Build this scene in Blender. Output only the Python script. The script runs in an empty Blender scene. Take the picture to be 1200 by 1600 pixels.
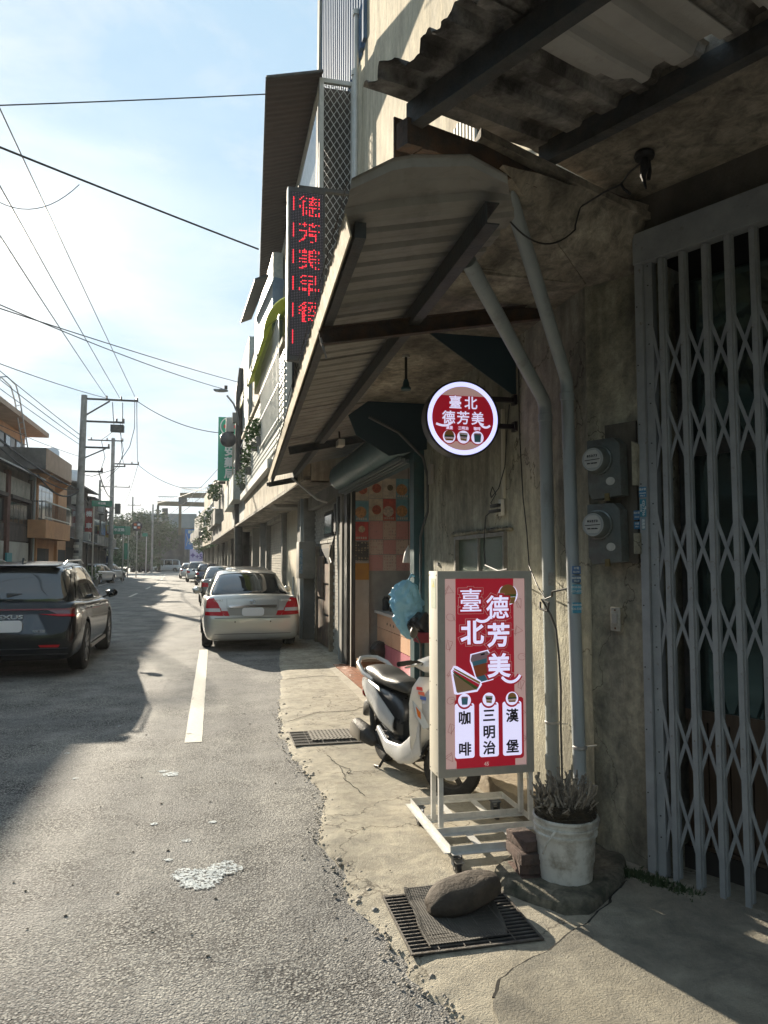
import bpy, bmesh, math, random
from mathutils import Vector, Matrix, noise
from mathutils.bvhtree import BVHTree
R = math.radians
SC = bpy.context.scene
COL = SC.collection
rnd = random.Random(7)

# ---------------------------------------------------------------- camera
cam = bpy.data.cameras.new("camera")
cam.sensor_fit = 'HORIZONTAL'; cam.sensor_width = 36.0
cam.lens = 1150.0 / 1200.0 * 36.0
cam.clip_start = 0.05; cam.clip_end = 3000
cam_o = bpy.data.objects.new("camera", cam); COL.objects.link(cam_o)
cam_o.location = (0, 0, 1.65)
cam_o.rotation_euler = (R(90 + 3.83), 0, R(-13.0))
SC.camera = cam_o

# ---------------------------------------------------------------- sky, sun, exposure
SUN_AZ, SUN_EL = 18.5, 19.0          # degrees left of the road axis, above the horizon
w = bpy.data.worlds.new("World"); SC.world = w; w.use_nodes = True
nt = w.node_tree; nt.nodes.clear()
out = nt.nodes.new("ShaderNodeOutputWorld"); bg = nt.nodes.new("ShaderNodeBackground")
sky = nt.nodes.new("ShaderNodeTexSky"); sky.sky_type = 'NISHITA'; sky.sun_disc = False
sky.sun_elevation = R(SUN_EL); sky.sun_rotation = R(-SUN_AZ)
sky.air_density = 1.0; sky.dust_density = 2.5; sky.ozone_density = 1.5; sky.altitude = 50
# thin veils of cloud over the blue
tc = nt.nodes.new("ShaderNodeTexCoord"); mp = nt.nodes.new("ShaderNodeMapping")
mp.inputs['Scale'].default_value = (1.0, 1.0, 3.2)
nz = nt.nodes.new("ShaderNodeTexNoise"); nz.inputs['Scale'].default_value = 1.7; nz.inputs['Detail'].default_value = 7; nz.inputs['Roughness'].default_value = .55
cr = nt.nodes.new("ShaderNodeValToRGB"); cr.color_ramp.elements[0].position = .32; cr.color_ramp.elements[1].position = .72
cr.color_ramp.elements[0].color = (.90, .90, .90, 1); cr.color_ramp.elements[1].color = (.99, .99, .99, 1)
mx = nt.nodes.new("ShaderNodeMixRGB"); cn = nt.nodes.new("ShaderNodeTexNoise"); cn.inputs['Scale'].default_value = 2.6; cn.inputs['Detail'].default_value = 9; cn.inputs['Roughness'].default_value = .6; cn.inputs['Distortion'].default_value = .6
cc = nt.nodes.new("ShaderNodeValToRGB"); cc.color_ramp.elements[0].position = .40; cc.color_ramp.elements[1].position = .70
cc.color_ramp.elements[0].color = (2.05, 3.0, 3.85, 1); cc.color_ramp.elements[1].color = (3.3, 3.7, 4.0, 1)
nt.links.new(mp.outputs[0], cn.inputs['Vector']); nt.links.new(cn.outputs[0], cc.inputs[0]); nt.links.new(cc.outputs[0], mx.inputs['Color2'])
nt.links.new(tc.outputs['Generated'], mp.inputs['Vector']); nt.links.new(mp.outputs[0], nz.inputs['Vector'])
nt.links.new(nz.outputs[0], cr.inputs[0]); nt.links.new(cr.outputs[0], mx.inputs['Fac'])
nt.links.new(sky.outputs[0], mx.inputs['Color1']); nt.links.new(mx.outputs[0], bg.inputs['Color'])
bg.inputs['Strength'].default_value = 0.10
nt.links.new(bg.outputs[0], out.inputs[0])

sl = bpy.data.lights.new("sun", 'SUN'); sl.energy = 5.0; sl.angle = R(0.55); sl.color = (1.0, .885, .71)
so = bpy.data.objects.new("sun", sl); COL.objects.link(so)
sd = Vector((-math.sin(R(SUN_AZ)) * math.cos(R(SUN_EL)), math.cos(R(SUN_AZ)) * math.cos(R(SUN_EL)), math.sin(R(SUN_EL))))
so.rotation_euler = sd.to_track_quat('Z', 'Y').to_euler()
so.location = (-20, 60, 30)
SC.view_settings.view_transform = 'Standard'; SC.view_settings.look = 'None'
SC.view_settings.gamma = 1; SC.view_settings.use_curve_mapping = False
SC.view_settings.exposure = 1.26

# ---------------------------------------------------------------- materials
_M = {}
def mat(name, c, c2=None, rough=.75, metal=0.0, scale=4.0, detail=6, ramp=(.38, .64), bump=0.0, bscale=50.0,
        dirt=None, dscale=1.3, dramp=(.5, .72), stretch=(1, 1, 1), coat=0.0, spec=None, trans=0.0, emit=None, es=0.0, rv=.12, wpos=False):
    if name in _M: return _M[name]
    m = bpy.data.materials.new(name); m.use_nodes = True
    n = m.node_tree.nodes; l = m.node_tree.links
    b = n['Principled BSDF']
    b.inputs['Base Color'].default_value = (*c, 1); b.inputs['Roughness'].default_value = rough; b.inputs['Metallic'].default_value = metal
    if coat: b.inputs['Coat Weight'].default_value = coat; b.inputs['Coat Roughness'].default_value = .03
    if spec is not None: b.inputs['Specular IOR Level'].default_value = spec
    if trans: b.inputs['Transmission Weight'].default_value = trans
    if emit: b.inputs['Emission Color'].default_value = (*emit, 1); b.inputs['Emission Strength'].default_value = es
    t = n.new('ShaderNodeTexCoord'); mpn = n.new('ShaderNodeMapping'); mpn.inputs['Scale'].default_value = stretch
    if wpos:
        g = n.new('ShaderNodeNewGeometry'); l.new(g.outputs['Position'], mpn.inputs[0])
    else: l.new(t.outputs['Object'], mpn.inputs[0])
    m['_map'] = 1
    if c2 is not None:
        a = n.new('ShaderNodeTexNoise'); a.inputs['Scale'].default_value = scale; a.inputs['Detail'].default_value = detail; a.inputs['Roughness'].default_value = .62
        l.new(mpn.outputs[0], a.inputs[0])
        r = n.new('ShaderNodeValToRGB'); r.color_ramp.elements[0].position = ramp[0]; r.color_ramp.elements[1].position = ramp[1]
        r.color_ramp.elements[0].color = (*c, 1); r.color_ramp.elements[1].color = (*c2, 1)
        l.new(a.outputs[0], r.inputs[0]); last = r.outputs[0]
        if dirt is not None:
            a2 = n.new('ShaderNodeTexNoise'); a2.inputs['Scale'].default_value = dscale; a2.inputs['Detail'].default_value = 9; a2.inputs['Roughness'].default_value = .68
            l.new(mpn.outputs[0], a2.inputs[0])
            r2 = n.new('ShaderNodeValToRGB'); r2.color_ramp.elements[0].position = dramp[0]; r2.color_ramp.elements[1].position = dramp[1]
            l.new(a2.outputs[0], r2.inputs[0])
            x = n.new('ShaderNodeMixRGB'); x.inputs['Color2'].default_value = (*dirt, 1)
            l.new(r2.outputs[0], x.inputs['Fac']); l.new(last, x.inputs['Color1']); last = x.outputs[0]
        l.new(last, b.inputs['Base Color'])
        if rv:
            mr = n.new('ShaderNodeMapRange'); mr.inputs['To Min'].default_value = max(0.02, rough - rv); mr.inputs['To Max'].default_value = min(1, rough + rv)
            l.new(a.outputs[0], mr.inputs[0]); l.new(mr.outputs[0], b.inputs['Roughness'])
    if bump:
        a3 = n.new('ShaderNodeTexNoise'); a3.inputs['Scale'].default_value = bscale; a3.inputs['Detail'].default_value = 5; a3.inputs['Roughness'].default_value = .65
        l.new(mpn.outputs[0], a3.inputs[0])
        bp = n.new('ShaderNodeBump'); bp.inputs['Strength'].default_value = min(1, bump); bp.inputs['Distance'].default_value = .01 * max(1, bump)
        l.new(a3.outputs[0], bp.inputs['Height']); l.new(bp.outputs[0], b.inputs['Normal'])
    _M[name] = m
    return m

def weather(m, sc=11, lo=.55, hi=1.18, crack=0, csc=1.6, pos=(.34, .62), streak=0):
    n = m.node_tree.nodes; l = m.node_tree.links; b = n['Principled BSDF']; src = b.inputs['Base Color'].links[0].from_socket
    g = n.new('ShaderNodeNewGeometry'); a = n.new('ShaderNodeTexNoise'); a.inputs['Scale'].default_value = sc; a.inputs['Detail'].default_value = 13; a.inputs['Roughness'].default_value = .74; a.inputs['Distortion'].default_value = .5
    l.new(g.outputs['Position'], a.inputs[0]); r = n.new('ShaderNodeValToRGB'); r.color_ramp.elements[0].position, r.color_ramp.elements[1].position = pos
    r.color_ramp.elements[0].color = (lo, lo * 1.01, lo * 1.03, 1); r.color_ramp.elements[1].color = (hi, hi * .985, hi * .95, 1); l.new(a.outputs[0], r.inputs[0])
    x = n.new('ShaderNodeMixRGB'); x.blend_type = 'MULTIPLY'; x.inputs['Fac'].default_value = 1; l.new(src, x.inputs['Color1']); l.new(r.outputs[0], x.inputs['Color2']); last = x.outputs[0]
    if crack:
        w_ = n.new('ShaderNodeTexNoise'); w_.inputs['Scale'].default_value = 4; w_.inputs['Detail'].default_value = 6; l.new(g.outputs['Position'], w_.inputs[0])
        ad = n.new('ShaderNodeVectorMath'); ad.operation = 'MULTIPLY_ADD'; ad.inputs[1].default_value = (.55, .55, .55); l.new(w_.outputs['Color'], ad.inputs[0]); l.new(g.outputs['Position'], ad.inputs[2])
        v = n.new('ShaderNodeTexVoronoi'); v.feature = 'DISTANCE_TO_EDGE'; v.inputs['Scale'].default_value = csc; l.new(ad.outputs[0], v.inputs[0])
        r2 = n.new('ShaderNodeValToRGB'); r2.color_ramp.elements[0].position = .0; r2.color_ramp.elements[1].position = crack; r2.color_ramp.elements[0].color = (.25, .23, .2, 1); r2.color_ramp.elements[1].color = (1, 1, 1, 1); l.new(v.outputs['Distance'], r2.inputs[0])
        y = n.new('ShaderNodeMixRGB'); y.blend_type = 'MULTIPLY'; y.inputs['Fac'].default_value = 1; l.new(last, y.inputs['Color1']); l.new(r2.outputs[0], y.inputs['Color2']); last = y.outputs[0]
    if streak:
        mp2 = n.new('ShaderNodeMapping'); mp2.inputs['Scale'].default_value = (5, 5, .8); l.new(g.outputs['Position'], mp2.inputs[0])
        s1 = n.new('ShaderNodeTexNoise'); s1.inputs['Scale'].default_value = 1.6; s1.inputs['Detail'].default_value = 9; s1.inputs['Roughness'].default_value = .62; l.new(mp2.outputs[0], s1.inputs[0])
        r3 = n.new('ShaderNodeValToRGB'); r3.color_ramp.elements[0].position = .40; r3.color_ramp.elements[1].position = .60; r3.color_ramp.elements[0].color = (1 - streak, 1 - streak, 1 - streak, 1); r3.color_ramp.elements[1].color = (1.06, 1.06, 1.05, 1); l.new(s1.outputs[0], r3.inputs[0])
        z = n.new('ShaderNodeMixRGB'); z.blend_type = 'MULTIPLY'; z.inputs['Fac'].default_value = 1; l.new(last, z.inputs['Color1']); l.new(r3.outputs[0], z.inputs['Color2']); last = z.outputs[0]
    l.new(last, b.inputs['Base Color'])
    return m

# ---------------------------------------------------------------- mesh builder
OFF = {}
def woff(o):
    v = Vector((0, 0, 0))
    while o is not None:
        v += OFF.get(o.name, Vector((0, 0, 0))); o = o.parent
    return v
class MB:
    def __init__(s): s.v = []; s.f = []
    def add(s, vs, fs):
        k = len(s.v); s.v += [Vector(p) for p in vs]; s.f += [tuple(i + k for i in f) for f in fs]; return s
    def box(s, a, b):
        (x0, y0, z0), (x1, y1, z1) = a, b
        return s.add([(x0, y0, z0), (x1, y0, z0), (x1, y1, z0), (x0, y1, z0), (x0, y0, z1), (x1, y0, z1), (x1, y1, z1), (x0, y1, z1)],
                     [(0, 3, 2, 1), (4, 5, 6, 7), (0, 1, 5, 4), (1, 2, 6, 5), (2, 3, 7, 6), (3, 0, 4, 7)])
    def bar(s, p, q, w_, h_, up=(0, 0, 1)):
        p, q = Vector(p), Vector(q); d = (q - p).normalized(); u = Vector(up)
        sx = d.cross(u)
        if sx.length < 1e-4: sx = d.cross(Vector((1, 0, 0)))
        sx.normalize(); uu = sx.cross(d).normalized()
        o = [(-1, -1), (1, -1), (1, 1), (-1, 1)]
        vs = [e + sx * (a * w_ / 2) + uu * (b * h_ / 2) for e in (p, q) for a, b in o]
        return s.add(vs, [(0, 1, 2, 3), (7, 6, 5, 4), (0, 4, 5, 1), (1, 5, 6, 2), (2, 6, 7, 3), (3, 7, 4, 0)])
    def tube(s, pts, r, n=8, cap=True):
        pts = [Vector(p) for p in pts]; rs = r if isinstance(r, (list, tuple)) else [r] * len(pts)
        k = len(s.v); fr = None
        for i, p in enumerate(pts):
            d = (pts[min(i + 1, len(pts) - 1)] - pts[max(i - 1, 0)])
            d = d.normalized() if d.length > 1e-9 else Vector((0, 0, 1))
            if fr is None:
                a = d.cross(Vector((0, 0, 1)))
                if a.length < 1e-3: a = d.cross(Vector((1, 0, 0)))
                fr = a.normalized()
            fr = (fr - d * fr.dot(d)).normalized(); b = d.cross(fr)
            for j in range(n):
                t = 2 * math.pi * j / n
                s.v.append(p + (fr * math.cos(t) + b * math.sin(t)) * rs[i])
        for i in range(len(pts) - 1):
            for j in range(n):
                a = k + i * n + j; b = k + i * n + (j + 1) % n
                s.f.append((a, a + n, b + n, b))
        if cap:
            s.f.append(tuple(k + j for j in range(n))); s.f.append(tuple(k + (len(pts) - 1) * n + j for j in reversed(range(n))))
        return s
    def lathe(s, o, prof, n=24, axis='Z', cap=True):
        o = Vector(o); k = len(s.v)
        for r, h in prof:
            for j in range(n):
                t = 2 * math.pi * j / n; a, b = r * math.cos(t), r * math.sin(t)
                s.v.append(o + (Vector((a, b, h)) if axis == 'Z' else Vector((a, h, b)) if axis == 'Y' else Vector((h, a, b))))
        for i in range(len(prof) - 1):
            for j in range(n):
                a = k + i * n + j; b = k + i * n + (j + 1) % n
                s.f.append((a, b, b + n, a + n))
        if cap:
            s.f.append(tuple(k + j for j in reversed(range(n)))); s.f.append(tuple(k + (len(prof) - 1) * n + j for j in range(n)))
        return s
    def prism(s, pts, dv):
        """closed polygon of 3D points pushed along dv"""
        n = len(pts); dv = Vector(dv); k = len(s.v)
        s.v += [Vector(p) for p in pts] + [Vector(p) + dv for p in pts]
        s.f.append(tuple(k + i for i in range(n))); s.f.append(tuple(k + n + i for i in reversed(range(n))))
        for i in range(n): s.f.append((k + i, k + (i + 1) % n, k + n + (i + 1) % n, k + n + i))
        return s
    def grid(s, fn, nu, nv):
        k = len(s.v)
        for i in range(nu + 1):
            for j in range(nv + 1): s.v.append(Vector(fn(i / nu, j / nv)))
        for i in range(nu):
            for j in range(nv):
                a = k + i * (nv + 1) + j; s.f.append((a, a + nv + 1, a + nv + 2, a + 1))
        return s
    def rock(s, c, r, seed=0, sq=(1, 1, .7), sub=1):
        bm = bmesh.new(); bmesh.ops.create_icosphere(bm, subdivisions=sub, radius=1)
        vs = []
        for v in bm.verts:
            q = v.co * (1 + .35 * noise.noise(v.co * 1.7 + Vector((seed * 3.1, seed, 0))))
            vs.append(Vector((q.x * sq[0], q.y * sq[1], q.z * sq[2])) * r + Vector(c))
        fs = [tuple(x.index for x in f.verts) for f in bm.faces]; bm.free()
        return s.add(vs, fs)
    def mesh(s, name, m=None, off=(0, 0, 0), smooth=False, fix=True):
        me = bpy.data.meshes.new(name); off = Vector(off)
        me.from_pydata([tuple(p - off) for p in s.v], [], s.f); me.update()
        if fix:
            bm = bmesh.new(); bm.from_mesh(me); bmesh.ops.recalc_face_normals(bm, faces=bm.faces); bm.to_mesh(me); bm.free()
        if m: me.materials.append(m)
        if smooth:
            for p in me.polygons: p.use_smooth = True
        return me
    def build(s, name, m, parent=None, smooth=False, bevel=0, label=None, fix=True, loc=None):
        off = woff(parent) if parent else Vector((0, 0, 0))
        if loc is not None: off = off + (Vector(loc) - off)
        me = s.mesh(name, m, off, smooth, fix)
        if bevel:
            bm = bmesh.new(); bm.from_mesh(me)
            bmesh.ops.remove_doubles(bm, verts=bm.verts, dist=1e-5)
            es = [e for e in bm.edges if len(e.link_faces) == 2 and e.calc_face_angle(0) > .5]
            bmesh.ops.bevel(bm, geom=es, offset=bevel, segments=2, affect='EDGES', profile=.6)
            bm.to_mesh(me); bm.free()
        if smooth or bevel:
            try: me.set_sharp_from_angle(angle=R(38))
            except Exception: pass
            for p in me.polygons: p.use_smooth = True
        o = bpy.data.objects.new(name, me); COL.objects.link(o)
        if parent is not None: o.parent = parent
        if loc is not None:
            o.location = Vector(loc) - (woff(parent) if parent else Vector((0, 0, 0)))
            OFF[o.name] = Vector(o.location)
        if label: o['label'] = label
        return o
def thing(name, label, cat, loc=(0, 0, 0), group=None):
    o = bpy.data.objects.new(name, None); COL.objects.link(o); o.location = loc; OFF[o.name] = Vector(loc)
    o.empty_display_size = .1
    o['label'] = label; o['category'] = cat
    if group: o['group'] = group
    return o
def tag(o, label, cat, group=None):
    o['label'] = label; o['category'] = cat
    if group: o['group'] = group
    return o
def struct(o, kind='structure'): o['kind'] = kind; return o
def share(name, src, loc, parent, rot=None):
    """another piece using the mesh of src; loc is in world space"""
    o = bpy.data.objects.new(name, src.data); COL.objects.link(o); o.parent = parent
    o.location = Vector(loc) - (woff(parent) if parent else Vector((0, 0, 0)))
    if rot: o.rotation_euler = rot
    return o
def copy_tree(o, parent=None):
    c = o.copy(); COL.objects.link(c)
    if parent is not None: c.parent = parent
    for ch in list(o.children): copy_tree(ch, c)
    return c
def glyphs(txt, size, fat=0.0, align='CENTER', flat=.002):
    """text as a flat mesh in XY (z up); fat = round outline thickness"""
    cu = bpy.data.curves.new('t', 'FONT'); cu.body = txt; cu.size = size; cu.align_x = align; cu.align_y = 'CENTER'
    cu.resolution_u = 3
    if fat: cu.bevel_depth = fat; cu.bevel_resolution = 1
    else: cu.extrude = .001
    o = bpy.data.objects.new('t', cu); COL.objects.link(o)
    dg = bpy.context.evaluated_depsgraph_get(); dg.update()
    me = bpy.data.meshes.new_from_object(o.evaluated_get(dg)); bpy.data.objects.remove(o); bpy.data.curves.remove(cu)
    zs = [abs(v.co.z) for v in me.vertices] or [1]; zm = max(zs) or 1
    for v in me.vertices: v.co.z *= flat / zm
    return me
def put_text(name, txt, size, m, parent, at, right, up, fat=0.0, flat=.002, align='CENTER', label=None, sx=1.0):
    me = glyphs(txt, size, fat, align, flat)
    r = Vector(right).normalized(); u = Vector(up).normalized(); n_ = r.cross(u)
    off = woff(parent) if parent else Vector((0, 0, 0)); at = Vector(at) - off
    for v in me.vertices: v.co = at + r * v.co.x * sx + u * v.co.y + n_ * v.co.z
    me.name = name; me.materials.clear(); me.materials.append(m)
    o = bpy.data.objects.new(name, me); COL.objects.link(o); o.parent = parent
    if label: o['label'] = label
    return o
def subsurf(o, lv=2):
    md = o.modifiers.new('s', 'SUBSURF'); md.levels = lv; md.render_levels = lv; return o
def bake(o):
    dg = bpy.context.evaluated_depsgraph_get(); dg.update()
    me = bpy.data.meshes.new_from_object(o.evaluated_get(dg)); o.modifiers.clear(); old = o.data; me.name = old.name; o.data = me
    return o
def lerp(a, b, t): return a + (b - a) * t
def interp(tab, x):
    for (x0, y0), (x1, y1) in zip(tab, tab[1:]):
        if x <= x1: return lerp(y0, y1, max(0, (x - x0) / (x1 - x0)))
    return tab[-1][1]
# ================================================================ GROUND
def asphalt():
    m = mat("asphalt", (.215, .217, .21), (.30, .298, .283), rough=.82, scale=1.1, ramp=(.3, .7), bump=0, wpos=True)
    n = m.node_tree.nodes; l = m.node_tree.links; b = n['Principled BSDF']
    g = n.new('ShaderNodeNewGeometry')
    v = n.new('ShaderNodeTexVoronoi'); v.inputs['Scale'].default_value = 130; l.new(g.outputs['Position'], v.inputs[0])
    v2 = n.new('ShaderNodeTexVoronoi'); v2.inputs['Scale'].default_value = 78; l.new(g.outputs['Position'], v2.inputs[0])
    ns = n.new('ShaderNodeTexNoise'); ns.inputs['Scale'].default_value = 9; ns.inputs['Detail'].default_value = 10; ns.inputs['Roughness'].default_value = .78; l.new(g.outputs['Position'], ns.inputs[0])
    # stones of different tone
    cr = n.new('ShaderNodeValToRGB'); cr.color_ramp.elements[0].color = (.5, .5, .52, 1); cr.color_ramp.elements[1].color = (1.5, 1.45, 1.38, 1)
    sp = n.new('ShaderNodeSeparateColor'); l.new(v.outputs['Color'], sp.inputs[0]); l.new(sp.outputs[0], cr.inputs[0])
    mul = n.new('ShaderNodeMixRGB'); mul.blend_type = 'MULTIPLY'; mul.inputs['Fac'].default_value = 1
    src = b.inputs['Base Color'].links[0].from_socket
    l.new(src, mul.inputs['Color1']); l.new(cr.outputs[0], mul.inputs['Color2'])
    # shade of the open pits painted in as a dark tone
    cr2 = n.new('ShaderNodeValToRGB'); cr2.color_ramp.elements[0].position = .30; cr2.color_ramp.elements[1].position = .42
    cr2.color_ramp.elements[0].color = (.22, .22, .22, 1); cr2.color_ramp.elements[1].color = (1, 1, 1, 1)
    l.new(ns.outputs[0], cr2.inputs[0])
    mul2 = n.new('ShaderNodeMixRGB'); mul2.blend_type = 'MULTIPLY'; mul2.inputs['Fac'].default_value = 1
    l.new(mul.outputs[0], mul2.inputs['Color1']); l.new(cr2.outputs[0], mul2.inputs['Color2'])
    l.new(mul2.outputs[0], b.inputs['Base Color'])
    # shade between stones painted dark, patchy; broad worn and oily areas
    cr3 = n.new('ShaderNodeValToRGB'); cr3.color_ramp.elements[0].position = .36; cr3.color_ramp.elements[1].position = .56; cr3.color_ramp.elements[0].color = (1.15, 1.15, 1.14, 1); cr3.color_ramp.elements[1].color = (.12, .12, .125, 1)
    l.new(v2.outputs['Distance'], cr3.inputs[0])
    nm = n.new('ShaderNodeTexNoise'); nm.inputs['Scale'].default_value = 1.9; nm.inputs['Detail'].default_value = 7; nm.inputs['Roughness'].default_value = .65; l.new(g.outputs['Position'], nm.inputs[0])
    cm_ = n.new('ShaderNodeValToRGB'); cm_.color_ramp.elements[0].position = .30; cm_.color_ramp.elements[1].position = .62; l.new(nm.outputs[0], cm_.inputs[0])
    mul3 = n.new('ShaderNodeMixRGB'); mul3.blend_type = 'MULTIPLY'; l.new(cm_.outputs[0], mul3.inputs['Fac']); l.new(mul2.outputs[0], mul3.inputs['Color1']); l.new(cr3.outputs[0], mul3.inputs['Color2'])
    nb = n.new('ShaderNodeTexNoise'); nb.inputs['Scale'].default_value = .55; nb.inputs['Detail'].default_value = 5; nb.inputs['Roughness'].default_value = .6; l.new(g.outputs['Position'], nb.inputs[0])
    cb = n.new('ShaderNodeValToRGB'); cb.color_ramp.elements[0].position = .35; cb.color_ramp.elements[1].position = .62; cb.color_ramp.elements[0].color = (.72, .72, .74, 1); cb.color_ramp.elements[1].color = (1.08, 1.07, 1.04, 1); l.new(nb.outputs[0], cb.inputs[0])
    mul4 = n.new('ShaderNodeMixRGB'); mul4.blend_type = 'MULTIPLY'; mul4.inputs['Fac'].default_value = 1; l.new(mul3.outputs[0], mul4.inputs['Color1']); l.new(cb.outputs[0], mul4.inputs['Color2']); l.new(mul4.outputs[0], b.inputs['Base Color'])
    add = n.new('ShaderNodeMath'); add.operation = 'MULTIPLY_ADD'; add.inputs[1].default_value = -.55; l.new(v.outputs['Distance'], add.inputs[0])
    a2 = n.new('ShaderNodeMath'); a2.operation = 'MULTIPLY_ADD'; a2.inputs[1].default_value = -.5; l.new(v2.outputs['Distance'], a2.inputs[0])
    l.new(ns.outputs[0], a2.inputs[2]); l.new(a2.outputs[0], add.inputs[2])
    bp = n.new('ShaderNodeBump'); bp.inputs['Strength'].default_value = .9; bp.inputs['Distance'].default_value = .009
    l.new(add.outputs[0], bp.inputs['Height']); l.new(bp.outputs[0], b.inputs['Normal'])
    return m
M_ASPH = asphalt()
M_CONC = mat("apron_concrete", (.44, .40, .315), (.32, .29, .23), rough=.9, scale=2.2, ramp=(.35, .7), bump=1.0, bscale=110, dirt=(.12, .105, .085), dscale=3.5, dramp=(.52, .78), wpos=True); weather(M_CONC, 7, .62, 1.2, .006, .8)
M_SLAB = mat("driveway_concrete", (.34, .315, .255), (.25, .23, .185), rough=.92, scale=3, bump=1.2, bscale=120, dirt=(.11, .10, .085), dscale=1.6, dramp=(.5, .8), wpos=True); weather(M_SLAB, 5, .6, 1.15)
M_MOSS = mat("mossy_concrete", (.07, .068, .05), (.19, .17, .13), rough=.95, scale=9, bump=1.5, bscale=35, dirt=(.024, .032, .016), dscale=5, wpos=True); weather(M_MOSS, 14, .4, 1.3)
M_LINE = mat("road_paint", (.66, .62, .53), (.50, .47, .40), rough=.7, scale=30, ramp=(.35, .75), bump=.5, bscale=120, dirt=(.22, .2, .18), dscale=25, dramp=(.62, .7), wpos=True)
M_YLINE = mat("yellow_road_paint", (.62, .48, .2), (.5, .4, .2), rough=.7, scale=30, wpos=True)

g = MB().grid(lambda u, v: ((u - .5) * 900, -60 + v * 900, 0), 40, 40).build("ground", M_ASPH); struct(g)

EDGE = [(-3, 1.1), (2.0, 1.05), (2.4, .98), (2.66, .88), (3.0, .80), (3.3, .74), (3.6, .68), (4.0, .70), (4.4, .62), (4.8, .70), (5.2, .78), (5.6, .74), (6.2, .70), (6.6, .66), (7.2, .66), (8, .70), (9, .80), (10, .9), (11, 1.0), (12, 1.05), (14, 1.25), (16, 1.5), (30, 1.7)]
def edge_x(y):
    return interp(EDGE, y) + .05 * noise.noise(Vector((0, y * 2.3, 0))) + .035 * noise.noise(Vector((3, y * 9, 1))) + .015 * noise.noise(Vector((3, y * 30, 1)))
ap = MB(); ys = [-3 + i * .03 for i in range(int(33 / .03))]
k = 0
for i, y in enumerate(ys):
    x = edge_x(y); rows = [(x - .004, 0.0), (x + .02, .012 + .006 * noise.noise(Vector((9, y * 14, 0)))), (x + .12, .022), (2.6 if y > 7.3 else 3.9, .026)]
    for (xx, z) in rows: ap.v.append(Vector((xx, y, z)))
    if i:
        for j in range(3):
            a = (i - 1) * 4 + j; ap.f.append((a, a + 1, a + 5, a + 4))
o = ap.build("pavement", M_CONC, smooth=True); struct(o)

# crumbled edge: loose bits of concrete and asphalt along the broken joint
gr = MB(); gr2 = MB()
for i in range(850):
    y = 2.3 + 6.5 * rnd.random() ** 1.4; x = edge_x(y) + rnd.gauss(0.03, .06); r = rnd.uniform(.0025, .010) * (2.0 if rnd.random() < .07 else 1)
    (gr if rnd.random() < .82 else gr2).rock((x, y, .008 + r * .4), r, i, (1, 1, .6), 1 if r > .008 else 0 or 1)
o = gr.build("gravel", mat("pale_grit", (.34, .30, .24), (.18, .16, .13), scale=40, wpos=True)); o['kind'] = 'stuff'
o = gr2.build("gravel", mat("dark_grit", (.18, .175, .16), (.26, .24, .21), scale=40, wpos=True)); o['kind'] = 'stuff'
lt = MB()
for i in range(120):
    y = rnd.uniform(2.6, 10); x = rnd.uniform(-2.2, 2.0)
    if 1.1 < x < 2 and y < 7: z = .03
    else: z = .004
    if edge_x(y) - .1 < x: z = .028
    lt.rock((x, y, z), rnd.uniform(.003, .008), i, (1.4, 1, .5))
o = lt.build("litter_crumbs", mat("leaf_crumb", (.08, .055, .03), (.2, .17, .13), scale=60, wpos=True)); o['kind'] = 'stuff'

# driveway slab in front of the gate (ends in a crack against the pavement)
sl_pts = [(.98, 1.9), (.93, 2.3), (1.02, 2.62), (1.10, 2.78), (1.22, 2.87), (1.38, 2.94), (1.52, 3.03), (1.66, 3.12), (1.80, 3.22), (1.95, 3.36), (2.10, 3.50), (2.22, 3.57), (4.2, -.5), (4.0, -2.5), (1.1, -2.5)]
def resample(pts, step, jit, closed=True):
    outp = []
    for i in range(len(pts)):
        a = Vector((*pts[i], 0)); b = Vector((*pts[(i + 1) % len(pts)], 0)); n_ = max(1, int((b - a).length / step))
        for j in range(n_):
            p = a.lerp(b, j / n_); outp.append((p.x + jit * noise.noise(p * 11), p.y + jit * noise.noise(p * 11 + Vector((5, 5, 5)))))
    return outp
pp = resample(sl_pts, .03, .022)
o = MB().prism([(x, y, -.02) for x, y in pp], (0, 0, .058)).build("driveway", M_SLAB); struct(o)
# dark crack line
ck = MB(); line = [p for p in pp if 2.55 < p[1] < 3.5 and p[0] < 2.15 and p[0] > 1.03 and p[1] > 1.0]
line = sorted([p for p in line], key=lambda p: p[0])
for a, b in zip(line, line[1:]):
    if math.dist(a, b) < .1: ck.bar((a[0] - .006, a[1] + .008, .0275), (b[0] - .006, b[1] + .008, .0275), .012 + .008 * noise.noise(Vector((a[0] * 9, 0, 0))), .004)
o = ck.build("crack", mat("crack_dirt", (.02, .018, .015), rough=1)); struct(o)

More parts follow.
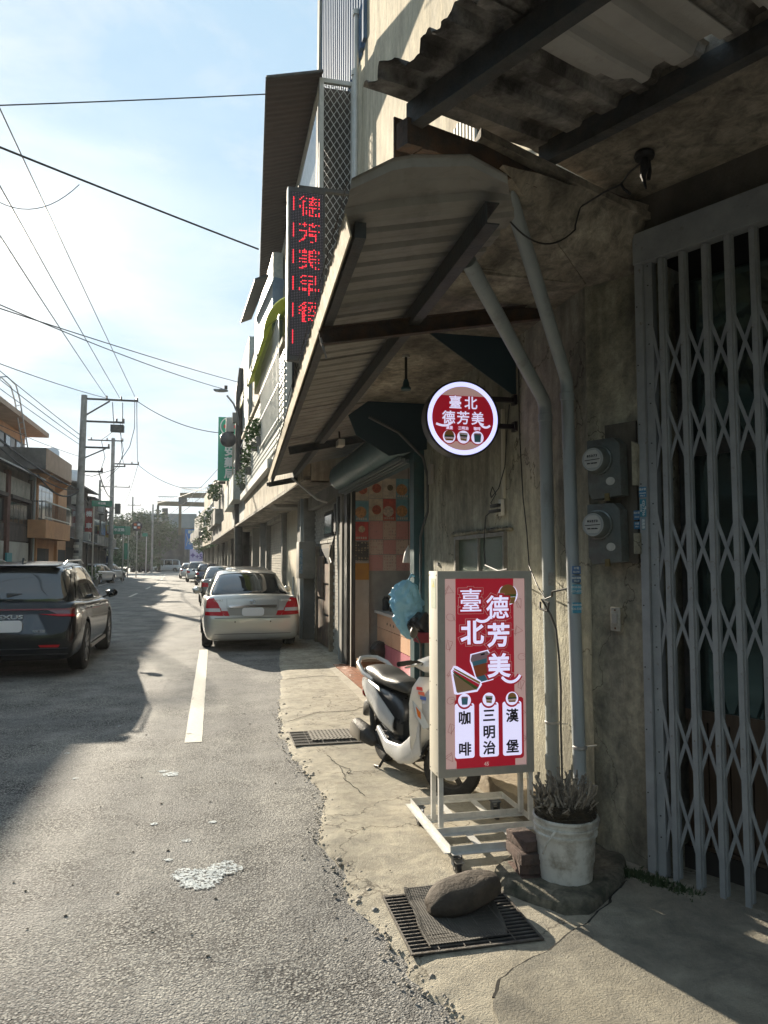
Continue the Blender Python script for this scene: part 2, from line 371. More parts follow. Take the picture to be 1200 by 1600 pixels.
# cracks in the pavement (thin dark wandering lines with a sunken look)
def crack(pts, wd=.003, z=.0285, m=None):
    mb = MB(); full = []
    for a, b in zip(pts, pts[1:]):
        A = Vector((*a, z)); B = Vector((*b, z)); n_ = max(2, int((B - A).length / .03))
        for j in range(n_):
            p = A.lerp(B, j / n_); p.x += .02 * noise.noise(p * 13); p.y += .02 * noise.noise(p * 13 + Vector((2, 7, 0))); full.append(p)
    for a, b in zip(full, full[1:]): mb.bar(a, b, wd * (1 + .9 * noise.noise(a * 20)), .003)
    return mb
cm = mat("crack_dirt", (.02, .018, .015))
for c_ in ([(.95, 6.25), (1.0, 5.9), (.98, 5.5), (1.05, 5.1)], [(1.0, 5.9), (1.06, 5.8), (1.02, 5.7), (1.06, 5.6)],
           [(.75, 7.6), (1.1, 8.0), (1.5, 8.0), (2.0, 8.6)], [(.9, 10.3), (1.5, 10.5), (2.0, 10.2)]):
    o = crack(c_, .0028).build("crack", cm); struct(o)

# white edge line, ends in front of the sedan; centre and lane dashes; far edge lines
def stripe(x0, x1, y0, y1, m=M_LINE, xf=None):
    n_ = max(2, int((y1 - y0) / .15))
    mb = MB()
    for i in range(n_ + 1):
        y = lerp(y0, y1, i / n_); dx = xf(y) if xf else 0
        j = .006 * noise.noise(Vector((x0, y * 12, 0)))
        mb.v += [Vector((x0 + dx + j, y, .004)), Vector((x1 + dx + j, y, .004))]
        if i: mb.f.append((2 * i - 2, 2 * i - 1, 2 * i + 1, 2 * i))
    o = mb.build("road_marking", m); struct(o); return o
def bend(y): return -.0016 * max(0, y - 35) ** 1.75 if y > 35 else 0
stripe(-.235, -.08, 7.05, 14.3)
stripe(-.235, -.08, 19.4, 40)
stripe(-.235, -.08, 40, 118, xf=bend)
for y0 in (15.0, 25, 36, 46, 57, 68, 80, 92): stripe(-3.85, -3.73, y0, y0 + 4, xf=bend)
stripe(-7.35, -7.23, 40, 62, xf=bend); stripe(-7.35, -7.23, 66, 76, xf=bend)
# spilt pale paint on the asphalt
def splat(c, r, sx, seed, z=.004):
    pts = []
    for i in range(96):
        t = i / 96 * 2 * math.pi; q = r * (1 + .38 * noise.noise(Vector((math.cos(t) * 1.3, math.sin(t) * 1.3, seed))) + .22 * noise.noise(Vector((math.cos(t) * 5, math.sin(t) * 5, seed))) + .12 * noise.noise(Vector((math.cos(t) * 14, math.sin(t) * 14, seed))))
        pts.append((c[0] + q * math.cos(t) * sx, c[1] + q * math.sin(t), z))
    return pts
def paint_mat():
    m = mat("spilt_paint", (.66, .71, .72), (.48, .53, .55), rough=.8, scale=20, ramp=(.4, .6), bump=1, bscale=90, wpos=True)
    n = m.node_tree.nodes; l = m.node_tree.links; b = n['Principled BSDF']
    g = n.new('ShaderNodeNewGeometry'); a = n.new('ShaderNodeTexNoise'); a.inputs['Scale'].default_value = 62; a.inputs['Detail'].default_value = 8; a.inputs['Roughness'].default_value = .7
    r = n.new('ShaderNodeValToRGB'); r.color_ramp.elements[0].position = .43; r.color_ramp.elements[1].position = .52
    l.new(g.outputs['Position'], a.inputs[0]); l.new(a.outputs[0], r.inputs[0]); l.new(r.outputs[0], b.inputs['Alpha'])
    return m
PM = paint_mat()
mb = MB()
for c_, r_, sx, sd_ in (((-.03, 4.06), .13, .8, 1), ((.07, 4.15), .10, .9, 4), ((-.12, 4.13), .07, 1.1, 2)):
    p = splat(c_, r_, sx, sd_, .004 + .0006 * sd_); kk = len(mb.v); mb.v += [Vector(q) for q in p]; mb.f.append(tuple(kk + i for i in range(len(p))))
o = mb.build("paint_spill", PM, fix=False); struct(o)
mb = MB()
for c_, r_ in (((-.30, 6.05), .05), ((-.36, 6.15), .03), ((-.13, 4.62), .022), ((-.34, 4.95), .02), ((-.22, 4.35), .018), ((-1.0, 6.1), .02), ((-.9, 7.9), .015), ((.02, 4.9), .02), ((-1.2, 6.9), .02), ((-.93, 2.75), .03), ((-.2, 7.4), .02)):
    p = splat(c_, r_, 1.3, c_[0] * 9, .004); kk = len(mb.v); mb.v += [Vector(q) for q in p]; mb.f.append(tuple(kk + i for i in range(len(p))))
o = mb.build("paint_drops", PM, fix=False); struct(o)

# raised mossy footing under the bucket
def blob_slab(outline, h, name, m, seed=0, parent=None):
    cx = sum(p[0] for p in outline) / len(outline); cy = sum(p[1] for p in outline) / len(outline)
    mb = MB(); rings = [(1.0, -.01), (.985, h * .35), (.95, h * .78), (.88, h), (.6, h * 1.04), (.3, h * 1.05)]
    N = 64; loop = []
    L = [math.dist(outline[i], outline[(i + 1) % len(outline)]) for i in range(len(outline))]; T = sum(L)
    for i in range(N):
        s_ = i / N * T; j = 0
        while s_ > L[j]: s_ -= L[j]; j += 1
        a, b = outline[j], outline[(j + 1) % len(outline)]; loop.append((lerp(a[0], b[0], s_ / L[j]), lerp(a[1], b[1], s_ / L[j])))
    for f_, z in rings:
        for x, y in loop:
            q = Vector((lerp(cx, x, f_), lerp(cy, y, f_), z)); d = .02 * noise.noise(q * 9 + Vector((seed, 0, 0)))
            mb.v.append(q + Vector((d, d, .4 * d + (.006 * noise.noise(q * 40)))))
    for r_ in range(len(rings) - 1):
        for i in range(N): mb.f.append((r_ * N + i, r_ * N + (i + 1) % N, (r_ + 1) * N + (i + 1) % N, (r_ + 1) * N + i))
    mb.f.append(tuple(range((len(rings) - 1) * N, len(rings) * N)))
    return mb.build(name, m, parent, smooth=True)
o = blob_slab([(1.40, 3.50), (1.50, 3.36), (1.58, 3.22), (1.72, 3.20), (1.9, 3.34), (2.08, 3.5), (2.2, 3.7), (2.13, 3.98), (1.9, 3.98), (1.65, 3.92), (1.45, 3.75)], .075, "footing", M_MOSS)
struct(o)
o = blob_slab([(1.9, 5.7), (1.88, 4.7), (1.95, 4.2), (2.16, 4.2), (2.16, 5.9)], .14, "footing", mat("plaster_footing", (.30, .24, .16), (.2, .16, .11), scale=6, bump=1, bscale=40, wpos=True)); struct(o)
# moss and weeds at the foot of the gate
ms = MB()
for i in range(700):
    t = rnd.random() ** 2.2 * .6; x = 2.12 + t * .30 + rnd.gauss(0, .03); y = 3.54 - t * .50 + rnd.gauss(0, .03)
    a = rnd.random() * 6.28; h = rnd.uniform(.008, .03); wv = Vector((math.cos(a), math.sin(a), 0)) * rnd.uniform(.004, .01)
    b = Vector((x, y, .036)); ms.add([b - wv, b + wv, b + wv * .4 + Vector((rnd.gauss(0, .008), rnd.gauss(0, .008), h))], [(0, 1, 2)])
o = ms.build("moss", mat("moss_green", (.025, .045, .014), (.045, .065, .022), scale=20, wpos=True), fix=False); o['kind'] = 'stuff'
# ================================================================ CORNER SHOP BUILDING
def grime(name, c, c2, dirt, sc=2.0, ds=1.2, stretch=(1, 1, .45), bump=.9, rough=.9, dr=(.42, .66), bs=45):
    return mat(name, c, c2, rough=rough, scale=sc, ramp=(.35, .66), bump=bump, bscale=bs, dirt=dirt, dscale=ds, dramp=dr, stretch=stretch, wpos=True)
M_WALL = grime("stained_cement_wall", (.50, .475, .37), (.34, .325, .26), (.16, .15, .12), 2.4, 1.7, (1, 1, .6)); weather(M_WALL, 14, .74, 1.12, .005, .7, streak=.26)
M_PILLAR = grime("mossy_cement_pillar", (.50, .465, .35), (.28, .26, .195), (.12, .112, .09), 3.4, 2.1, (1, 1, .7), bump=1.2); weather(M_PILLAR, 13, .62, 1.15, .0035, .8, streak=.28)
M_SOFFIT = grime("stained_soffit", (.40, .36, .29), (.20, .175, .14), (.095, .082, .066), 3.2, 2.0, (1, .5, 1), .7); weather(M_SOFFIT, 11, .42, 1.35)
M_CREAM = mat("cream_render", (.54, .47, .34), (.45, .39, .28), rough=.9, scale=5, bump=.8, bscale=26, dirt=(.36, .30, .21), dscale=1.0, dramp=(.5, .8), stretch=(1, 1, .3), wpos=True); weather(M_CREAM, 12, .8, 1.08, 0, streak=.2)
M_DKMET = mat("dark_steel", (.045, .052, .055), (.085, .08, .072), rough=.6, metal=.3, scale=9, bump=.6, bscale=40, dirt=(.03, .026, .022), dscale=6, wpos=True)
M_RUST = mat("rusted_steel", (.05, .038, .03), (.10, .058, .034), rough=.85, scale=12, bump=1.2, bscale=60, dirt=(.02, .018, .018), dscale=5, wpos=True)
M_GATE = mat("gate_grey_paint", (.225, .235, .24), (.29, .30, .30), rough=.6, scale=7, bump=.3, bscale=30, dirt=(.13, .085, .055), dscale=24, dramp=(.62, .72))
M_PVC = mat("grey_pvc", (.25, .285, .29), (.32, .345, .345), rough=.5, scale=4, bump=.2, bscale=30, dirt=(.15, .15, .14), dscale=9, dramp=(.55, .8), stretch=(1, 1, .25), wpos=True)
M_TEAL = mat("teal_paint", (.022, .062, .072), (.03, .085, .095), rough=.45, scale=4, bump=.3, bscale=20, dirt=(.03, .05, .05), dscale=6, wpos=True)
M_BLACK = mat("black_rubber", (.015, .015, .016), rough=.55)
M_GLASSD = mat("dark_glass", (.13, .19, .175), rough=.05, metal=.85)
M_STEEL = mat("galvanised_steel", (.42, .42, .42), (.52, .52, .51), rough=.4, metal=.8, scale=30)

D = Vector((.44, -.898, 0)); N = Vector((-.898, -.44, 0)); P0 = Vector((2.27, 3.59, 0))
def gp(s_, t_, z): return P0 + D * s_ + N * t_ + Vector((0, 0, z))     # s along the gate, t out into the street

shop = thing("shop_building", "stained cement corner building with the folding gate and the breakfast counter under its canopies", "building", (2.13, 5, 0))
WX = 2.13
def wall_panel(name, y0, y1, z0, z1, x0=WX, x1=WX + .2, m=None, parent=shop):
    # finely divided front face, slightly uneven like hand-thrown plaster
    mb = MB().box((x0 + .006, y0, z0), (x1, y1, z1))
    return mb.build(name, m or M_WALL, parent)
def plaster(name, y0, y1, z0, z1, x=WX, m=None, parent=shop, holes=()):
    mb = MB(); ny = max(1, int((y1 - y0) / .06)); nz_ = max(1, int((z1 - z0) / .06))
    def P(i, j):
        y = lerp(y0, y1, i / ny); z = lerp(z0, z1, j / nz_); q = Vector((x, y, z))
        return q + Vector((.010 * noise.noise(q * 1.8) + .004 * noise.noise(q * 7), 0, 0))
    for i in range(ny + 1):
        for j in range(nz_ + 1): mb.v.append(P(i, j))
    for i in range(ny):
        for j in range(nz_):
            yc = lerp(y0, y1, (i + .5) / ny); zc = lerp(z0, z1, (j + .5) / nz_)
            if any(a < yc < b and c_ < zc < d_ for a, b, c_, d_ in holes): continue
            a = i * (nz_ + 1) + j; mb.f.append((a, a + 1, a + nz_ + 2, a + nz_ + 1))
    for i in range(ny):  # close at the back so that it has thickness
        pass
    return mb.build(name, m or M_WALL, parent, smooth=True, fix=False)
plaster("wall", 3.90, 7.36, 0, 3.28, holes=((5.16, 6.30, 1.28, 1.86),))
MB().box((WX + .05, 3.95, 0), (WX + .25, 5.1, 3.3)).box((WX + .05, 6.36, 0), (WX + .25, 7.36, 3.3)).box((WX + .05, 5.1, 0), (WX + .25, 6.36, 1.2)).box((WX + .05, 5.1, 1.9), (WX + .25, 6.36, 3.3)).box((WX - .0, 7.345, 0), (WX + .25, 7.36, 3.3)).build("wall_core", M_WALL, shop)
# pillar between wall and gate, in the gate's plane
mb = MB(); a = Vector((WX, 3.905, 0)); bb = gp(.0, 0, 0)
def PP(u, v):
    q = a.lerp(bb, u) + Vector((0, 0, v * 3.7)); return q + N * (.010 * noise.noise(q * 2.2) + .004 * noise.noise(q * 9))
mb.grid(PP, 6, 60); mb.build("pillar", M_PILLAR, shop, smooth=True, fix=False)
MB().prism([a - N * .02, bb - N * .02, bb - N * .4, a - N * .4 + Vector((.2, 0, 0))], (0, 0, 3.7)).build("pillar_core", M_PILLAR, shop)

# green sliding window
wn = thing("sliding_window", "small two pane green tinted window low in the cement wall behind the menu sign", "window", (2.12, 5.7, 1.28))
mb = MB()
Y0, Y1, Z0, Z1 = 5.14, 6.30, 1.28, 1.87
for p, q in (((2.10, Y0, Z0), (2.17, Y0 + .03, Z1)), ((2.10, Y1 - .03, Z0), (2.17, Y1, Z1)), ((2.10, Y0 + .03, Z1 - .03), (2.17, Y1 - .03, Z1)), ((2.10, Y0 + .03, Z0), (2.17, Y1 - .03, Z0 + .03)), ((2.108, 5.70, Z0 + .03), (2.16, 5.73, Z1 - .03))): mb.box(p, q)
mb.build("frame", mat("aluminium_dull", (.25, .25, .23), (.18, .17, .15), rough=.55, metal=.5, scale=12), wn)
GR = mat("green_obscure_glass", (.05, .085, .06), (.075, .11, .08), rough=.22, scale=60, bump=.5, bscale=90)
MB().box((2.125, Y0 + .03, Z0 + .03), (2.13, 5.70, Z1 - .03)).build("pane", GR, wn)
MB().box((2.135, 5.73, Z0 + .03), (2.14, Y1 - .03, Z1 - .03)).build("pane", GR, wn)
mb = MB()
for i in range(22):
    y = 5.05 + i * .062; mb.rock((2.115, y, 1.885 + .006 * rnd.random()), .03 + .012 * rnd.random(), i, (.7, 1.3, .55))
mb.build("mortar_lip", M_PILLAR, wn)

# concrete slab overhead and haunch
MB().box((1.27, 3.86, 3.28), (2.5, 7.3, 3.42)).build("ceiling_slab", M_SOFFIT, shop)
# slanting underside running up from the wall corner to the roof girder
def tri_patch(name, pts, m, th=.05, nsub=10):
    mb = MB(); A_, B_, C_, D_ = [Vector(p) for p in pts]
    def F(u, v):
        q = A_.lerp(B_, u).lerp(D_.lerp(C_, u), v); return q + Vector((0, 0, .02 * noise.noise(q * 3.1) + .006 * noise.noise(q * 14)))
    mb.grid(F, nsub, nsub); return mb.build(name, m, shop, smooth=True, fix=False)
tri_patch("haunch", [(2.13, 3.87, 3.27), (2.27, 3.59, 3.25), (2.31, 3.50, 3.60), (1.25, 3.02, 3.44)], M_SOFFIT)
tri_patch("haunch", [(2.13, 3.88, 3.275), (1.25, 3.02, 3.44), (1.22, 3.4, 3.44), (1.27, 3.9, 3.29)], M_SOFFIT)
MB().prism([(1.12, 2.95, 3.52), (2.33, 3.5, 3.52), (2.2, 4.1, 3.52), (1.2, 4.1, 3.52)], (0, 0, .04)).prism([(1.27, 3.84, 3.30), (2.2, 3.84, 3.30), (2.2, 3.88, 3.30), (1.27, 3.88, 3.30)], (0, 0, .25)).build('haunch_leak_cover', M_SOFFIT, shop)  # added backing, blocks light leaking between the haunch patches
# soffit over the gate, lintel, header
def gbox(s0, s1, t0, t1, z0, z1): return MB().prism([gp(s0, t0, z0), gp(s1, t0, z0), gp(s1, t1, z0), gp(s0, t1, z0)], (0, 0, z1 - z0))
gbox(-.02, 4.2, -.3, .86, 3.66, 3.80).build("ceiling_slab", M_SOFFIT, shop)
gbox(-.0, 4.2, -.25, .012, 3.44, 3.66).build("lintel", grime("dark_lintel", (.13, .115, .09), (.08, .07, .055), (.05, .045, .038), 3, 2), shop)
# upper wall of the building, above the canopies
MB().box((WX, 3.96, 3.45), (WX + .3, 12.95, 9.5)).box((WX, 3.96, 9.5), (WX + .3, 10.35, 13.2)).build("upper_wall", M_CREAM, shop)
MB().prism([gp(-.02, .0, 3.8), gp(4.2, 0, 3.8), gp(4.2, -.3, 3.8), gp(-.02, -.3, 3.8)], (0, 0, 9.4)).build("upper_wall", M_CREAM, shop)
# blue ribbed siding at the far top corner and the verge of the roof
mb = MB()
for i in range(21):
    y = 10.35 + i * .225; mb.box((2.07, y, 9.5), (2.125, y + .11, 15.5)).box((2.125, y, 9.5), (2.3, y + .225, 15.5))
mb.build("ribbed_siding", mat("blue_siding", (.07, .13, .22), (.05, .10, .17), rough=.6, scale=3, wpos=True), shop)
MB().prism([(2.02, 15.05, 9.6), (2.02, 15.3, 9.6), (2.02, 15.1, 16.0), (2.02, 14.75, 16.0)], (.3, 0, 0)).build("verge_trim", mat("pale_trim", (.36, .34, .29), (.28, .27, .23), rough=.6, scale=5, wpos=True), shop)
# louvred opening seen between the two canopies
mb = MB()
for i in range(14):
    y = 5.65 + i * .085; mb.box((2.085, y, 3.9), (2.11, y + .042, 5.6))
mb.build("window_bar", mat("pale_bar", (.5, .47, .4), rough=.5), shop)
MB().box((2.112, 5.55, 3.9), (2.128, 6.9, 5.6)).build("pane", mat("window_dark", (.02, .024, .028), rough=.2), shop)

# ---------------------------------------------------------------- folding gate
gate = thing("folding_gate", "grey steel folding scissor gate closing the corner entrance beside the meters", "gate", gp(.5, .05, 0))
gbox(.03, 4.2, .0, .075, 3.27, 3.44).build("header_beam", M_GATE, gate)
gbox(.028, .073, .0, .06, 0.03, 3.268).build("frame_post", M_GATE, gate)
gbox(.077, .122, .0, .042, 0.03, 3.268).build("frame_post", M_GATE, gate)
mb = MB()
for i in range(30):
    z = .12 + i * .108; c_ = gp(.040 + (.058 if i % 3 else .0), .061 if i % 3 == 0 else .043, z); mb.prism([c_ + D * (.004 * math.cos(k * 1.05)) + Vector((0, 0, .004 * math.sin(k * 1.05))) for k in range(6)], N * .003)
o = mb.build("rivets", mat("rivet_dark", (.03, .03, .03), rough=.5), gate); o["kind"] = "stuff"
bars = []; spacing = .121; s_ = .182
proto = None
for i in range(22):
    ss = .182 + spacing * i
    z0, z1 = .02 + .004 * (i % 3), 3.265
    b = MB().prism([gp(ss - .013, .045, z0), gp(ss + .013, .045, z0), gp(ss + .013, .061, z0), gp(ss - .013, .061, z0)], (0, 0, z1 - z0)).prism([gp(ss + .004, .022, z0 + .03), gp(ss + .02, .022, z0 + .03), gp(ss + .02, .045, z0 + .03), gp(ss + .004, .045, z0 + .03)], (0, 0, z1 - z0 - .03)).build("bar", M_GATE, gate, loc=gp(ss, .05, 0)) if proto is None else share("bar", proto, gp(ss + rnd.uniform(-.003, .003), .05, rnd.uniform(-.006, .006)), gate, (R(rnd.uniform(-.08, .08)), R(rnd.uniform(-.08, .08)), 0))
    if proto is None: proto = b
# scissor slats: pairs crossing between neighbouring uprights
pr = {}
levels = [(.16, .53), (.56, .92), (1.16, 1.50), (1.55, 1.90), (2.14, 2.50), (2.55, 2.90)]
for i in range(-1, 21):
    sa = .182 + spacing * i + (.0 if i >= 0 else .055); sb = .182 + spacing * (i + 1)
    for k, (za, zb) in enumerate(levels):
        for dgn in (0, 1):
            key = (k in (4,), dgn, i == -1, round(zb - za, 2)); c_ = gp(sa, .04, za)
            if key not in pr:
                p = gp(sa, .046 + .006 * dgn * 1.2 - .012, za if dgn == 0 else zb); q = gp(sb, .046 + .006 * dgn * 1.2 - .012, zb if dgn == 0 else za)
                pr[key] = MB().bar(p, q, .016, .004, up=N).build("slat", M_GATE, gate, loc=c_) if False else MB().bar(p, q, .004, .017, up=(q - p).cross(N)).build("slat", M_GATE, gate, loc=c_)
            else: share("slat", pr[key], c_ + Vector((0, 0, rnd.uniform(-.006, .006))), gate)
# threshold and the recessed entrance behind the gate
gbox(-.01, 4.2, -.35, .03, 0, .022).build("threshold", M_SLAB, shop)
ent = thing("sliding_doors", "dark glass sliding doors with brown plank bottoms behind the folding gate", "door", gp(1, -.2, 0))
WD = mat("brown_door_wood", (.085, .055, .036), (.12, .08, .052), rough=.55, scale=5, stretch=(8, 8, .6), wpos=True)
gbox(.12, 4.1, -.23, -.19, .14, .16).build("bottom_rail", WD, ent)
pl = None
for i in range(34):
    s0 = .125 + i * .115
    c_ = gp(s0, -.21, .16)
    if pl is None: pl = gbox(s0, s0 + .107, -.222, -.2, .165, .80).build("plank", WD, ent, loc=c_)
    else: share("plank", pl, c_, ent)
gbox(.12, 4.1, -.23, -.19, .80, .86).build("lock_rail", WD, ent)
gbox(.12, 4.1, -.23, -.19, 2.22, 2.30).build("top_rail", M_DKMET, ent)
for s0 in (.12, 1.32, 2.5): gbox(s0, s0 + .05, -.229, -.191, .86, 3.2).build("stile", M_DKMET, ent)
gbox(.17, 1.32, -.215, -.208, .86, 2.22).build("pane", M_GLASSD, ent)
gbox(1.37, 4.1, -.214, -.207, .86, 2.22).build("pane", M_GLASSD, ent)
gbox(.17, 4.1, -.216, -.209, 2.30, 3.2).build("pane", M_GLASSD, ent)
gbox(.1, 4.2, -.30, -.18, 0, .14).build("sill_board", mat("dark_sill", (.05, .045, .04), rough=.8), ent)
gbox(-.02, .1, -.35, 0, 0, 3.3).build("reveal", M_PILLAR, shop)
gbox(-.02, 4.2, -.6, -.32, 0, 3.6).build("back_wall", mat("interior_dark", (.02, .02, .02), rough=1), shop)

# ---------------------------------------------------------------- upper canopy over the gate (rusty sheets)
can1 = thing("gate_canopy", "rusted corrugated canopy with broken edge above the folding gate", "canopy", gp(.5, .9, 3.6))
def gbar(s0, t0, z0, s1, t1, z1, w_, h_, m, name="beam", parent=can1):
    return MB().bar(gp(s0, t0, z0), gp(s1, t1, z1), w_, h_).build(name, m, parent)
def zb(t): return 3.55 - .104 * t                     # underside height falls outward
def ibeam(s0, s1, t_, z, name="beam"):
    mb = MB()
    mb.prism([gp(s0, t_ - .03, z), gp(s1, t_ - .03, z), gp(s1, t_ + .03, z), gp(s0, t_ + .03, z)], (0, 0, .01))
    mb.prism([gp(s0, t_ - .03, z + .01), gp(s1, t_ - .03, z + .01), gp(s1, t_ - .022, z + .01), gp(s0, t_ - .022, z + .01)], (0, 0, .09))
    mb.prism([gp(s0, t_ + .022, z + .01), gp(s1, t_ + .022, z + .01), gp(s1, t_ + .03, z + .01), gp(s0, t_ + .03, z + .01)], (0, 0, .09))
    return mb.build(name, M_DKMET, can1)
ibeam(.03, 4.0, .84, 3.56); ibeam(.0, 4.0, 1.66, 3.45)
# rusty girder from wall to eave at the far end
mb = MB(); n_ = 60
for i in range(n_):
    t0 = 1.71 * i / n_; t1 = 1.71 * (i + 1) / n_; dz = .006 * noise.noise(Vector((i * .6, 0, 0))) + .014 * max(0, noise.noise(Vector((i * .21, 4, 0))))
    mb.prism([gp(-.04, t0, zb(t0) - .012 + dz), gp(.03, t0, zb(t0) - .012 + dz), gp(.03, t0, zb(t0) + .10), gp(-.04, t0, zb(t0) + .10)], gp(0, t1, zb(t1)) - gp(0, t0, zb(t0)))
mb.build("girder", M_RUST, can1)
# the deep rusty flashing at the outer end
mb = MB()
for i in range(30):
    t0 = .85 + .86 * i / 30; t1 = .85 + .86 * (i + 1) / 30; d_ = .03 + .05 * abs(noise.noise(Vector((i * .33, 1, 0)))) + .05 * (i / 30)
    mb.prism([gp(-.06, t0, zb(t0) + .04 - d_), gp(-.052, t0, zb(t0) + .04 - d_), gp(-.052, t0, zb(t0) + .14), gp(-.06, t0, zb(t0) + .14)], gp(0, t1, zb(t1)) - gp(0, t0, zb(t0)))
mb.build("flashing", M_RUST, can1)
# corrugated sheets: trapezoid ribs run from wall to eave, repeat along s; ragged torn eave
M_SH = mat("old_fibre_sheet", (.26, .25, .235), (.17, .155, .14), rough=.85, scale=5, bump=1, bscale=30, dirt=(.045, .04, .036), dscale=3, dramp=(.44, .6), wpos=True); weather(M_SH, 5, .4, 1.5)
M_SH2 = mat("pale_fibre_sheet", (.40, .385, .36), (.34, .325, .30), rough=.8, scale=4, bump=.4, bscale=30, dirt=(.2, .18, .16), dscale=5, dramp=(.6, .8), wpos=True)
def prof(s_, per=.19, h=.045):
    u = (s_ / per) % 1
    return h * (0 if u < .45 else (u - .45) / .1 if u < .55 else 1 if u < .88 else (1 - u) / .12)
def sheet1(s0, s1, t0, t1, dz, m, seed, rag=.05):
    mb = MB(); ns = int((s1 - s0) / .012); ntt = int(abs(t1 - t0) / .06)
    for i in range(ns + 1):
        s_ = s0 + i * (s1 - s0) / ns
        te = t1 + rag * noise.noise(Vector((s_ * 6, seed, 0))) + rag * .6 * noise.noise(Vector((s_ * 23, seed, 0)))
        for j in range(ntt + 1):
            t = lerp(t0, te, j / ntt)
            z = zb(t) + .185 + dz + prof(s_) + .012 * noise.noise(Vector((s_ * 3, t * 3, seed))) - (.04 * max(0, (j / ntt - .9) * 10) * abs(noise.noise(Vector((s_ * 4, seed, 2)))))
            mb.v.append(gp(s_, t, z))
    hole = rag > .04
    for i in range(ns):
        for j in range(ntt):
            sc_ = s0 + (i + .5) * (s1 - s0) / ns; tc_ = lerp(t0, t1, (j + .5) / ntt)
            if hole and noise.noise(Vector((sc_ * 5, tc_ * 3.2, seed + 11))) > .56: continue
            a = i * (ntt + 1) + j; mb.f.append((a, a + ntt + 1, a + ntt + 2, a + 1))
    k = len(mb.v); vs = [v + Vector((0, 0, .006)) for v in mb.v]; fs = [tuple(i + k for i in reversed(f)) for f in mb.f]
    mb.v += vs; mb.f += fs
    return mb.build("sheet", m, can1, fix=False)
sheet1(-.06, .62, .62, 1.88, .0, M_SH, 1, .06)
sheet1(.56, 1.30, .80, 2.02, .008, M_SH, 2, .07)
sheet1(.50, 1.0, .93, 1.58, -.004, M_SH2, 3, .02)
sheet1(1.24, 2.0, .62, 2.1, .0, M_SH, 4, .06)
sheet1(1.94, 3.9, .62, 2.2, .008, M_SH, 5, .05)
sheet1(1.1, 1.7, .93, 1.58, -.006, M_SH2, 6, .02)
# broken ceiling fitting on the soffit with a dangling wire
cf = thing("broken_ceiling_fitting", "broken black light fitting with a dangling wire under the soffit by the gate", "light fitting", gp(.30, .45, 3.6))
MB().lathe(gp(.32, .42, 3.625), [(.045, 0), (.05, .015), (.045, .03)], 14).build("base", M_BLACK, cf)
mb = MB().tube([gp(.32, .42, 3.63), gp(.325, .425, 3.58), gp(.31, .42, 3.54), gp(.325, .42, 3.47)], [.018, .022, .014, .004], 8)
mb.tube([gp(.33, .40, 3.62), gp(.335, .40, 3.56), gp(.33, .405, 3.52)], .01, 6); mb.build("socket", M_BLACK, cf, smooth=True)
def sag(p, q, s_, n_=14): 
    p, q = Vector(p), Vector(q); return [p.lerp(q, i / n_) - Vector((0, 0, s_ * 4 * (i / n_) * (1 - i / n_))) for i in range(n_ + 1)]
MB().tube([gp(.32, .43, 3.61), gp(.25, .45, 3.57), gp(.22, .47, 3.52), gp(.14, .5, 3.50), gp(.02, .53, 3.46), gp(-.02, .52, 3.38)] + sag(gp(-.02, .52, 3.36), gp(-.1, 1.0, 3.35), .12), .0045, 6).build("wire", M_BLACK, cf)
MB().tube([gp(.22, .47, 3.52), gp(.235, .47, 3.49), gp(.26, .45, 3.46)], .007, 6).build("wire", M_BLACK, cf)

# ---------------------------------------------------------------- lower canopy over the shop front
can2 = thing("shop_canopy", "grey ribbed metal canopy sloping down over the breakfast counter, pale fascia along its eave", "canopy", (1.2, 7, 3.1))
def ex(y): return .548 + .0383 * (y - 2.95)                  # eave line
def rz(x, y): return 3.12 + .22 * (x - ex(y))              # sheet height
M_RIB = mat("ribbed_sheet_grey", (.30, .285, .25), (.25, .235, .205), rough=.65, scale=3, bump=.2, bscale=20, dirt=(.15, .14, .12), dscale=5, dramp=(.5, .8), wpos=True)
ysh = [2.78, 3.62, 4.5, 5.4, 6.3, 7.2, 8.1, 9.0, 9.9, 10.8, 11.9, 12.9]
for a_, b_ in zip(ysh, ysh[1:]):
    mb = MB(); n_ = int((b_ - a_) / .0125)
    for i in range(n_ + 1):
        y = a_ + (b_ + .02 - a_) * i / n_; u = (y / .2) % 1
        h = .028 if u > .78 else (.028 * (u - .70) / .08 if u > .70 else 0); h += .004 if .3 < u < .4 else 0
        xe = ex(y) - .03 + .012 * noise.noise(Vector((0, y * 14, 2)))
        for j in range(9):
            x = lerp(xe, 2.12 if y > 3.95 else 1.17 + min(.22, (y - 2.78) * .5), j / 8)
            mb.v.append(Vector((x, y, rz(x, y) + h + .003 * noise.noise(Vector((x * 4, y * 3, 0)))
                                 + max(0, (3.08 - y) / .30) * interp([(0, .02), (.3, .10), (.75, .075), (1, -.03)], j / 8))))
    for i in range(n_):
        for j in range(8):
            a = i * 9 + j; mb.f.append((a, a + 9, a + 10, a + 1))
    k = len(mb.v); mb.v += [v + Vector((0, 0, .004)) for v in mb.v]; mb.f += [tuple(i + k for i in reversed(f)) for f in mb.f]
    mb.build("sheet", M_RIB, can2, fix=False)
M_FASC = mat("peeling_pale_fascia", (.56, .47, .32), (.44, .36, .24), rough=.85, scale=8, bump=.6, bscale=40, dirt=(.16, .13, .1), dscale=9, dramp=(.6, .74), wpos=True)
mb = MB(); n_ = 60
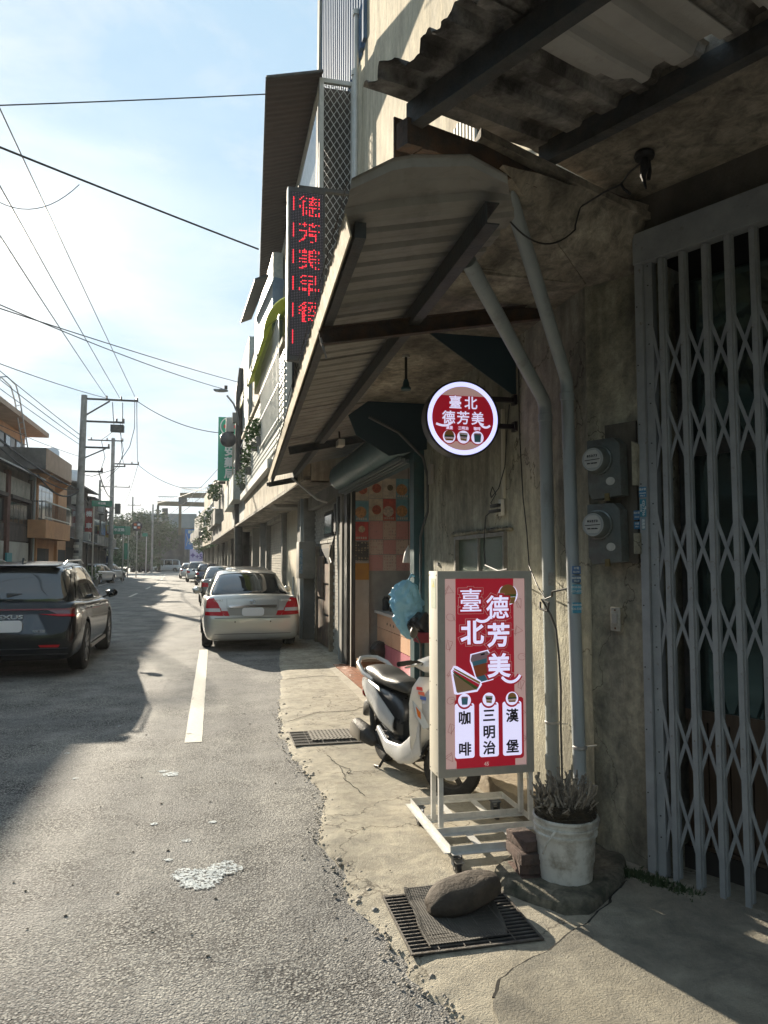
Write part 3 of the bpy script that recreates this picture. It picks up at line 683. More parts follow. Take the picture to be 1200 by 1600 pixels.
for i in range(n_ + 1):
    y = 3.0 + 10.0 * i / n_; x = ex(y)
    for dx, dz in ((-.030, .012), (-.006, -.085), (.002, -.085), (-.022, .012)): mb.v.append(Vector((x + dx, y, 3.115 + dz)))
    if i:
        for j in range(4): mb.f.append(((i - 1) * 4 + j, (i - 1) * 4 + (j + 1) % 4, i * 4 + (j + 1) % 4, i * 4 + j))
mb.f.append((0, 1, 2, 3)); mb.build("fascia", M_FASC, can2)
mb = MB().bar((ex(3.0) + .05, 3.05, 3.085), (ex(13) + .05, 13.0, 3.085), .05, .07); mb.build("eave_rail", M_DKMET, can2)
# torn dark edge of the sheets lapping over the fascia
mb = MB()
for i in range(420):
    y = 2.8 + 10.1 * i / 420; d_ = .028 + .032 * abs(noise.noise(Vector((y * 5, 7, 0)))) + .02 * abs(noise.noise(Vector((y * 21, 1, 0))))
    x = ex(y) - .045; mb.add([(x, y, 3.165), (x, y + .025, 3.165), (x - .004, y + .025, 3.165 - d_), (x - .004, y, 3.165 - d_ * .9)], [(0, 1, 2, 3)])
mb.build("torn_edge", mat("torn_dark", (.02, .018, .016), rough=1, spec=0), can2, fix=False)
# steel members
def chan(p, q, w_=.05, h_=.10, name="beam", m=M_DKMET):
    p, q = Vector(p), Vector(q); mb = MB().bar(p, q, .007, h_)
    d = (q - p).normalized(); sx = d.cross(Vector((0, 0, 1))).normalized(); uu = sx.cross(d).normalized()
    for s__ in (-1, 1): mb.bar(p + uu * (s__ * (h_ / 2 - .003)) + sx * (w_ / 2), q + uu * (s__ * (h_ / 2 - .003)) + sx * (w_ / 2), w_, .006)
    return mb.build(name, m, can2)
chan((1.13, 2.92, 3.16), (1.33, 12.9, 3.15), .06, .10)
chan((.60, 4.32, 2.99), (2.06, 4.32, 3.26), .05, .10, m=M_RUST)
chan((.88, 9.0, 3.0), (1.95, 9.0, 3.22), .05, .10)
chan((.90, 12.7, 2.96), (2.1, 12.7, 3.2), .05, .08)
MB().bar((.60, 4.28, 2.98), (.64, 4.30, 2.86), .008, .008).build("hook", M_STEEL, can2)
MB().prism([(1.46, 4.92, 3.27), (2.12, 4.92, 3.27), (2.12, 4.92, 2.86), (2.09, 4.92, 2.86)], (0, .012, 0)).build("gusset_plate", mat("dark_teal_panel", (.008, .03, .042)), can2)
MB().prism([(1.50, 7.22, 3.27), (2.12, 7.22, 3.27), (2.12, 7.22, 2.80), (1.72, 7.22, 2.72), (1.38, 7.22, 2.92), (1.30, 7.22, 3.12)], (0, .02, 0)).build("end_panel", mat("dark_teal_panel", (.008, .03, .042), (.012, .04, .05), rough=.6, scale=5, wpos=True), can2)
# thin trim running beside the main beam
MB().bar((1.30, 4.1, 3.262), (1.45, 12.5, 3.262), .03, .03).build("trim", mat("pale_trim", (.36, .34, .29)), can2)
# far awning bar with its elbow
MB().bar((.90, 13.05, 3.0), (1.62, 12.7, 3.14), .06, .06).build("front_bar", M_DKMET, can2)
MB().tube([(1.28, 12.6, 3.08), (1.72, 12.6, 2.72), (1.9, 12.6, 2.66)], .018, 8).build("brace", M_STEEL, can2)
MB().lathe((1.62, 12.3, 3.08), [(.05, 0), (.05, .03)], 16, 'Y').build("end_cap", M_STEEL, can2)

# ---------------------------------------------------------------- rain pipes
def pipe(lbl, pts, r, name="drain_pipe"):
    t = thing(name, lbl, "pipe", pts[-1]); MB().tube(pts, r, 18).build("tube", M_PVC, t, smooth=True); return t
def elbow(a_, b_, c_, rad=.06, n_=6):
    a_, b_, c_ = Vector(a_), Vector(b_), Vector(c_); u = (a_ - b_).normalized() * rad; v = (c_ - b_).normalized() * rad
    return [(b_ + u).lerp(b_, i / n_).lerp(b_.lerp(b_ + v, i / n_), i / n_) for i in range(n_ + 1)]
e1 = elbow((1.24, 3.5, 3.17), (2.04, 4.28, 2.66), (2.04, 4.28, .3))
p1 = pipe("left grey rain pipe, bending up to the canopy beam right of the round sign", [(1.24, 3.46, 3.17)] + e1 + [(2.045, 4.27, 1.5), (2.05, 4.26, .12)], .041)
e2 = elbow((1.36, 3.22, 3.42), (2.02, 3.94, 2.72), (2.03, 3.90, .1))
p2 = pipe("right grey rain pipe running past the meters down to the white bucket", [(1.35, 3.2, 3.43)] + e2 + [(2.03, 3.92, 1.5), (2.035, 3.88, .07)], .037)
def collar(t, c_, r, h=.05, m=M_PVC, name="coupling"): MB().lathe(c_, [(r, -h / 2), (r + .005, -h / 2 + .004), (r + .005, h / 2 - .004), (r, h / 2)], 18).build(name, m, t, smooth=True)
collar(p1, (2.04, 4.28, 2.56), .041); collar(p1, (2.048, 4.265, .42), .041, .09)
collar(p2, (2.02, 3.94, 2.62), .037)
collar(p1, (2.048, 4.265, .66), .041, .018, M_STEEL, "clamp"); collar(p2, (2.034, 3.885, .60), .037, .02, M_STEEL, "clamp")
MB().bar((2.034, 3.885, .60), (2.13, 3.87, .61), .012, .004).build("clamp_ear", M_STEEL, p2)
MB().bar((2.048, 4.22, .66), (2.12, 4.2, .66), .012, .004).build("clamp_ear", M_STEEL, p1)
# ================================================================ BREAKFAST COUNTER (open shop front, Y 7.4 to 11.5)
front = thing("breakfast_shop_front", "open breakfast shop front with poster wall, pink counter and rolled teal awning", "shop front", (2.2, 9, 0))
MB().box((2.02, 7.37, .0), (2.18, 7.53, 3.3)).build("post", M_TEAL, front)
M_TILE = mat("terracotta_tile", (.36, .135, .062), (.26, .10, .05), rough=.5, scale=9, dirt=(.13, .08, .05), dscale=7, wpos=True)
MB().box((1.84, 7.55, .0), (4.6, 11.6, .030)).build("floor_slab", mat("grout", (.13, .11, .09), rough=.9), front)
tl = None
for i in range(20):
    for j in range(7):
        c_ = (1.85 + j * .2, 7.57 + i * .2, .03)
        if tl is None: tl = MB().box((c_[0], c_[1], .03), (c_[0] + .193, c_[1] + .193, .038 )).build("floor_tile", M_TILE, front, loc=c_)
        else: share("floor_tile", tl, (c_[0], c_[1], .03 + .001 * (rnd.random())), front)
# cement lip along the tiles
MB().prism([(1.70, 7.5, .02), (1.84, 7.5, .032), (1.84, 11.9, .032), (1.74, 11.9, .02)], (0, 0, .006)).build("cement_lip", mat("pale_cement", (.42, .38, .30), (.32, .29, .23), rough=.9, scale=9, bump=.8, wpos=True), front)
# end wall, side wall and ceiling of the shop
M_IN = mat("shop_inner_wall", (.42, .40, .36), (.34, .32, .29), rough=.8, scale=5, wpos=True)
MB().box((2.39, 11.48, 0), (5.2, 11.6, 3.3)).build("end_wall", M_IN, front)
MB().box((5.2, 7.2, 0), (5.3, 11.6, 3.3)).build("back_wall", M_IN, front)
MB().box((2.35, 7.2, 0), (5.2, 7.34, 3.3)).build("side_wall", M_IN, front)
MB().box((2.2, 7.2, 3.24), (5.3, 11.6, 3.35)).build("ceiling", M_IN, front)
M_CRJ = mat("cream_board", (.55, .50, .42), (.47, .42, .34), rough=.6, scale=5, wpos=True)
MB().box((2.14, 11.40, .0), (2.39, 11.6, 1.64)).build("jamb_panel", M_CRJ, front)
MB().box((2.14, 11.40, 1.64), (2.39, 11.6, 3.3)).build("jamb_panel", M_IN, front)
MB().box((2.04, 11.44, 0), (2.135, 11.7, 3.3)).build("door_frame", mat("black_frame", (.02, .02, .02), (.035, .035, .033), rough=.4, scale=8), front)
MB().box((2.08, 11.24, .03), (2.14, 11.30, 3.0)).build("black_pole", mat("black_frame", (.02, .02, .02)), front)
MB().box((2.072, 11.238, .03), (2.079, 11.30, 2.9)).build("pole_edge", mat("pale_edge", (.5, .48, .42), rough=.5), front)
# posters: three wide pictures rows over menu sheets
def poster_mat(name, base, ink, ink2, sx, sy):
    m = bpy.data.materials.new(name); m.use_nodes = True; n = m.node_tree.nodes; l = m.node_tree.links; b = n['Principled BSDF']; b.inputs['Roughness'].default_value = .4
    t = n.new('ShaderNodeTexCoord'); mp_ = n.new('ShaderNodeMapping'); mp_.inputs['Rotation'].default_value = (R(90), 0, 0)
    l.new(t.outputs['Object'], mp_.inputs[0])
    br = n.new('ShaderNodeTexBrick'); br.offset = 0; br.inputs['Scale'].default_value = 1; br.inputs['Brick Width'].default_value = sx; br.inputs['Row Height'].default_value = sy
    br.inputs['Mortar Size'].default_value = sy * .22; br.inputs['Color1'].default_value = (*ink, 1); br.inputs['Color2'].default_value = (*ink2, 1); br.inputs['Mortar'].default_value = (*base, 1)
    l.new(mp_.outputs[0], br.inputs[0])
    nn = n.new('ShaderNodeTexNoise'); nn.inputs['Scale'].default_value = 16; l.new(mp_.outputs[0], nn.inputs[0])
    r = n.new('ShaderNodeValToRGB'); r.color_ramp.interpolation = 'CONSTANT'; r.color_ramp.elements[1].position = .5; r.color_ramp.elements[0].color = (0, 0, 0, 1); l.new(nn.outputs[0], r.inputs[0])
    x = n.new('ShaderNodeMixRGB'); x.inputs['Color2'].default_value = (*base, 1); l.new(r.outputs[0], x.inputs['Fac']); l.new(br.outputs[0], x.inputs['Color1']); l.new(x.outputs[0], b.inputs['Base Color'])
    return m
PMS = [poster_mat("menu_print_pink", (.68, .34, .30), (.07, .05, .05), (.75, .62, .55), .024, .05), poster_mat("menu_print_cream", (.70, .54, .44), (.06, .04, .04), (.55, .08, .07), .026, .05),
       poster_mat("menu_print_red", (.38, .06, .05), (.5, .4, .3), (.12, .03, .03), .05, .05)]
PIC = [((.62, .10, .08), (.75, .58, .38)), ((.72, .62, .46), (.55, .16, .10)), ((.66, .16, .12), (.75, .62, .5)), ((.75, .66, .52), (.20, .16, .10)), ((.60, .24, .15), (.7, .5, .32)), ((.2, .42, .48), (.65, .36, .16))]
def food_pic(parent, x0, x1, z0, z1, y, k):
    base, ac = PIC[k % 6]
    p = MB().box((x0, y - .006, z0), (x1, y, z1)).build("poster", mat("poster_base_%s" % "abcdef"[k % 6], base, tuple(c * .7 for c in base), rough=.35, scale=12), parent)
    cx, cz = (x0 + x1) / 2, (z0 + z1) / 2; cx += .02 * math.sin(k * 2.3); cz += .03 * math.cos(k * 1.7); r = min(x1 - x0, z1 - z0) * (.24 + .09 * (k % 3))
    mb = MB(); mb.lathe((cx, y - .007, cz), [(r, 0), (r * .98, -.002)], 20, 'Y'); mb.build("plate_picture", mat("poster_plate_%s" % "abcdef"[k % 6], ac, tuple(c * .5 for c in ac), rough=.35, scale=30), p)
    mb = MB()
    for q in range(5): mb.box((x0 + .02 + q * (x1 - x0 - .04) / 5, y - .009, z0 + .02), (x0 + .008 + (q + 1) * (x1 - x0 - .04) / 5, y - .007, z0 + .055))
    mb.build("caption", mat("poster_caption", (.55, .5, .4), rough=.4), p)
cols = [2.40, 2.635, 2.85, 3.08, 3.32, 3.56]
for c_ in range(5):
    food_pic(front, cols[c_], cols[c_ + 1] - .008, 2.66, 2.98, 11.476, c_ * 2 + 1)
    food_pic(front, cols[c_], cols[c_ + 1] - .008, 2.30, 2.65, 11.476, c_ + 1 if c_ != 2 else 5)
    for r_, (za, zb_) in enumerate(((2.0, 2.29), (1.76, 1.99), (1.50, 1.75))):
        MB().box((cols[c_], 11.468, za), (cols[c_ + 1] - .005, 11.474, zb_)).build("menu_sheet", PMS[(c_ + r_) % 2], front)
for r_, (za, zb_, k) in enumerate(((2.62, 2.95, 1), (2.28, 2.6, 5), (1.98, 2.27, 0))): food_pic(front, 2.16, 2.38, za, zb_, 11.396, k)
MB().box((2.16, 11.39, 1.66), (2.38, 11.396, 1.96)).build("menu_sheet", poster_mat("menu_print_black", (.05, .045, .04), (.4, .34, .24), (.3, .2, .1), .05, .04), front)
q = MB().box((2.15, 11.385, 1.36), (2.385, 11.395, 1.62)).build("notice", mat("orange_notice", (.55, .26, .03), (.48, .22, .03), rough=.5, scale=8), front)
# counter
CT = thing("breakfast_counter", "pink and peach breakfast counter with white top inside the open shop front", "counter", (2.7, 9.5, 0))
for (z0, z1, c_, nm) in ((.04, .40, (.58, .20, .25), "pink_base"), (.41, .62, (.72, .46, .30), "peach_lower"), (.63, .84, (.75, .50, .34), "peach_upper")):
    for k in range(4):
        y0 = 7.6 + k * .95; MB().box((2.52, y0, z0), (2.56, y0 + .94, z1)).build("panel", mat(nm, c_, tuple(x * .85 for x in c_), rough=.45, scale=3, wpos=True), CT)
MB().box((2.56, 7.62, .04), (3.1, 11.36, .84)).build("carcass", M_IN, CT)
MB().box((2.47, 7.58, .845), (3.15, 11.38, .885)).build("worktop", mat("white_worktop", (.62, .61, .58), rough=.35), CT)
for k in range(3): MB().lathe((2.515, 10.3 + k * .2, .72), [(.016, 0), (.02, .004)], 10, 'X').build("knob", M_BLACK, CT)
MB().box((3.3, 7.6, 1.0), (3.35, 11.4, 1.45)).build("splashback", M_STEEL, front)
def carton(lbl, c, s_, m=None, rz_=0):
    t = thing("cardboard_box", lbl, "box", c); x, y, z = c; a, b, h = s_
    M_ = m or mat("cardboard", (.36, .24, .13), (.29, .19, .10), rough=.85, scale=12)
    MB().box((x - a, y - b, z), (x + a, y + b, z + h)).build("body", M_, t)
    MB().add([(x - a, y - b, z + h), (x + a, y - b, z + h), (x + a, y - b - .05, z + h - .03), (x - a, y - b - .05, z + h - .03)], [(0, 1, 2, 3)]).build("flap", M_, t)
    return t
carton("small brown cardboard box of eggs on the white countertop", (2.78, 10.6, .885), (.13, .1, .16))
egg = thing("eggs", "white eggs heaped in the cardboard box on the counter", "eggs", (2.78, 10.6, 1.03))
e0 = MB().lathe((0, 0, 0), [(0.001, 0), (.014, .006), (.021, .02), (.019, .036), (.01, .05), (.001, .054)], 12).build("egg", mat("egg_white", (.75, .7, .62), rough=.4), egg, smooth=True)
e0.location = (-.06, -.05, 0)
for k in range(9): share("egg", e0, (2.70 + (k % 4) * .05, 10.54 + (k // 4) * .05, 1.04 + .01 * (k % 2)), egg)
carton("flat brown cardboard box on the tiled floor under the counter", (2.33, 10.98, .04), (.20, .14, .15))
t = thing("trash_bag", "dark lumpy bag lying on the floor box beside the counter", "bag", (2.45, 10.95, .19))
MB().rock((2.46, 10.95, .30), .14, 3, (1, 1, 1), 3).build("sack", mat("dark_sack", (.03, .03, .03), (.06, .055, .05), rough=.4, bump=1, bscale=20), t, smooth=True)
for k, (x, y, r_, h, c_) in enumerate(((2.62, 11.2, .06, .22, (.05, .05, .05)), (2.72, 11.25, .07, .18, (.10, .09, .08)), (2.95, 10.9, .09, .2, (.06, .06, .06)), (2.66, 10.95, .05, .2, (.03, .03, .03)))):
    t = thing("counter_jar", ["black canister at the far corner of the counter", "grey pot behind the canister on the counter", "wide dark pan on the counter behind the egg box", "slim black bottle on the counter by the egg box"][k], "container", (x, y, .885))
    MB().lathe((x, y, .885), [(r_ * .95, 0), (r_, .02), (r_, h * .8), (r_ * .6, h * .93), (r_ * .6, h)], 16).build("body", mat("jar_tone_%s" % "abcd"[k], c_, rough=.4), t, smooth=True)
# pendant lamp
t = thing("pendant_lamp", "small white bell shaped pendant lamp hanging over the counter", "lamp", (2.62, 9.4, 1.9))
MB().lathe((2.50, 9.4, 1.63), [(.075, 0), (.074, .03), (.055, .12), (.03, .18), (.012, .21), (.008, .23)], 20).build("shade", mat("lamp_white", (.6, .58, .54), rough=.4), t, smooth=True)
MB().tube([(2.50, 9.4, 1.85), (2.50, 9.4, 3.24)], .004, 6).build("cord", M_BLACK, t)
# rolled teal awning / shutter box over the opening
M_CANV = mat("teal_canvas", (.06, .125, .13), (.085, .16, .165), rough=.6, scale=3, bump=.5, bscale=8, dirt=(.04, .08, .085), dscale=3, wpos=True)
t = thing("rolled_awning", "rolled teal canvas awning bulging over the breakfast shop opening", "awning", (1.95, 9.4, 3.0))
mb = MB()
def RA(u, v):
    y = lerp(7.3, 11.7, u); a = v * 2 * math.pi; r = .20 * (1 + .03 * noise.noise(Vector((u * 6, math.cos(a), math.sin(a)))))
    r *= (.35 + .65 * min(1, (11.75 - y) / .35)) if y > 11.4 else 1
    return (1.92 + r * .85 * math.cos(a), y, 2.97 + r * math.sin(a))
mb.grid(RA, 44, 20); mb.build("canvas_roll", M_CANV, t, smooth=True)
for y in (8.6, 10.0, 11.1): MB().lathe((1.92, y, 2.97), [(.206, 0), (.208, .006), (.208, .02), (.206, .026)], 24, 'Y', cap=False).build("seam", M_TEAL, t)
for k in range(3): MB().box((1.90 + k * .045, 7.54, 2.72 - k * .012), (1.93 + k * .045, 11.42, 2.76 - k * .012)).build("guide_rail", mat("rail_grey", (.16, .2, .2), rough=.4, metal=.4), t)
MB().box((2.12, 7.54, 2.74), (2.2, 11.42, 3.3)).build("header_board", M_TEAL, t)

# hanging bell lamp under the ceiling slab
t = thing("hanging_insulator_lamp", "small dark lamp hanging on a rod under the canopy slab left of the round sign", "lamp", (1.46, 5.55, 3.1))
MB().tube([(1.46, 5.55, 3.28), (1.46, 5.55, 3.08)], .011, 8).build("rod", M_BLACK, t)
MB().lathe((1.46, 5.55, 3.0), [(.04, 0), (.04, .018), (.028, .03), (.024, .06), (.015, .085)], 16).build("socket", M_TEAL, t, smooth=True)
MB().lathe((1.46, 5.55, 3.262), [(.03, 0), (.03, .015)], 12).build("ceiling_rose", M_STEEL, t)
t = thing("security_camera", "small white security camera fixed under the shop canopy", "camera", (1.5, 8.7, 3.0))
MB().box((1.42, 8.55, 3.02), (1.50, 8.75, 3.10)).build("body", mat("camera_white", (.55, .5, .42), rough=.4), t, bevel=.01)
MB().bar((1.46, 8.7, 3.10), (1.46, 8.75, 3.22), .02, .02).build("bracket", M_BLACK, t)

# ---------------------------------------------------------------- round sign
M_LITW = mat("sign_white_lit", (.55, .53, .78), rough=.4, emit=(.50, .52, .95), es=.62)
M_RED = mat("sign_red", (.36, .012, .025), rough=.4, emit=(.45, .01, .03), es=.16)
M_PINK = mat("sign_pink", (.50, .33, .30), rough=.4, emit=(.5, .32, .30), es=.22)
M_WHT = mat("sign_white", (.66, .62, .74), rough=.4, emit=(.6, .58, .8), es=.42)
M_SBLK = mat("sign_black", (.012, .008, .014), rough=.4)
rs = thing("round_shop_sign", "round red and white lit sign with shop name jutting from the cement wall", "sign", (1.71, 4.9, 2.66))
RC = Vector((1.705, 4.9, 2.66)); RR = .262
MB().lathe(RC, [(RR + .012, .0), (RR + .012, .11), (RR * .9, .112)], 64, 'Y').build("housing", mat("sign_housing", (.025, .025, .028), rough=.3, metal=.5), rs, smooth=True)
# steel rim
MB().lathe(RC, [(RR + .012, -.004), (RR + .014, .01), (RR + .005, .012), (RR, -.004)], 64, 'Y', cap=False).build("rim", M_SBLK, rs, smooth=True)
MB().lathe(RC + Vector((0, .0, 0)), [(RR, -.0005), (RR, .01)], 64, 'Y').build("light_ring", M_LITW, rs)
YF = 4.9
def clipdisc(r, z0, z1, y, name, m, parent, n_=72):
    pts = []
    for i in range(n_):
        a = 2 * math.pi * i / n_; x, z = r * math.cos(a), r * math.sin(a)
        if z > z1: x, z = (math.sqrt(max(0, r * r - z1 * z1)) * (1 if x > 0 else -1) if abs(x) > math.sqrt(max(0, r * r - z1 * z1)) else x), z1
        if z < z0: x, z = (math.sqrt(max(0, r * r - z0 * z0)) * (1 if x > 0 else -1) if abs(x) > math.sqrt(max(0, r * r - z0 * z0)) else x), z0
        pts.append((RC.x + x, y, RC.z + z))
    return MB().prism(pts, (0, .0015, 0)).build(name, m, parent)
clipdisc(.228, -.3, .3, YF - .0025, "print_disc", M_PINK, rs)
clipdisc(.228, -.165, .160, YF - .0045, "print_band", M_RED, rs)
RT, UP = (1, 0, 0), (0, 0, 1)
def sign_text(nm, s_, size, x, z, y, parent, fat=.006, fm=None, om=None, ofat=0):
    if ofat: put_text(nm + "_outline", s_, size, om, parent, (x, y + .0012, z), RT, UP, fat=ofat, flat=.0006)
    return put_text(nm, s_, size, fm or M_WHT, parent, (x, y, z), RT, UP, fat=fat, flat=.0008)
y_ = YF - .0075
for s_, x, z in (("臺", -.058, .105), ("北", .058, .105), ("德", -.108, -.005), ("芳", 0, -.005), ("美", .108, -.005)):
    sign_text("lettering", s_, .098, RC.x + x, RC.z + z, y_, rs, .0018, None, M_RED, .006)
def swoosh(pts, r, y, m, parent, name="flourish"):
    mb = MB(); n_ = 22; P = [Vector((p[0], y, p[1])) for p in pts]; full = []
    for i in range(n_ + 1):
        t_ = i / n_; full.append(P[0] * (1 - t_) ** 3 + P[1] * 3 * t_ * (1 - t_) ** 2 + P[2] * 3 * t_ * t_ * (1 - t_) + P[3] * t_ ** 3)
    k = len(mb.v)
    for i, p in enumerate(full):
        d = (full[min(i + 1, n_)] - full[max(i - 1, 0)]).normalized(); nn_ = Vector((-d.z, 0, d.x))
        for j in range(6):
            pass
    mb.tube(full, [r] * len(full), 8)
    for v in mb.v: v.y = y + (v.y - y) * .12
    return mb.build(name, m, parent)
swoosh([(RC.x - .085, RC.z - .03), (RC.x - .11, RC.z - .065), (RC.x - .16, RC.z - .062), (RC.x - .20, RC.z - .045)], .008, y_, M_WHT, rs)
swoosh([(RC.x + .125, RC.z - .03), (RC.x + .15, RC.z - .07), (RC.x + .18, RC.z - .065), (RC.x + .20, RC.z - .045)], .008, y_, M_WHT, rs)
for s_, x in (("漢堡", -.103), ("三明治", 0), ("咖啡", .103)): sign_text("caption", s_, .026, RC.x + x, RC.z - .073, y_, rs, .0006)
M_BUN = mat("print_bun", (.55, .25, .08), rough=.5); M_LETT = mat("print_lettuce", (.12, .2, .04), rough=.5); M_PATTY = mat("print_patty", (.08, .03, .02), rough=.5); M_BLUE = mat("print_blue", (.12, .32, .42), rough=.5); M_ORNG = mat("print_orange", (.55, .13, .04), rough=.5); M_CUP = mat("print_cup_pink", (.55, .33, .38), rough=.5); M_BREAD = mat("print_bread", (.55, .33, .18), rough=.5); M_CHZ = mat("print_cheese", (.6, .36, .05), rough=.5)
def flat_disc(c, r, y, m, parent, name, sx=1, z0=-9, z1=9, n_=36):
    pts = [(c[0] + sx * r * math.cos(2 * math.pi * i / n_), y, c[1] + max(z0, min(z1, r * math.sin(2 * math.pi * i / n_)))) for i in range(n_)]
    return MB().prism(pts, (0, .0008, 0)).build(name, m, parent)
def flat_poly(pts, y, m, parent, name): return MB().prism([(x, y, z) for x, z in pts], (0, .0008, 0)).build(name, m, parent)
def icon_burger(c, s_, y, parent):
    flat_disc((c[0], c[1] + .12 * s_), .42 * s_, y - .001, M_BUN, parent, "bun_top", 1, 0)
    for dz, m_, h_ in ((.04, M_LETT, .09), (-.05, M_PATTY, .09), (-.13, M_CHZ, .06)): flat_poly([(c[0] - .44 * s_, c[1] + dz * s_), (c[0] + .44 * s_, c[1] + dz * s_), (c[0] + .42 * s_, c[1] + (dz + h_) * s_), (c[0] - .42 * s_, c[1] + (dz + h_) * s_)], y - .002, m_, parent, "filling")
    flat_poly([(c[0] - .40 * s_, c[1] - .15 * s_), (c[0] + .40 * s_, c[1] - .15 * s_), (c[0] + .3 * s_, c[1] - .33 * s_), (c[0] - .3 * s_, c[1] - .33 * s_)], y - .001, M_BUN, parent, "bun_base")
def icon_sandwich(c, s_, y, parent):
    for k, (dz, m_) in enumerate(((.25, M_BREAD), (.13, M_LETT), (.03, M_PATTY), (-.08, M_BREAD), (-.2, M_CHZ), (-.3, M_BREAD))):
        w_ = .36 - .02 * k; flat_poly([(c[0] - w_ * s_, c[1] + (dz + .02) * s_), (c[0] + w_ * s_, c[1] + (dz - .04) * s_), (c[0] + w_ * s_, c[1] + (dz + .06) * s_), (c[0] - w_ * s_, c[1] + (dz + .12) * s_)], y - .001 - .0006 * (k % 3), m_, parent, "layer")
def icon_cup(c, s_, y, parent):
    flat_poly([(c[0] - .26 * s_, c[1] - .38 * s_), (c[0] + .26 * s_, c[1] - .38 * s_), (c[0] + .32 * s_, c[1] + .22 * s_), (c[0] - .32 * s_, c[1] + .22 * s_)], y - .001, M_BLUE, parent, "cup")
    flat_poly([(c[0] - .34 * s_, c[1] + .22 * s_), (c[0] + .34 * s_, c[1] + .22 * s_), (c[0] + .26 * s_, c[1] + .36 * s_), (c[0] - .26 * s_, c[1] + .36 * s_)], y - .0015, M_CUP, parent, "cup_lid")
for x, fn_ in ((-.105, icon_burger), (0, icon_sandwich), (.105, icon_cup)):
    flat_disc((RC.x + x, RC.z - .135), .053, YF - .0062, M_RED, rs, "medallion_edge"); flat_disc((RC.x + x, RC.z - .135), .046, YF - .0078, M_WHT, rs, "medallion")
    fn_((RC.x + x, RC.z - .135), .085, YF - .009, rs)
for z in (2.82, 2.625): MB().box((1.93, 4.93, z - .016), (2.13, 4.965, z + .016)).build("bracket_arm", M_SBLK, rs)
for z in (2.82, 2.625): MB().box((2.105, 4.915, z - .035), (2.128, 4.98, z + .035)).build("wall_plate", M_SBLK, rs)

# conduit, power strip and leads
t = thing("cable_conduit", "thin pale vertical conduit on the wall under the round sign", "conduit", (2.115, 5.17, 2.45))
MB().box((2.105, 5.155, 2.12), (2.128, 5.182, 2.80)).build("duct", mat("duct_cream", (.50, .47, .38), rough=.5), t)
t = thing("power_strip", "white power strip hanging at the bottom end of the conduit with black plugs", "power strip", (2.10, 5.17, 2.07))
MB().box((2.085, 5.15, 1.99), (2.115, 5.20, 2.115)).build("body", mat("plastic_white", (.6, .58, .52), rough=.4), t, bevel=.004)
for z in (2.07, 2.03): MB().box((2.055, 5.15, z - .012), (2.087, 5.30 if z > 2.05 else 5.33, z + .012)).build("plug", M_BLACK, t, bevel=.004)
t = thing("sign_cable", "thin black cable looping from the round sign down to the power strip", "cable", (2.1, 5.1, 2.5))
MB().tube([(2.10, 5.0, 2.8), (2.09, 5.03, 2.6), (2.10, 5.1, 2.35), (2.09, 5.2, 2.2), (2.08, 5.33, 2.14), (2.09, 5.37, 2.18), (2.08, 5.3, 2.22), (2.09, 5.26, 2.16), (2.08, 5.34, 2.10), (2.085, 5.3, 2.07)], .004, 6).build("lead", M_BLACK, t)
MB().tube([(2.075, 5.33, 2.03), (2.06, 5.40, 2.0), (2.07, 5.45, 1.9), (2.08, 5.5, 1.75), (2.06, 5.42, 1.62), (2.0, 5.0, 1.58), (1.8, 4.35, 1.6)], .005, 6).build("lead", M_BLACK, t)
t = thing("wall_cable", "long thin black cable hanging down the wall and behind the pipes", "cable", (2.12, 4.8, 2.4))
MB().tube([(2.12, 4.87, 3.1), (2.115, 4.86, 2.6), (2.11, 4.8, 2.1), (2.10, 4.72, 1.85), (2.06, 4.6, 1.62), (2.0, 4.35, 1.5), (1.985, 4.2, 1.42), (1.98, 4.1, 1.44)], .004, 6).build("lead", M_BLACK, t)
mb = MB().tube([(1.96, 4.22, 1.40), (1.95, 4.2, 1.36), (1.965, 4.13, 1.35), (1.97, 4.12, 1.40), (1.96, 4.2, 1.42), (1.97, 4.1, 1.33), (1.985, 4.06, 1.25), (1.99, 4.04, 1.1), (1.995, 4.03, .9), (2.0, 4.05, .7), (2.01, 4.06, .3)], .007, 6)
mb.tube([(1.98, 4.1, 1.44), (1.96, 4.05, 1.47), (2.0, 3.95, 1.49)], .006, 6); mb.build("lead", mat("dusty_cable", (.07, .065, .06), rough=.7), t)
t = thing("teal_post_conduit", "grey cable pipe bending down beside the teal post", "conduit", (2.08, 7.2, 2))
MB().tube([(1.5, 7.18, 3.1), (1.8, 7.15, 2.95), (2.05, 7.12, 2.7), (2.09, 7.1, 2.5), (2.09, 7.1, 2.15), (2.07, 7.2, 2.0), (2.06, 7.26, 1.9), (2.06, 7.26, .05)], .014, 8).build("tube", mat("conduit_dark", (.07, .075, .075), rough=.5), t, smooth=True)
MB().box((2.09, 7.0, 2.42), (2.125, 7.09, 2.62)).build("switch_box", mat("plastic_grey", (.35, .33, .3), rough=.6), t)
for k, (y, z) in enumerate(((6.95, 2.25), (6.5, 2.22), (6.1, 2.2))):
    pass
t = thing("outlet", "small grey outlet knob on the wall above the menu sign's left corner", "outlet", (2.12, 6.9, 1.62)); MB().lathe((2.11, 6.85, 1.62), [(.018, 0), (.02, .02)], 10, 'X').build("knob", M_STEEL, t)

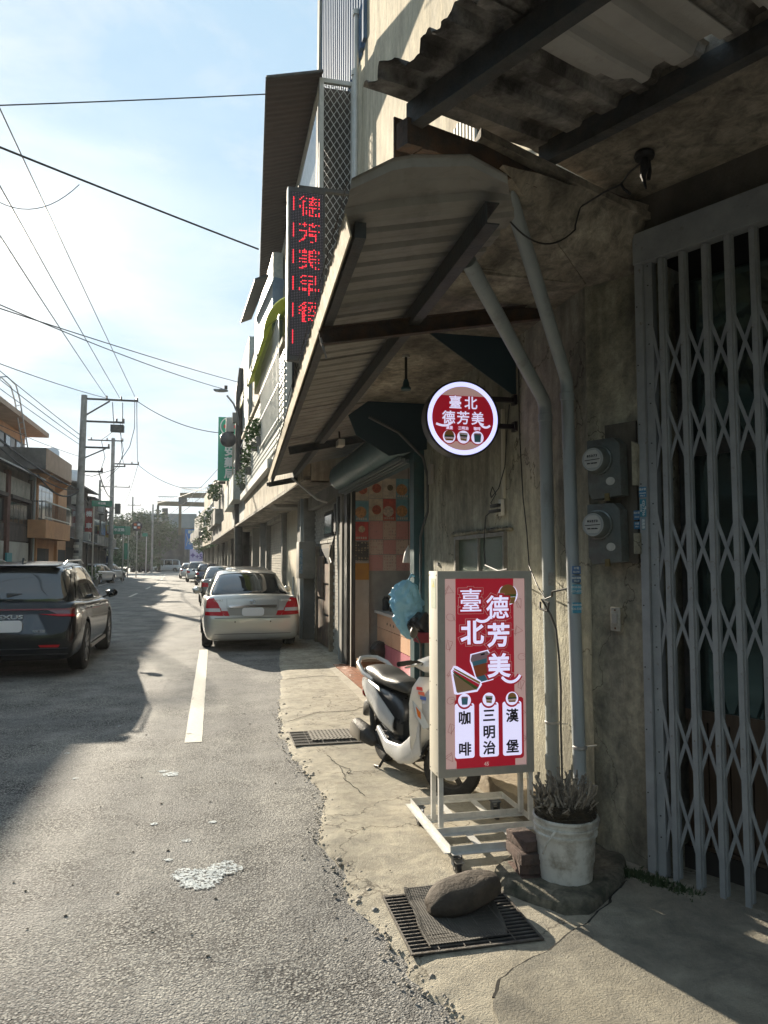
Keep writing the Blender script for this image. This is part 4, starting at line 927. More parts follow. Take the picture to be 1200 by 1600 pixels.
# ---------------------------------------------------------------- electricity meters
M_MBOX = mat("meter_box_green", (.075, .09, .085), (.11, .12, .11), rough=.5, scale=10, bump=.4, dirt=(.06, .05, .04), dscale=12, dramp=(.5, .7))
M_GL = mat("meter_glass", (.55, .55, .52), rough=.08, trans=.0, coat=.6)
def meter(lbl, s0, zc, dirty):
    t = thing("electricity_meter", lbl, "electricity meter", gp(s0, .06, zc))
    # local frame: s along D, t outwards, z
    def q(a, b, c): return gp(s0 + a * 1.08, b + .02, zc + c * 1.02)
    MB().prism([q(-.085, .03, .16), q(.075, .03, .16), q(.11, .03, .12), q(.115, .03, -.155), q(-.055, .03, -.17), q(-.08, .03, -.13)], N * .075).build("case", M_MBOX, t, bevel=.006)
    cx = -.012; cz = .045
    mb = MB(); prof_ = [(.082, .10), (.082, .115), (.074, .118), (.07, .150), (.062, .163)]
    k = len(mb.v); n_ = 32
    for r_, h in prof_:
        for j in range(n_): a = 2 * math.pi * j / n_; mb.v.append(q(cx + r_ * math.cos(a), h, cz + r_ * math.sin(a)))
    for i in range(len(prof_) - 1):
        for j in range(n_): mb.f.append((i * n_ + j, i * n_ + (j + 1) % n_, (i + 1) * n_ + (j + 1) % n_, (i + 1) * n_ + j))
    mb.build("glass_rim", mat("meter_rim", (.16, .18, .17), (.1, .11, .1), rough=.25, metal=.3), t, smooth=True)
    disc = [q(cx + .0625 * math.cos(2 * math.pi * j / 32), .164, cz + .0625 * math.sin(2 * math.pi * j / 32)) for j in range(32)]
    MB().prism(disc, N * -.004).build("cover_glass", mat("meter_dial_glass", (.30, .32, .31), rough=.12, coat=1.0), t)
    pl_ = [q(cx + .05 * math.cos(2 * math.pi * j / 32), .1665, cz + max(-.045, min(.05, .054 * math.sin(2 * math.pi * j / 32)))) for j in range(32)]
    MB().prism(pl_, N * -.001).build("dial_plate", mat("dial_plate", (.42, .42, .39), (.36, .36, .34), rough=.4, coat=.6, scale=20), t)
    put_text("dial_print", "0 5 2 7 3", .018, M_SBLK, t, q(cx, .168, cz + .018), D, UP, fat=.0004)
    put_text("dial_print", "kWh  110V 60Hz", .009, M_SBLK, t, q(cx, .168, cz - .022), D, UP, fat=.0002)
    MB().bar(q(cx - .045, .168, cz - .004), q(cx + .045, .168, cz - .001), .002, .004).build("dial_line", M_SBLK, t)
    sk = [q(.055 + .026 * math.cos(2 * math.pi * j / 20), .107, -.075 + .022 * math.sin(2 * math.pi * j / 20)) for j in range(20)]
    MB().prism(sk, N * -.002).build("seal_sticker", mat("seal_paper", (.42, .42, .38), (.33, .33, .3), rough=.7, scale=40), t)
    MB().prism([q(.022, .1, -.18), q(.048, .1, -.18), q(.048, .1, -.14), q(.022, .1, -.14)], N * .012).build("padlock", mat("old_brass", (.22, .17, .07), (.14, .11, .05), rough=.5, metal=.5, scale=20), t)
    return t
brd = thing("meter_board", "weathered wooden backing board behind the two electricity meters", "board", gp(-.1, .03, 2))
MB().prism([gp(-.20, .012, 1.64), gp(-.005, .012, 1.64), gp(-.005, .012, 2.42), gp(-.20, .012, 2.42)], N * .018).build("board", mat("weathered_board", (.13, .115, .09), (.075, .066, .052), rough=.9, scale=14, bump=1, bscale=30, stretch=(1, 1, .3)), brd)
meter("upper electricity meter with round glass dial and peeling side cover", -.165, 2.165, 0)
meter("lower electricity meter with round glass dial, blue stickers at its side", -.17, 1.805, 1)
MB().prism([gp(-.0, .03, 2.06), gp(.03, .03, 2.06), gp(.035, .03, 2.28), gp(.0, .03, 2.3)], N * .05).build("side_cover", M_PILLAR, brd)
MB().prism([gp(.0, .03, 1.69), gp(.034, .03, 1.69), gp(.034, .03, 1.80), gp(.0, .03, 1.80)], N * .05).build("side_cover", M_PILLAR, brd)

# stickers printed with phone numbers
def sticker(lbl, at, right, wd, ht, txts, base=(.05, .20, .36), tone=(.6, .65, .66), curve=False):
    t = thing("advert_sticker", lbl, "sticker", at); at = Vector(at); r = Vector(right).normalized(); nn_ = r.cross(Vector((0, 0, 1)))
    MB().prism([at - r * wd / 2 - Vector((0, 0, ht / 2)), at + r * wd / 2 - Vector((0, 0, ht / 2)), at + r * wd / 2 + Vector((0, 0, ht / 2)), at - r * wd / 2 + Vector((0, 0, ht / 2))], nn_ * .0015).build("paper", mat("sticker_%.2f" % base[1], base, tuple(c * .8 for c in base), rough=.5, scale=30), t)
    for s_, dz, sz, vert in txts:
        put_text("print", s_, sz, mat("sticker_ink_pale", (.5, .55, .56), rough=.5), t, at + nn_ * .0025 + Vector((0, 0, dz)) if not vert else at + nn_ * .0025 + r * dz, (r if not vert else Vector((0, 0, -1))), (Vector((0, 0, 1)) if not vert else r), fat=.0006, flat=.0006)
FP = gp(.0505, .0635, 0)
def fz(z): return Vector((FP.x, FP.y, z))
sticker("blue and white phone number sticker, topmost on the gate frame", fz(2.02), D, .042, .055, (("通水管", .014, .014, 0), ("426-2473", -.006, .010, 0), ("0932-17", -.02, .009, 0)))
sticker("tall teal sticker with a sideways phone number on the gate frame", fz(1.935), D, .036, .095, (("435-7766", .004, .022, 1), ("抓漏", .015, .008, 1), ("防水工程", -.011, .010, 1)), (.04, .22, .30))
sticker("small pale sideways sticker, lowest on the gate frame", fz(1.85), D, .022, .065, (("通馬桶", 0, .018, 1),), (.16, .26, .32))
PX = Vector((2.02 - .02, 3.94, 0))
prt = Vector((1, -.25, 0)).normalized()
def pz(z): return Vector((2.027 - .004, 3.868 + (z - 1.5) * .02, z))
pts_ = ((1.60, .045, (.07, .16, .33), (("水電", .010, .016, 0), ("02-741", -.011, .014, 0))), (1.548, .04, (.05, .13, .25), (("抽肥通管", .006, .014, 0), ("436-25", -.01, .012, 0))), (1.49, .055, (.12, .36, .48), (("0936-562", .012, .016, 0), ("437-4372", -.012, .017, 0))), (1.385, .06, (.05, .30, .45), (("專業通水管", .016, .012, 0), ("426-5337", -.006, .017, 0))))
for k, (z, h, c_, tx) in enumerate(pts_):
    sticker(["blue sticker on the right pipe, topmost below the meters", "dark blue sticker on the right pipe, second below the meters", "pale blue sticker with bold numbers, third on the right pipe", "bright blue sticker, lowest on the right pipe"][k], (2.024, 3.872, z), (1, -.1, 0), .052, h, tx, c_)
t = thing("advert_sticker", "torn whitish paper patch on the left pipe above the sign's top edge", "sticker", (2.03, 4.235, 1.62)); MB().box((2.02, 4.227, 1.50), (2.06, 4.229, 1.58)).build("paper", mat("torn_paper", (.34, .33, .31), (.24, .24, .23), rough=.8, scale=50), t)
sticker("small blue and white sticker beside the lower meter, upper one", gp(-.004, .036, 1.90), D, .038, .05, (("通水管", .012, .012, 0), ("435-22", -.01, .01, 0)), (.06, .18, .34))
sticker("small torn blue sticker beside the lower meter, lower one", gp(-.004, .036, 1.845), D, .038, .04, (("抓漏", .008, .012, 0), ("0911", -.008, .01, 0)), (.08, .2, .32))

# doorbell switch
t = thing("doorbell", "old white doorbell switch plate on the stained pillar beside the gate", "doorbell", gp(-.09, .02, 1.33))
MB().prism([gp(-.185, .02, 1.265), gp(-.125, .02, 1.265), gp(-.125, .02, 1.395), gp(-.185, .02, 1.395)], N * .014).build("plate", mat("old_ivory", (.34, .33, .28), (.22, .2, .16), rough=.6, scale=30), t, bevel=.003)
MB().prism([gp(-.170, .034, 1.31), gp(-.140, .034, 1.31), gp(-.140, .034, 1.36), gp(-.170, .034, 1.36)], N * .006).build("button", mat("ivory_button", (.28, .27, .24), rough=.5), t)
for z in (1.38, 1.28): MB().prism([gp(-.155 + .006 * math.cos(a), .034, z + .006 * math.sin(a)) for a in (0, 1, 2, 3, 4, 5)], N * .002).build("screw", mat("rust_spot", (.1, .04, .02), rough=.9), t)
# ================================================================ MENU LIGHT BOX ON CASTERS
M_ALU = mat("box_aluminium", (.46, .45, .41), (.40, .39, .36), rough=.42, metal=.55, scale=12)
M_BOXS = mat("box_cream_panel", (.62, .58, .48), (.56, .52, .43), rough=.55, scale=4)
M_ZINC = mat("zinc_angle", (.62, .61, .57), (.50, .49, .46), rough=.55, metal=.2, scale=18)
ms_ = thing("menu_light_box", "tall red and pink lit menu sign box on a wheeled metal stand beside the scooter", "sign", (1.53, 4.15, 0))
BX0, BX1, BY0, BY1, BZ0, BZ1 = 1.245, 1.818, 4.03, 4.21, .44, 1.592
MB().box((BX0, BY0 + .012, BZ0), (BX1, BY1, BZ1)).build("cabinet", M_BOXS, ms_, bevel=.003)
fr = MB(); fw = .042
fr.box((BX0 - .002, BY0, BZ0 - .002), (BX0 + fw, BY0 + .014, BZ1 + .002)).box((BX1 - fw, BY0, BZ0 - .002), (BX1 + .002, BY0 + .014, BZ1 + .002)).box((BX0 + fw, BY0, BZ1 - fw), (BX1 - fw, BY0 + .014, BZ1 + .002)).box((BX0 + fw, BY0, BZ0 - .002), (BX1 - fw, BY0 + .014, BZ0 + fw))
fr.build("frame", M_ALU, ms_)
IX0, IX1, IZ0, IZ1 = BX0 + fw, BX1 - fw, BZ0 + fw, BZ1 - fw
YP = BY0 + .010
MB().box((IX0, YP, IZ0), (IX1, YP + .003, IZ1)).build("print_panel", M_PINK, ms_)
WW, HH = IX1 - IX0, IZ1 - IZ0
def SX(u): return IX0 + u * WW            # u 0..1 from left
def SZ(v): return IZ1 - v * HH            # v 0..1 from top
flat_poly([(SX(.135), SZ(0)), (SX(.86), SZ(0)), (SX(.86), SZ(1)), (SX(.135), SZ(1))], YP - .0012, M_RED, ms_, "print_band")
# faint line drawings in the pink margins
M_LN = mat("print_line", (.42, .10, .10), rough=.5)
mb = MB()
r2 = random.Random(3)
for k in range(13):
    u = (.06, .93)[k % 2] + r2.uniform(-.02, .03); v = .06 + k * .073; c = Vector((SX(u), YP - .0008, SZ(v))); s_ = .028
    kind = k % 3; rot = r2.uniform(-.5, .5)
    pts = {0: [(-1, -.6), (1, -.6), (0, .9), (-1, -.6)], 1: [(-.6, .8), (.6, .8), (.4, -.9), (-.4, -.9), (-.6, .8)], 2: [(math.cos(a * .7) * .9, math.sin(a * .7) * .7) for a in range(10)]}[kind]
    P = [c + Vector(((x * math.cos(rot) - z * math.sin(rot)) * s_, 0, (x * math.sin(rot) + z * math.cos(rot)) * s_)) for x, z in pts]
    for a, b in zip(P, P[1:]): mb.bar(a, b, .0016, .0006, up=(0, 1, 0)) if False else mb.bar(a, b, .0008, .0016)
    mb.bar(P[0] + Vector((.006, 0, -.01)), P[2] + Vector((0, 0, -.01)), .0008, .0016)
o = mb.build("line_drawings", M_LN, ms_); o['kind'] = 'stuff'
# big characters: white with red border and a thin pink outer line
def big(s_, u, v, size):
    x, z = SX(u), SZ(v)
    for fat, m_, dy in ((.0158, M_PINK, .0030), (.0140, M_RED, .0036), ({'臺': .0008, '德': .0024}.get(s_, .0042), M_WHT, .0052)):
        put_text("lettering" if m_ is M_WHT else "lettering_border", s_, size, m_, ms_, (x, YP - dy, z), RT, UP, fat=fat, flat=.0005)
for s_, u, v in (("臺", .32, .127), ("德", .655, .165), ("北", .335, .298), ("芳", .665, .315), ("美", .665, .478)): big(s_, u, v, .142)
for r_, m_, dy in ((.0175, M_RED, .0037), (.0085, M_WHT, .0053)):
    swoosh([(SX(.56), SZ(.205)), (SX(.53), SZ(.232)), (SX(.44), SZ(.24)), (SX(.385), SZ(.218))], r_, YP - dy, m_, ms_)
    swoosh([(SX(.70), SZ(.53)), (SX(.78), SZ(.575)), (SX(.89), SZ(.56)), (SX(.93), SZ(.522))], r_, YP - dy, m_, ms_)
# burger, sandwich and cup pictures
def hull(c, pts, y, m, name, s_=1): return flat_poly([(c[0] + x * s_, c[1] + z * s_) for x, z in pts], y, m, ms_, name)
c = (SX(.79), SZ(.082)); 
flat_disc((c[0], c[1] - .006), .060, YP - .0022, M_WHT, ms_, "burger_border", 1, -.06, .05)
flat_disc((c[0], c[1]), .053, YP - .0028, M_BUN, ms_, "burger_bun", 1, -.006)
mb = []
flat_poly([(c[0] - .05, c[1] - .022), (c[0] + .052, c[1] - .018), (c[0] + .05, c[1] - .004), (c[0] - .052, c[1] - .006)], YP - .0034, M_LETT, ms_, "burger_lettuce")
flat_poly([(c[0] - .045, c[1] - .036), (c[0] + .046, c[1] - .034), (c[0] + .048, c[1] - .02), (c[0] - .048, c[1] - .022)], YP - .0032, M_CHZ, ms_, "burger_cheese")
flat_poly([(c[0] - .035, c[1] - .058), (c[0] + .036, c[1] - .058), (c[0] + .045, c[1] - .034), (c[0] - .045, c[1] - .036)], YP - .0030, M_BUN, ms_, "burger_base")
c = (SX(.46), SZ(.475)); a = R(12)
def rt(x, z, a_=a): return (x * math.cos(a_) - z * math.sin(a_), x * math.sin(a_) + z * math.cos(a_))
hull(c, [rt(*p) for p in ((-.05, -.085), (.05, -.085), (.066, .05), (.055, .09), (-.055, .09), (-.066, .05))], YP - .0023, M_WHT, "cup_border")
hull(c, [rt(*p) for p in ((-.043, -.078), (.043, -.078), (.056, .048), (-.056, .048))], YP - .0029, M_BLUE, "cup_body")
hull(c, [rt(*p) for p in ((-.049, -.045), (.049, -.045), (.054, .02), (-.054, .02))], YP - .0036, M_ORNG, "cup_sleeve")
hull(c, [rt(*p) for p in ((-.060, .045), (.060, .045), (.06, .06), (.048, .084), (-.048, .084), (-.06, .06))], YP - .0034, M_CUP, "cup_lid")
hull(c, [rt(*p) for p in ((.005, .068), (.03, .068), (.03, .076), (.005, .076))], YP - .0040, M_SBLK, "cup_hole")
c = (SX(.25), SZ(.535))
hull(c, [(-.088, .052), (-.07, .078), (-.05, .075), (.092, -.012), (.098, -.035), (.07, -.072), (-.05, -.085), (-.068, -.08)], YP - .0044, M_WHT, "sandwich_border")
hull(c, [(-.076, .035), (.062, -.06), (-.048, -.075), (-.055, -.068)], YP - .0050, M_BREAD, "sandwich_bread")
hull(c, [(-.080, .050), (-.068, .030), (.064, -.062), (.078, -.045)], YP - .0056, M_LETT, "sandwich_lettuce")
hull(c, [(-.078, .058), (-.070, .044), (.074, -.048), (.084, -.032)], YP - .0062, M_RED, "sandwich_tomato")
hull(c, [(-.072, .068), (-.068, .056), (.084, -.030), (.088, -.018)], YP - .0060, M_CHZ, "sandwich_crust")
# three white menu tabs
def rrect(x0, x1, z0, z1, r, n_=6):
    pts = []
    for cx, cz, a0 in ((x1 - r, z1 - r, 0), (x0 + r, z1 - r, 90), (x0 + r, z0 + r, 180), (x1 - r, z0 + r, 270)):
        for i in range(n_ + 1): a_ = R(a0 + 90 * i / n_); pts.append((cx + r * math.cos(a_), cz + r * math.sin(a_)))
    return pts
flat_poly(rrect(SX(.115), SX(.30+.67), SZ(.965), SZ(.640), .018), YP - .0020, M_RED, ms_, "tab_back")
for k, (u, txt, ic) in enumerate(((.235, ("咖", "啡"), icon_cup), (.535, ("三", "明", "治"), icon_sandwich), (.825, ("漢", "堡"), icon_burger))):
    x = SX(u); hw = .058
    flat_poly(rrect(x - hw, x + hw, SZ(.948), SZ(.662), .014), YP - .0030, M_WHT, ms_, "menu_tab")
    flat_disc((x, SZ(.650)), .045, YP - .0040, M_RED, ms_, "medallion_edge"); flat_disc((x, SZ(.646)), .038, YP - .0048, M_WHT, ms_, "medallion")
    icon = ic((x, SZ(.646)), .062, YP - .0054, ms_)
    flat_disc((x + .042, SZ(.672)), .0045, YP - .0048, M_RED, ms_, "dot")
    vs = (.742, .905) if len(txt) == 2 else (.735, .822, .905)
    for s_, v in zip(txt, vs): put_text("lettering", s_, .078, M_SBLK, ms_, (x, YP - .0048, SZ(v)), RT, UP, fat=.0022, flat=.0006)
put_text("lettering", "45", .03, M_PINK, ms_, (SX(.50), YP - .0032, SZ(.985)), RT, UP, fat=.0008, flat=.0005)
# side label and screws
MB().box((BX0 - .0015, 4.07, 1.38), (BX0 - .0003, 4.16, 1.55)).build("warning_label", mat("faded_label", (.52, .54, .42), (.45, .48, .38), rough=.7, scale=60), ms_)
MB().prism([(BX0 - .0022, 4.115, 1.535), (BX0 - .0022, 4.14, 1.50), (BX0 - .0022, 4.09, 1.50)], (.0004, 0, 0)).build("warning_triangle", mat("triangle_yellow", (.55, .50, .15), rough=.6), ms_)
for y in (4.06, 4.19):
    for z in (.46, .7, .95, 1.2, 1.57): MB().lathe((BX0 - .002, y, z), [(.004, 0), (.003, .002)], 8, 'X').build("screw", M_BLACK, ms_)
# stand: four posts, base frame of angle iron with cross pieces, casters
FX0, FX1, FY0, FY1, FZ = 1.225, 1.83, 3.76, 4.56, .135
for x in (BX0 + .016, BX1 - .016):
    for y in (BY0 + .02, BY1 - .02): MB().box((x - .013, y - .013, FZ + .03), (x + .013, y + .013, BZ0)).build("post", M_ZINC, ms_)
def angle(p, q, s_=.034, name="frame_rail"):
    p, q = Vector(p), Vector(q); d = (q - p).normalized(); sx = d.cross(Vector((0, 0, 1))).normalized()
    mb = MB().bar(p + Vector((0, 0, s_ / 2)), q + Vector((0, 0, s_ / 2)), .004, s_).bar(p + sx * s_ / 2 + Vector((0, 0, .0)), q + sx * s_ / 2, s_, .004)
    return mb.build(name, M_ZINC, ms_)
angle((FX0, FY1, FZ), (FX0, FY0, FZ)); angle((FX1, FY0, FZ), (FX1, FY1, FZ))
for y in (FY0, 4.02): angle((FX1, y, FZ), (FX0, y, FZ)) if False else angle((FX0, y, FZ), (FX1, y, FZ))
for y in (4.24, FY1): angle((FX0, y, FZ), (FX1, y, FZ))
for x in (1.40, 1.62):
    for ya, yb in ((FY0, 4.02), (4.24, FY1)): MB().box((x - .02, ya + .006, FZ + .004), (x + .02, yb - .006, FZ + .008)).build("cross_piece", M_ZINC, ms_)
def caster(c, ang, brake):
    x, y = c; mb = MB(); M_ = mat("caster_steel", (.13, .15, .18), (.1, .11, .13), rough=.45, metal=.6, scale=20)
    h = MB().box((x - .03, y - .03, .123), (x + .03, y + .03, .130)).box((x - .024, y - .02, .055), (x - .019, y + .02, .122)).box((x + .019, y - .02, .055), (x + .024, y + .02, .122)).box((x - .024, y - .022, .1), (x + .024, y + .022, .105)).build("caster", M_, ms_)
    MB().lathe((x - .013, y - .008, .048), [(.036, 0), (.042, .005), (.042, .021), (.036, .026)], 20, 'X').build("wheel", M_BLACK, h, smooth=True)
    MB().lathe((x - .016, y - .008, .048), [(.012, 0), (.012, .032)], 12, 'X').build("hub", M_STEEL, h)
    if brake: MB().box((x - .022, y - .06, .082), (x + .022, y - .015, .090)).build("brake_lever", M_STEEL, h)
for c_, b_ in (((FX0 + .045, FY0 + .04), 1), ((FX1 - .045, FY0 + .04), 0), ((FX0 + .045, FY1 - .04), 0), ((FX1 - .06, FY1 - .04), 0)): caster(c_, 0, b_)

# ================================================================ BUCKET, BRICKS, STONE, MAT, GRATES
bk = thing("bucket", "dirty white plastic bucket packed with dry cut stalks on the mossy footing", "bucket", (1.79, 3.56, .08))
M_PLW = mat("dirty_white_plastic", (.64, .62, .56), (.52, .50, .44), rough=.5, scale=7, bump=.3, bscale=20, dirt=(.20, .165, .12), dscale=7, dramp=(.46, .70))
bc = (1.745, 3.50, .066)
MB().lathe(bc, [(.001, .004), (.118, .0), (.128, .006), (.148, .225), (.156, .228), (.158, .240), (.150, .243), (.151, .262), (.160, .265), (.160, .275), (.152, .277), (.154, .300), (.162, .303), (.162, .314), (.154, .316), (.150, .30), (.140, .1)], 48).build("pail", M_PLW, bk, smooth=True)
mb = MB(); pts = []
for i in range(25):
    a = math.pi * i / 24; pts.append(Vector((bc[0] - .158 * math.cos(a), bc[1] - .166 * math.sin(a) * .55 - .03, bc[2] + .268 - .17 * math.sin(a) * .9)))
MB().tube([(bc[0] - .115, bc[1] - .125, .345), (bc[0] - .16, bc[1] - .12, .29), (bc[0] - .175, bc[1] - .11, .24)], .006, 8).build("handle", M_PLW, bk, smooth=True)
MB().tube([(bc[0] + .11, bc[1] - .12, .35), (bc[0] + .16, bc[1] - .05, .36), (bc[0] + .165, bc[1] + .02, .40)], .004, 8).build("handle_wire", M_STEEL, bk)
pl_ = thing("dry_stalks", "bundle of dry grey brown cut stalks with matted roots standing in the white bucket", "dead plant", (1.79, 3.57, .38))
mb = MB(); r3 = random.Random(5)
for i in range(900):
    a = r3.random() * 6.283; r_ = .118 + r3.random() * .026; h = r3.uniform(.375, .445); a2 = a + r3.uniform(.2, .7)
    p = Vector((bc[0] + r_ * math.cos(a), bc[1] + r_ * math.sin(a), h)); q = Vector((bc[0] + (r_ + .006) * math.cos(a2), bc[1] + (r_ + .006) * math.sin(a2), h + r3.uniform(-.02, .02)))
    m_ = p.lerp(q, .5); m_.x += .012 * math.cos((a + a2) / 2); m_.y += .012 * math.sin((a + a2) / 2)
    mb.tube([p, m_, q], .0016, 3, False)
mb.lathe((bc[0], bc[1], .30), [(.12, 0), (.132, .05), (.138, .10), (.128, .125), (.06, .14), (.001, .142)], 24)
M_ROOT = mat("root_fibre", (.10, .075, .045), (.05, .04, .028), rough=.95, scale=30, bump=1, bscale=60)
o = mb.build("root_mat", M_ROOT, pl_); o['kind'] = 'stuff'
M_STK = mat("dry_stalk", (.34, .29, .225), (.17, .14, .105), rough=.9, scale=45, bump=1, bscale=50)
# every stalk is a piece
for i in range(150):
    a = r3.random() * 6.283; r_ = .125 * math.sqrt(r3.random()); b = Vector((bc[0] + r_ * math.cos(a), bc[1] + r_ * math.sin(a), .40))
    h = r3.uniform(.05, .165) * (1.0 + .25 * (1 - r_ / .125)); ln = Vector((r3.gauss(0, .026) + .12 * math.cos(a) * r_ * 3, r3.gauss(0, .026) + .12 * math.sin(a) * r_ * 3, h))
    k1 = Vector((r3.gauss(0, .013), r3.gauss(0, .013), 0)); rr = r3.uniform(.0032, .0078)
    MB().tube([b - Vector((0, 0, .02)), b + ln * .35 + k1, b + ln * .7 - k1 * .6, b + ln], [rr, rr * 1.1, rr * .85, rr * (1.25 if r3.random() < .4 else .6)], 5).build("stalk", M_STK, pl_)
mb = MB()
for i in range(260):
    a = r3.random() * 6.283; r_ = .14 * math.sqrt(r3.random()); b = Vector((bc[0] + r_ * math.cos(a), bc[1] + r_ * math.sin(a), r3.uniform(.42, .54)))
    d_ = Vector((r3.gauss(0, 1), r3.gauss(0, 1), r3.gauss(.3, .8))).normalized() * r3.uniform(.01, .03); mb.tube([b, b + d_ * .5 + Vector((0, 0, .004)), b + d_], .0012, 3, False)
    if i % 3 == 0: u_ = d_.cross(Vector((0, 0, 1))).normalized() * .006; mb.add([b, b + d_ * .6 + u_, b + d_ * 1.1, b + d_ * .6 - u_], [(0, 1, 2, 3)])
o = mb.build("twigs", mat("dry_leaf", (.30, .26, .20), (.18, .14, .1), rough=.9, scale=30), pl_, fix=False); o['kind'] = 'stuff'

M_BRK = mat("old_brick", (.11, .062, .046), (.08, .048, .038), rough=.95, scale=12, bump=1.4, bscale=45, dirt=(.05, .04, .035), dscale=8, dramp=(.5, .7))
zb_ = .030
for k, (dx, dy, rz_, col_) in enumerate(((0, 0, 3, 0), (.015, .012, -7, 1), (-.008, -.004, 5, 1), (.01, .012, 11, 1))):
    mb = MB().box((-.055, -.105, 0), (.055, .105, .052))
    mt_ = M_BRK if not col_ else mat("dusty_brick", (.13, .085, .068), (.085, .06, .05), rough=.95, scale=12, bump=1.4, bscale=45, dirt=(.05, .045, .04), dscale=8)
    o = mb.build("brick", mt_, None, bevel=.006); o.location = (1.575 + dx, 3.62 + dy, zb_ + k * .055); o.rotation_euler = (R((-1) ** k * .6), 0, R(rz_ - 6))
    tag(o, ["lowest brick of the short stack left of the bucket", "second brick from the bottom of the stack by the bucket", "third brick from the bottom, under the top brick of the stack", "topmost dusty brick of the stack by the bucket"][k], "brick", "bricks stacked beside the bucket")

# rounded river stone / log on the rubber mat
st = thing("boulder", "big brown rounded stone lying on the rubber mat over the drain", "stone", (1.2, 3.52, .03))
mb = MB()
bm = bmesh.new(); bmesh.ops.create_icosphere(bm, subdivisions=4, radius=1)
for v in bm.verts:
    q = v.co.copy(); e = 2.6; s_ = (abs(q.x) ** e + abs(q.y) ** e + abs(q.z) ** e) ** (1 / e); q /= s_
    q *= 1 + .10 * noise.noise(q * 1.3 + Vector((4, 0, 0))) + .02 * noise.noise(q * 6)
    v.co = Vector((q.x * .19, q.y * .105, q.z * .068))
mt4 = Matrix.Translation((1.165, 3.40, .092)) @ Matrix.Rotation(R(12), 4, 'Z') @ Matrix.Rotation(R(-9), 4, 'Y')
vs = [mt4 @ v.co for v in bm.verts]; fs = [tuple(x.index for x in f.verts) for f in bm.faces]; bm.free()
mb.add(vs, fs).build("stone", mat("river_stone", (.085, .064, .045), (.045, .035, .026), rough=.85, scale=9, bump=1.2, bscale=30, dirt=(.05, .04, .03), dscale=9, dramp=(.58, .72), wpos=True), st, smooth=True)

def rubber_mat(): 
    m = mat("perforated_rubber", (.055, .05, .042), (.085, .078, .066), rough=.8, scale=8, dirt=(.13, .115, .09), dscale=5, dramp=(.5, .75), wpos=True)
    n = m.node_tree.nodes; l = m.node_tree.links; b = n['Principled BSDF']; g_ = n.new('ShaderNodeNewGeometry'); v = n.new('ShaderNodeTexVoronoi'); v.inputs['Scale'].default_value = 85; v.inputs['Randomness'].default_value = .12
    l.new(g_.outputs['Position'], v.inputs[0]); bp = n.new('ShaderNodeBump'); bp.inputs['Strength'].default_value = 1; bp.inputs['Distance'].default_value = .006; l.new(v.outputs['Distance'], bp.inputs['Height']); l.new(bp.outputs[0], b.inputs['Normal']); return m
rm = thing("rubber_mat", "dark perforated rubber mat covering most of the near drain grate", "mat", (1.1, 3.3, .03))
def RM(u, v):
    x0, x1 = lerp(.90, .93, v), lerp(1.27, 1.36, v); x = lerp(x0, x1, u); y = lerp(3.085, 3.60, v)
    z = .0335 + .012 * max(0, noise.noise(Vector((x * 5, y * 5, 0)))) + (.02 * (v - .8) / .2 if v > .8 else 0) + (.006 if u < .04 or u > .96 or v < .03 else 0)
    if u in (0, 1): y += .01 * noise.noise(Vector((0, y * 20, 0)))
    return (x + .012 * noise.noise(Vector((y * 6, 1, 0))) * (1 if u < .5 else -1), y, z)
mb = MB().grid(RM, 36, 40); k = len(mb.v); vs = [v - Vector((0, 0, .005)) for v in mb.v]; mb.f += [tuple(i + k for i in reversed(f)) for f in mb.f]; mb.v += vs
mb.build("sheet", rubber_mat(), rm, smooth=True, fix=False)
M_PIT = mat("drain_pit", (.008, .008, .008), rough=1)
def grate(lbl, x0, x1, y0, y1, step, z=.0285):
    t = thing("drain_grate", lbl, "drain grate", (x0, y0, z))
    MB().box((x0 - .012, y0 - .012, z - .002), (x1 + .012, y1 + .012, z - .0005)).build("pit", M_PIT, t)
    Mg = mat("grate_iron", (.16, .15, .135), (.10, .085, .07), rough=.7, metal=.5, scale=20, bump=.6)
    fr_ = MB()
    for a, b in (((x0 - .012, y0 - .012), (x1 + .012, y0 - .004)), ((x0 - .012, y1 + .004), (x1 + .012, y1 + .012)), ((x0 - .012, y0 - .004), (x0 - .004, y1 + .004)), ((x1 + .004, y0 - .004), (x1 + .012, y1 + .004))): fr_.box((*a, z), (*b, z + .006))
    fr_.build("frame", Mg, t)
    n_ = int((y1 - y0) / step); first = None
    for i in range(n_ + 1):
        y = y0 + i * (y1 - y0) / n_
        if first is None: first = MB().box((x0 - .004, y - .003, z), (x1 + .004, y + .003, z + .005)).build("grate_bar", Mg, t, loc=(x0, y, z))
        else: share("grate_bar", first, (x0, y, z), t)
    for i in range(1, 5):
        x = lerp(x0, x1, i / 5); MB().box((x - .002, y0, z + .0052), (x + .002, y1, z + .0075)).build("cross_bar", Mg, t)
    return t
grate("near steel drain grate under the rubber mat and the round stone", .83, 1.395, 3.05, 3.575, .03)
g2_ = grate("far steel drain grate beside the scooter's rear wheel", .73, 1.36, 6.62, 7.12, .09)
rm2 = thing("drain_cover_mat", "small grey perforated cover mat on the far drain grate", "mat", (1.1, 6.85, .036))
mb = MB(); x0, x1, y0, y1 = .90, 1.36, 6.74, 7.10; z = .036; nx, ny = 13, 6
for i in range(nx + 1): x = lerp(x0, x1, i / nx); mb.box((x - .009, y0, z), (x + .009, y1, z + .008))
for j in range(ny + 1):
    y = lerp(y0, y1, j / ny)
    for i in range(nx): xa = lerp(x0, x1, i / nx) + .009; xb = lerp(x0, x1, (i + 1) / nx) - .009; mb.box((xa, y - .016, z), (xb, y + .016, z + .008))
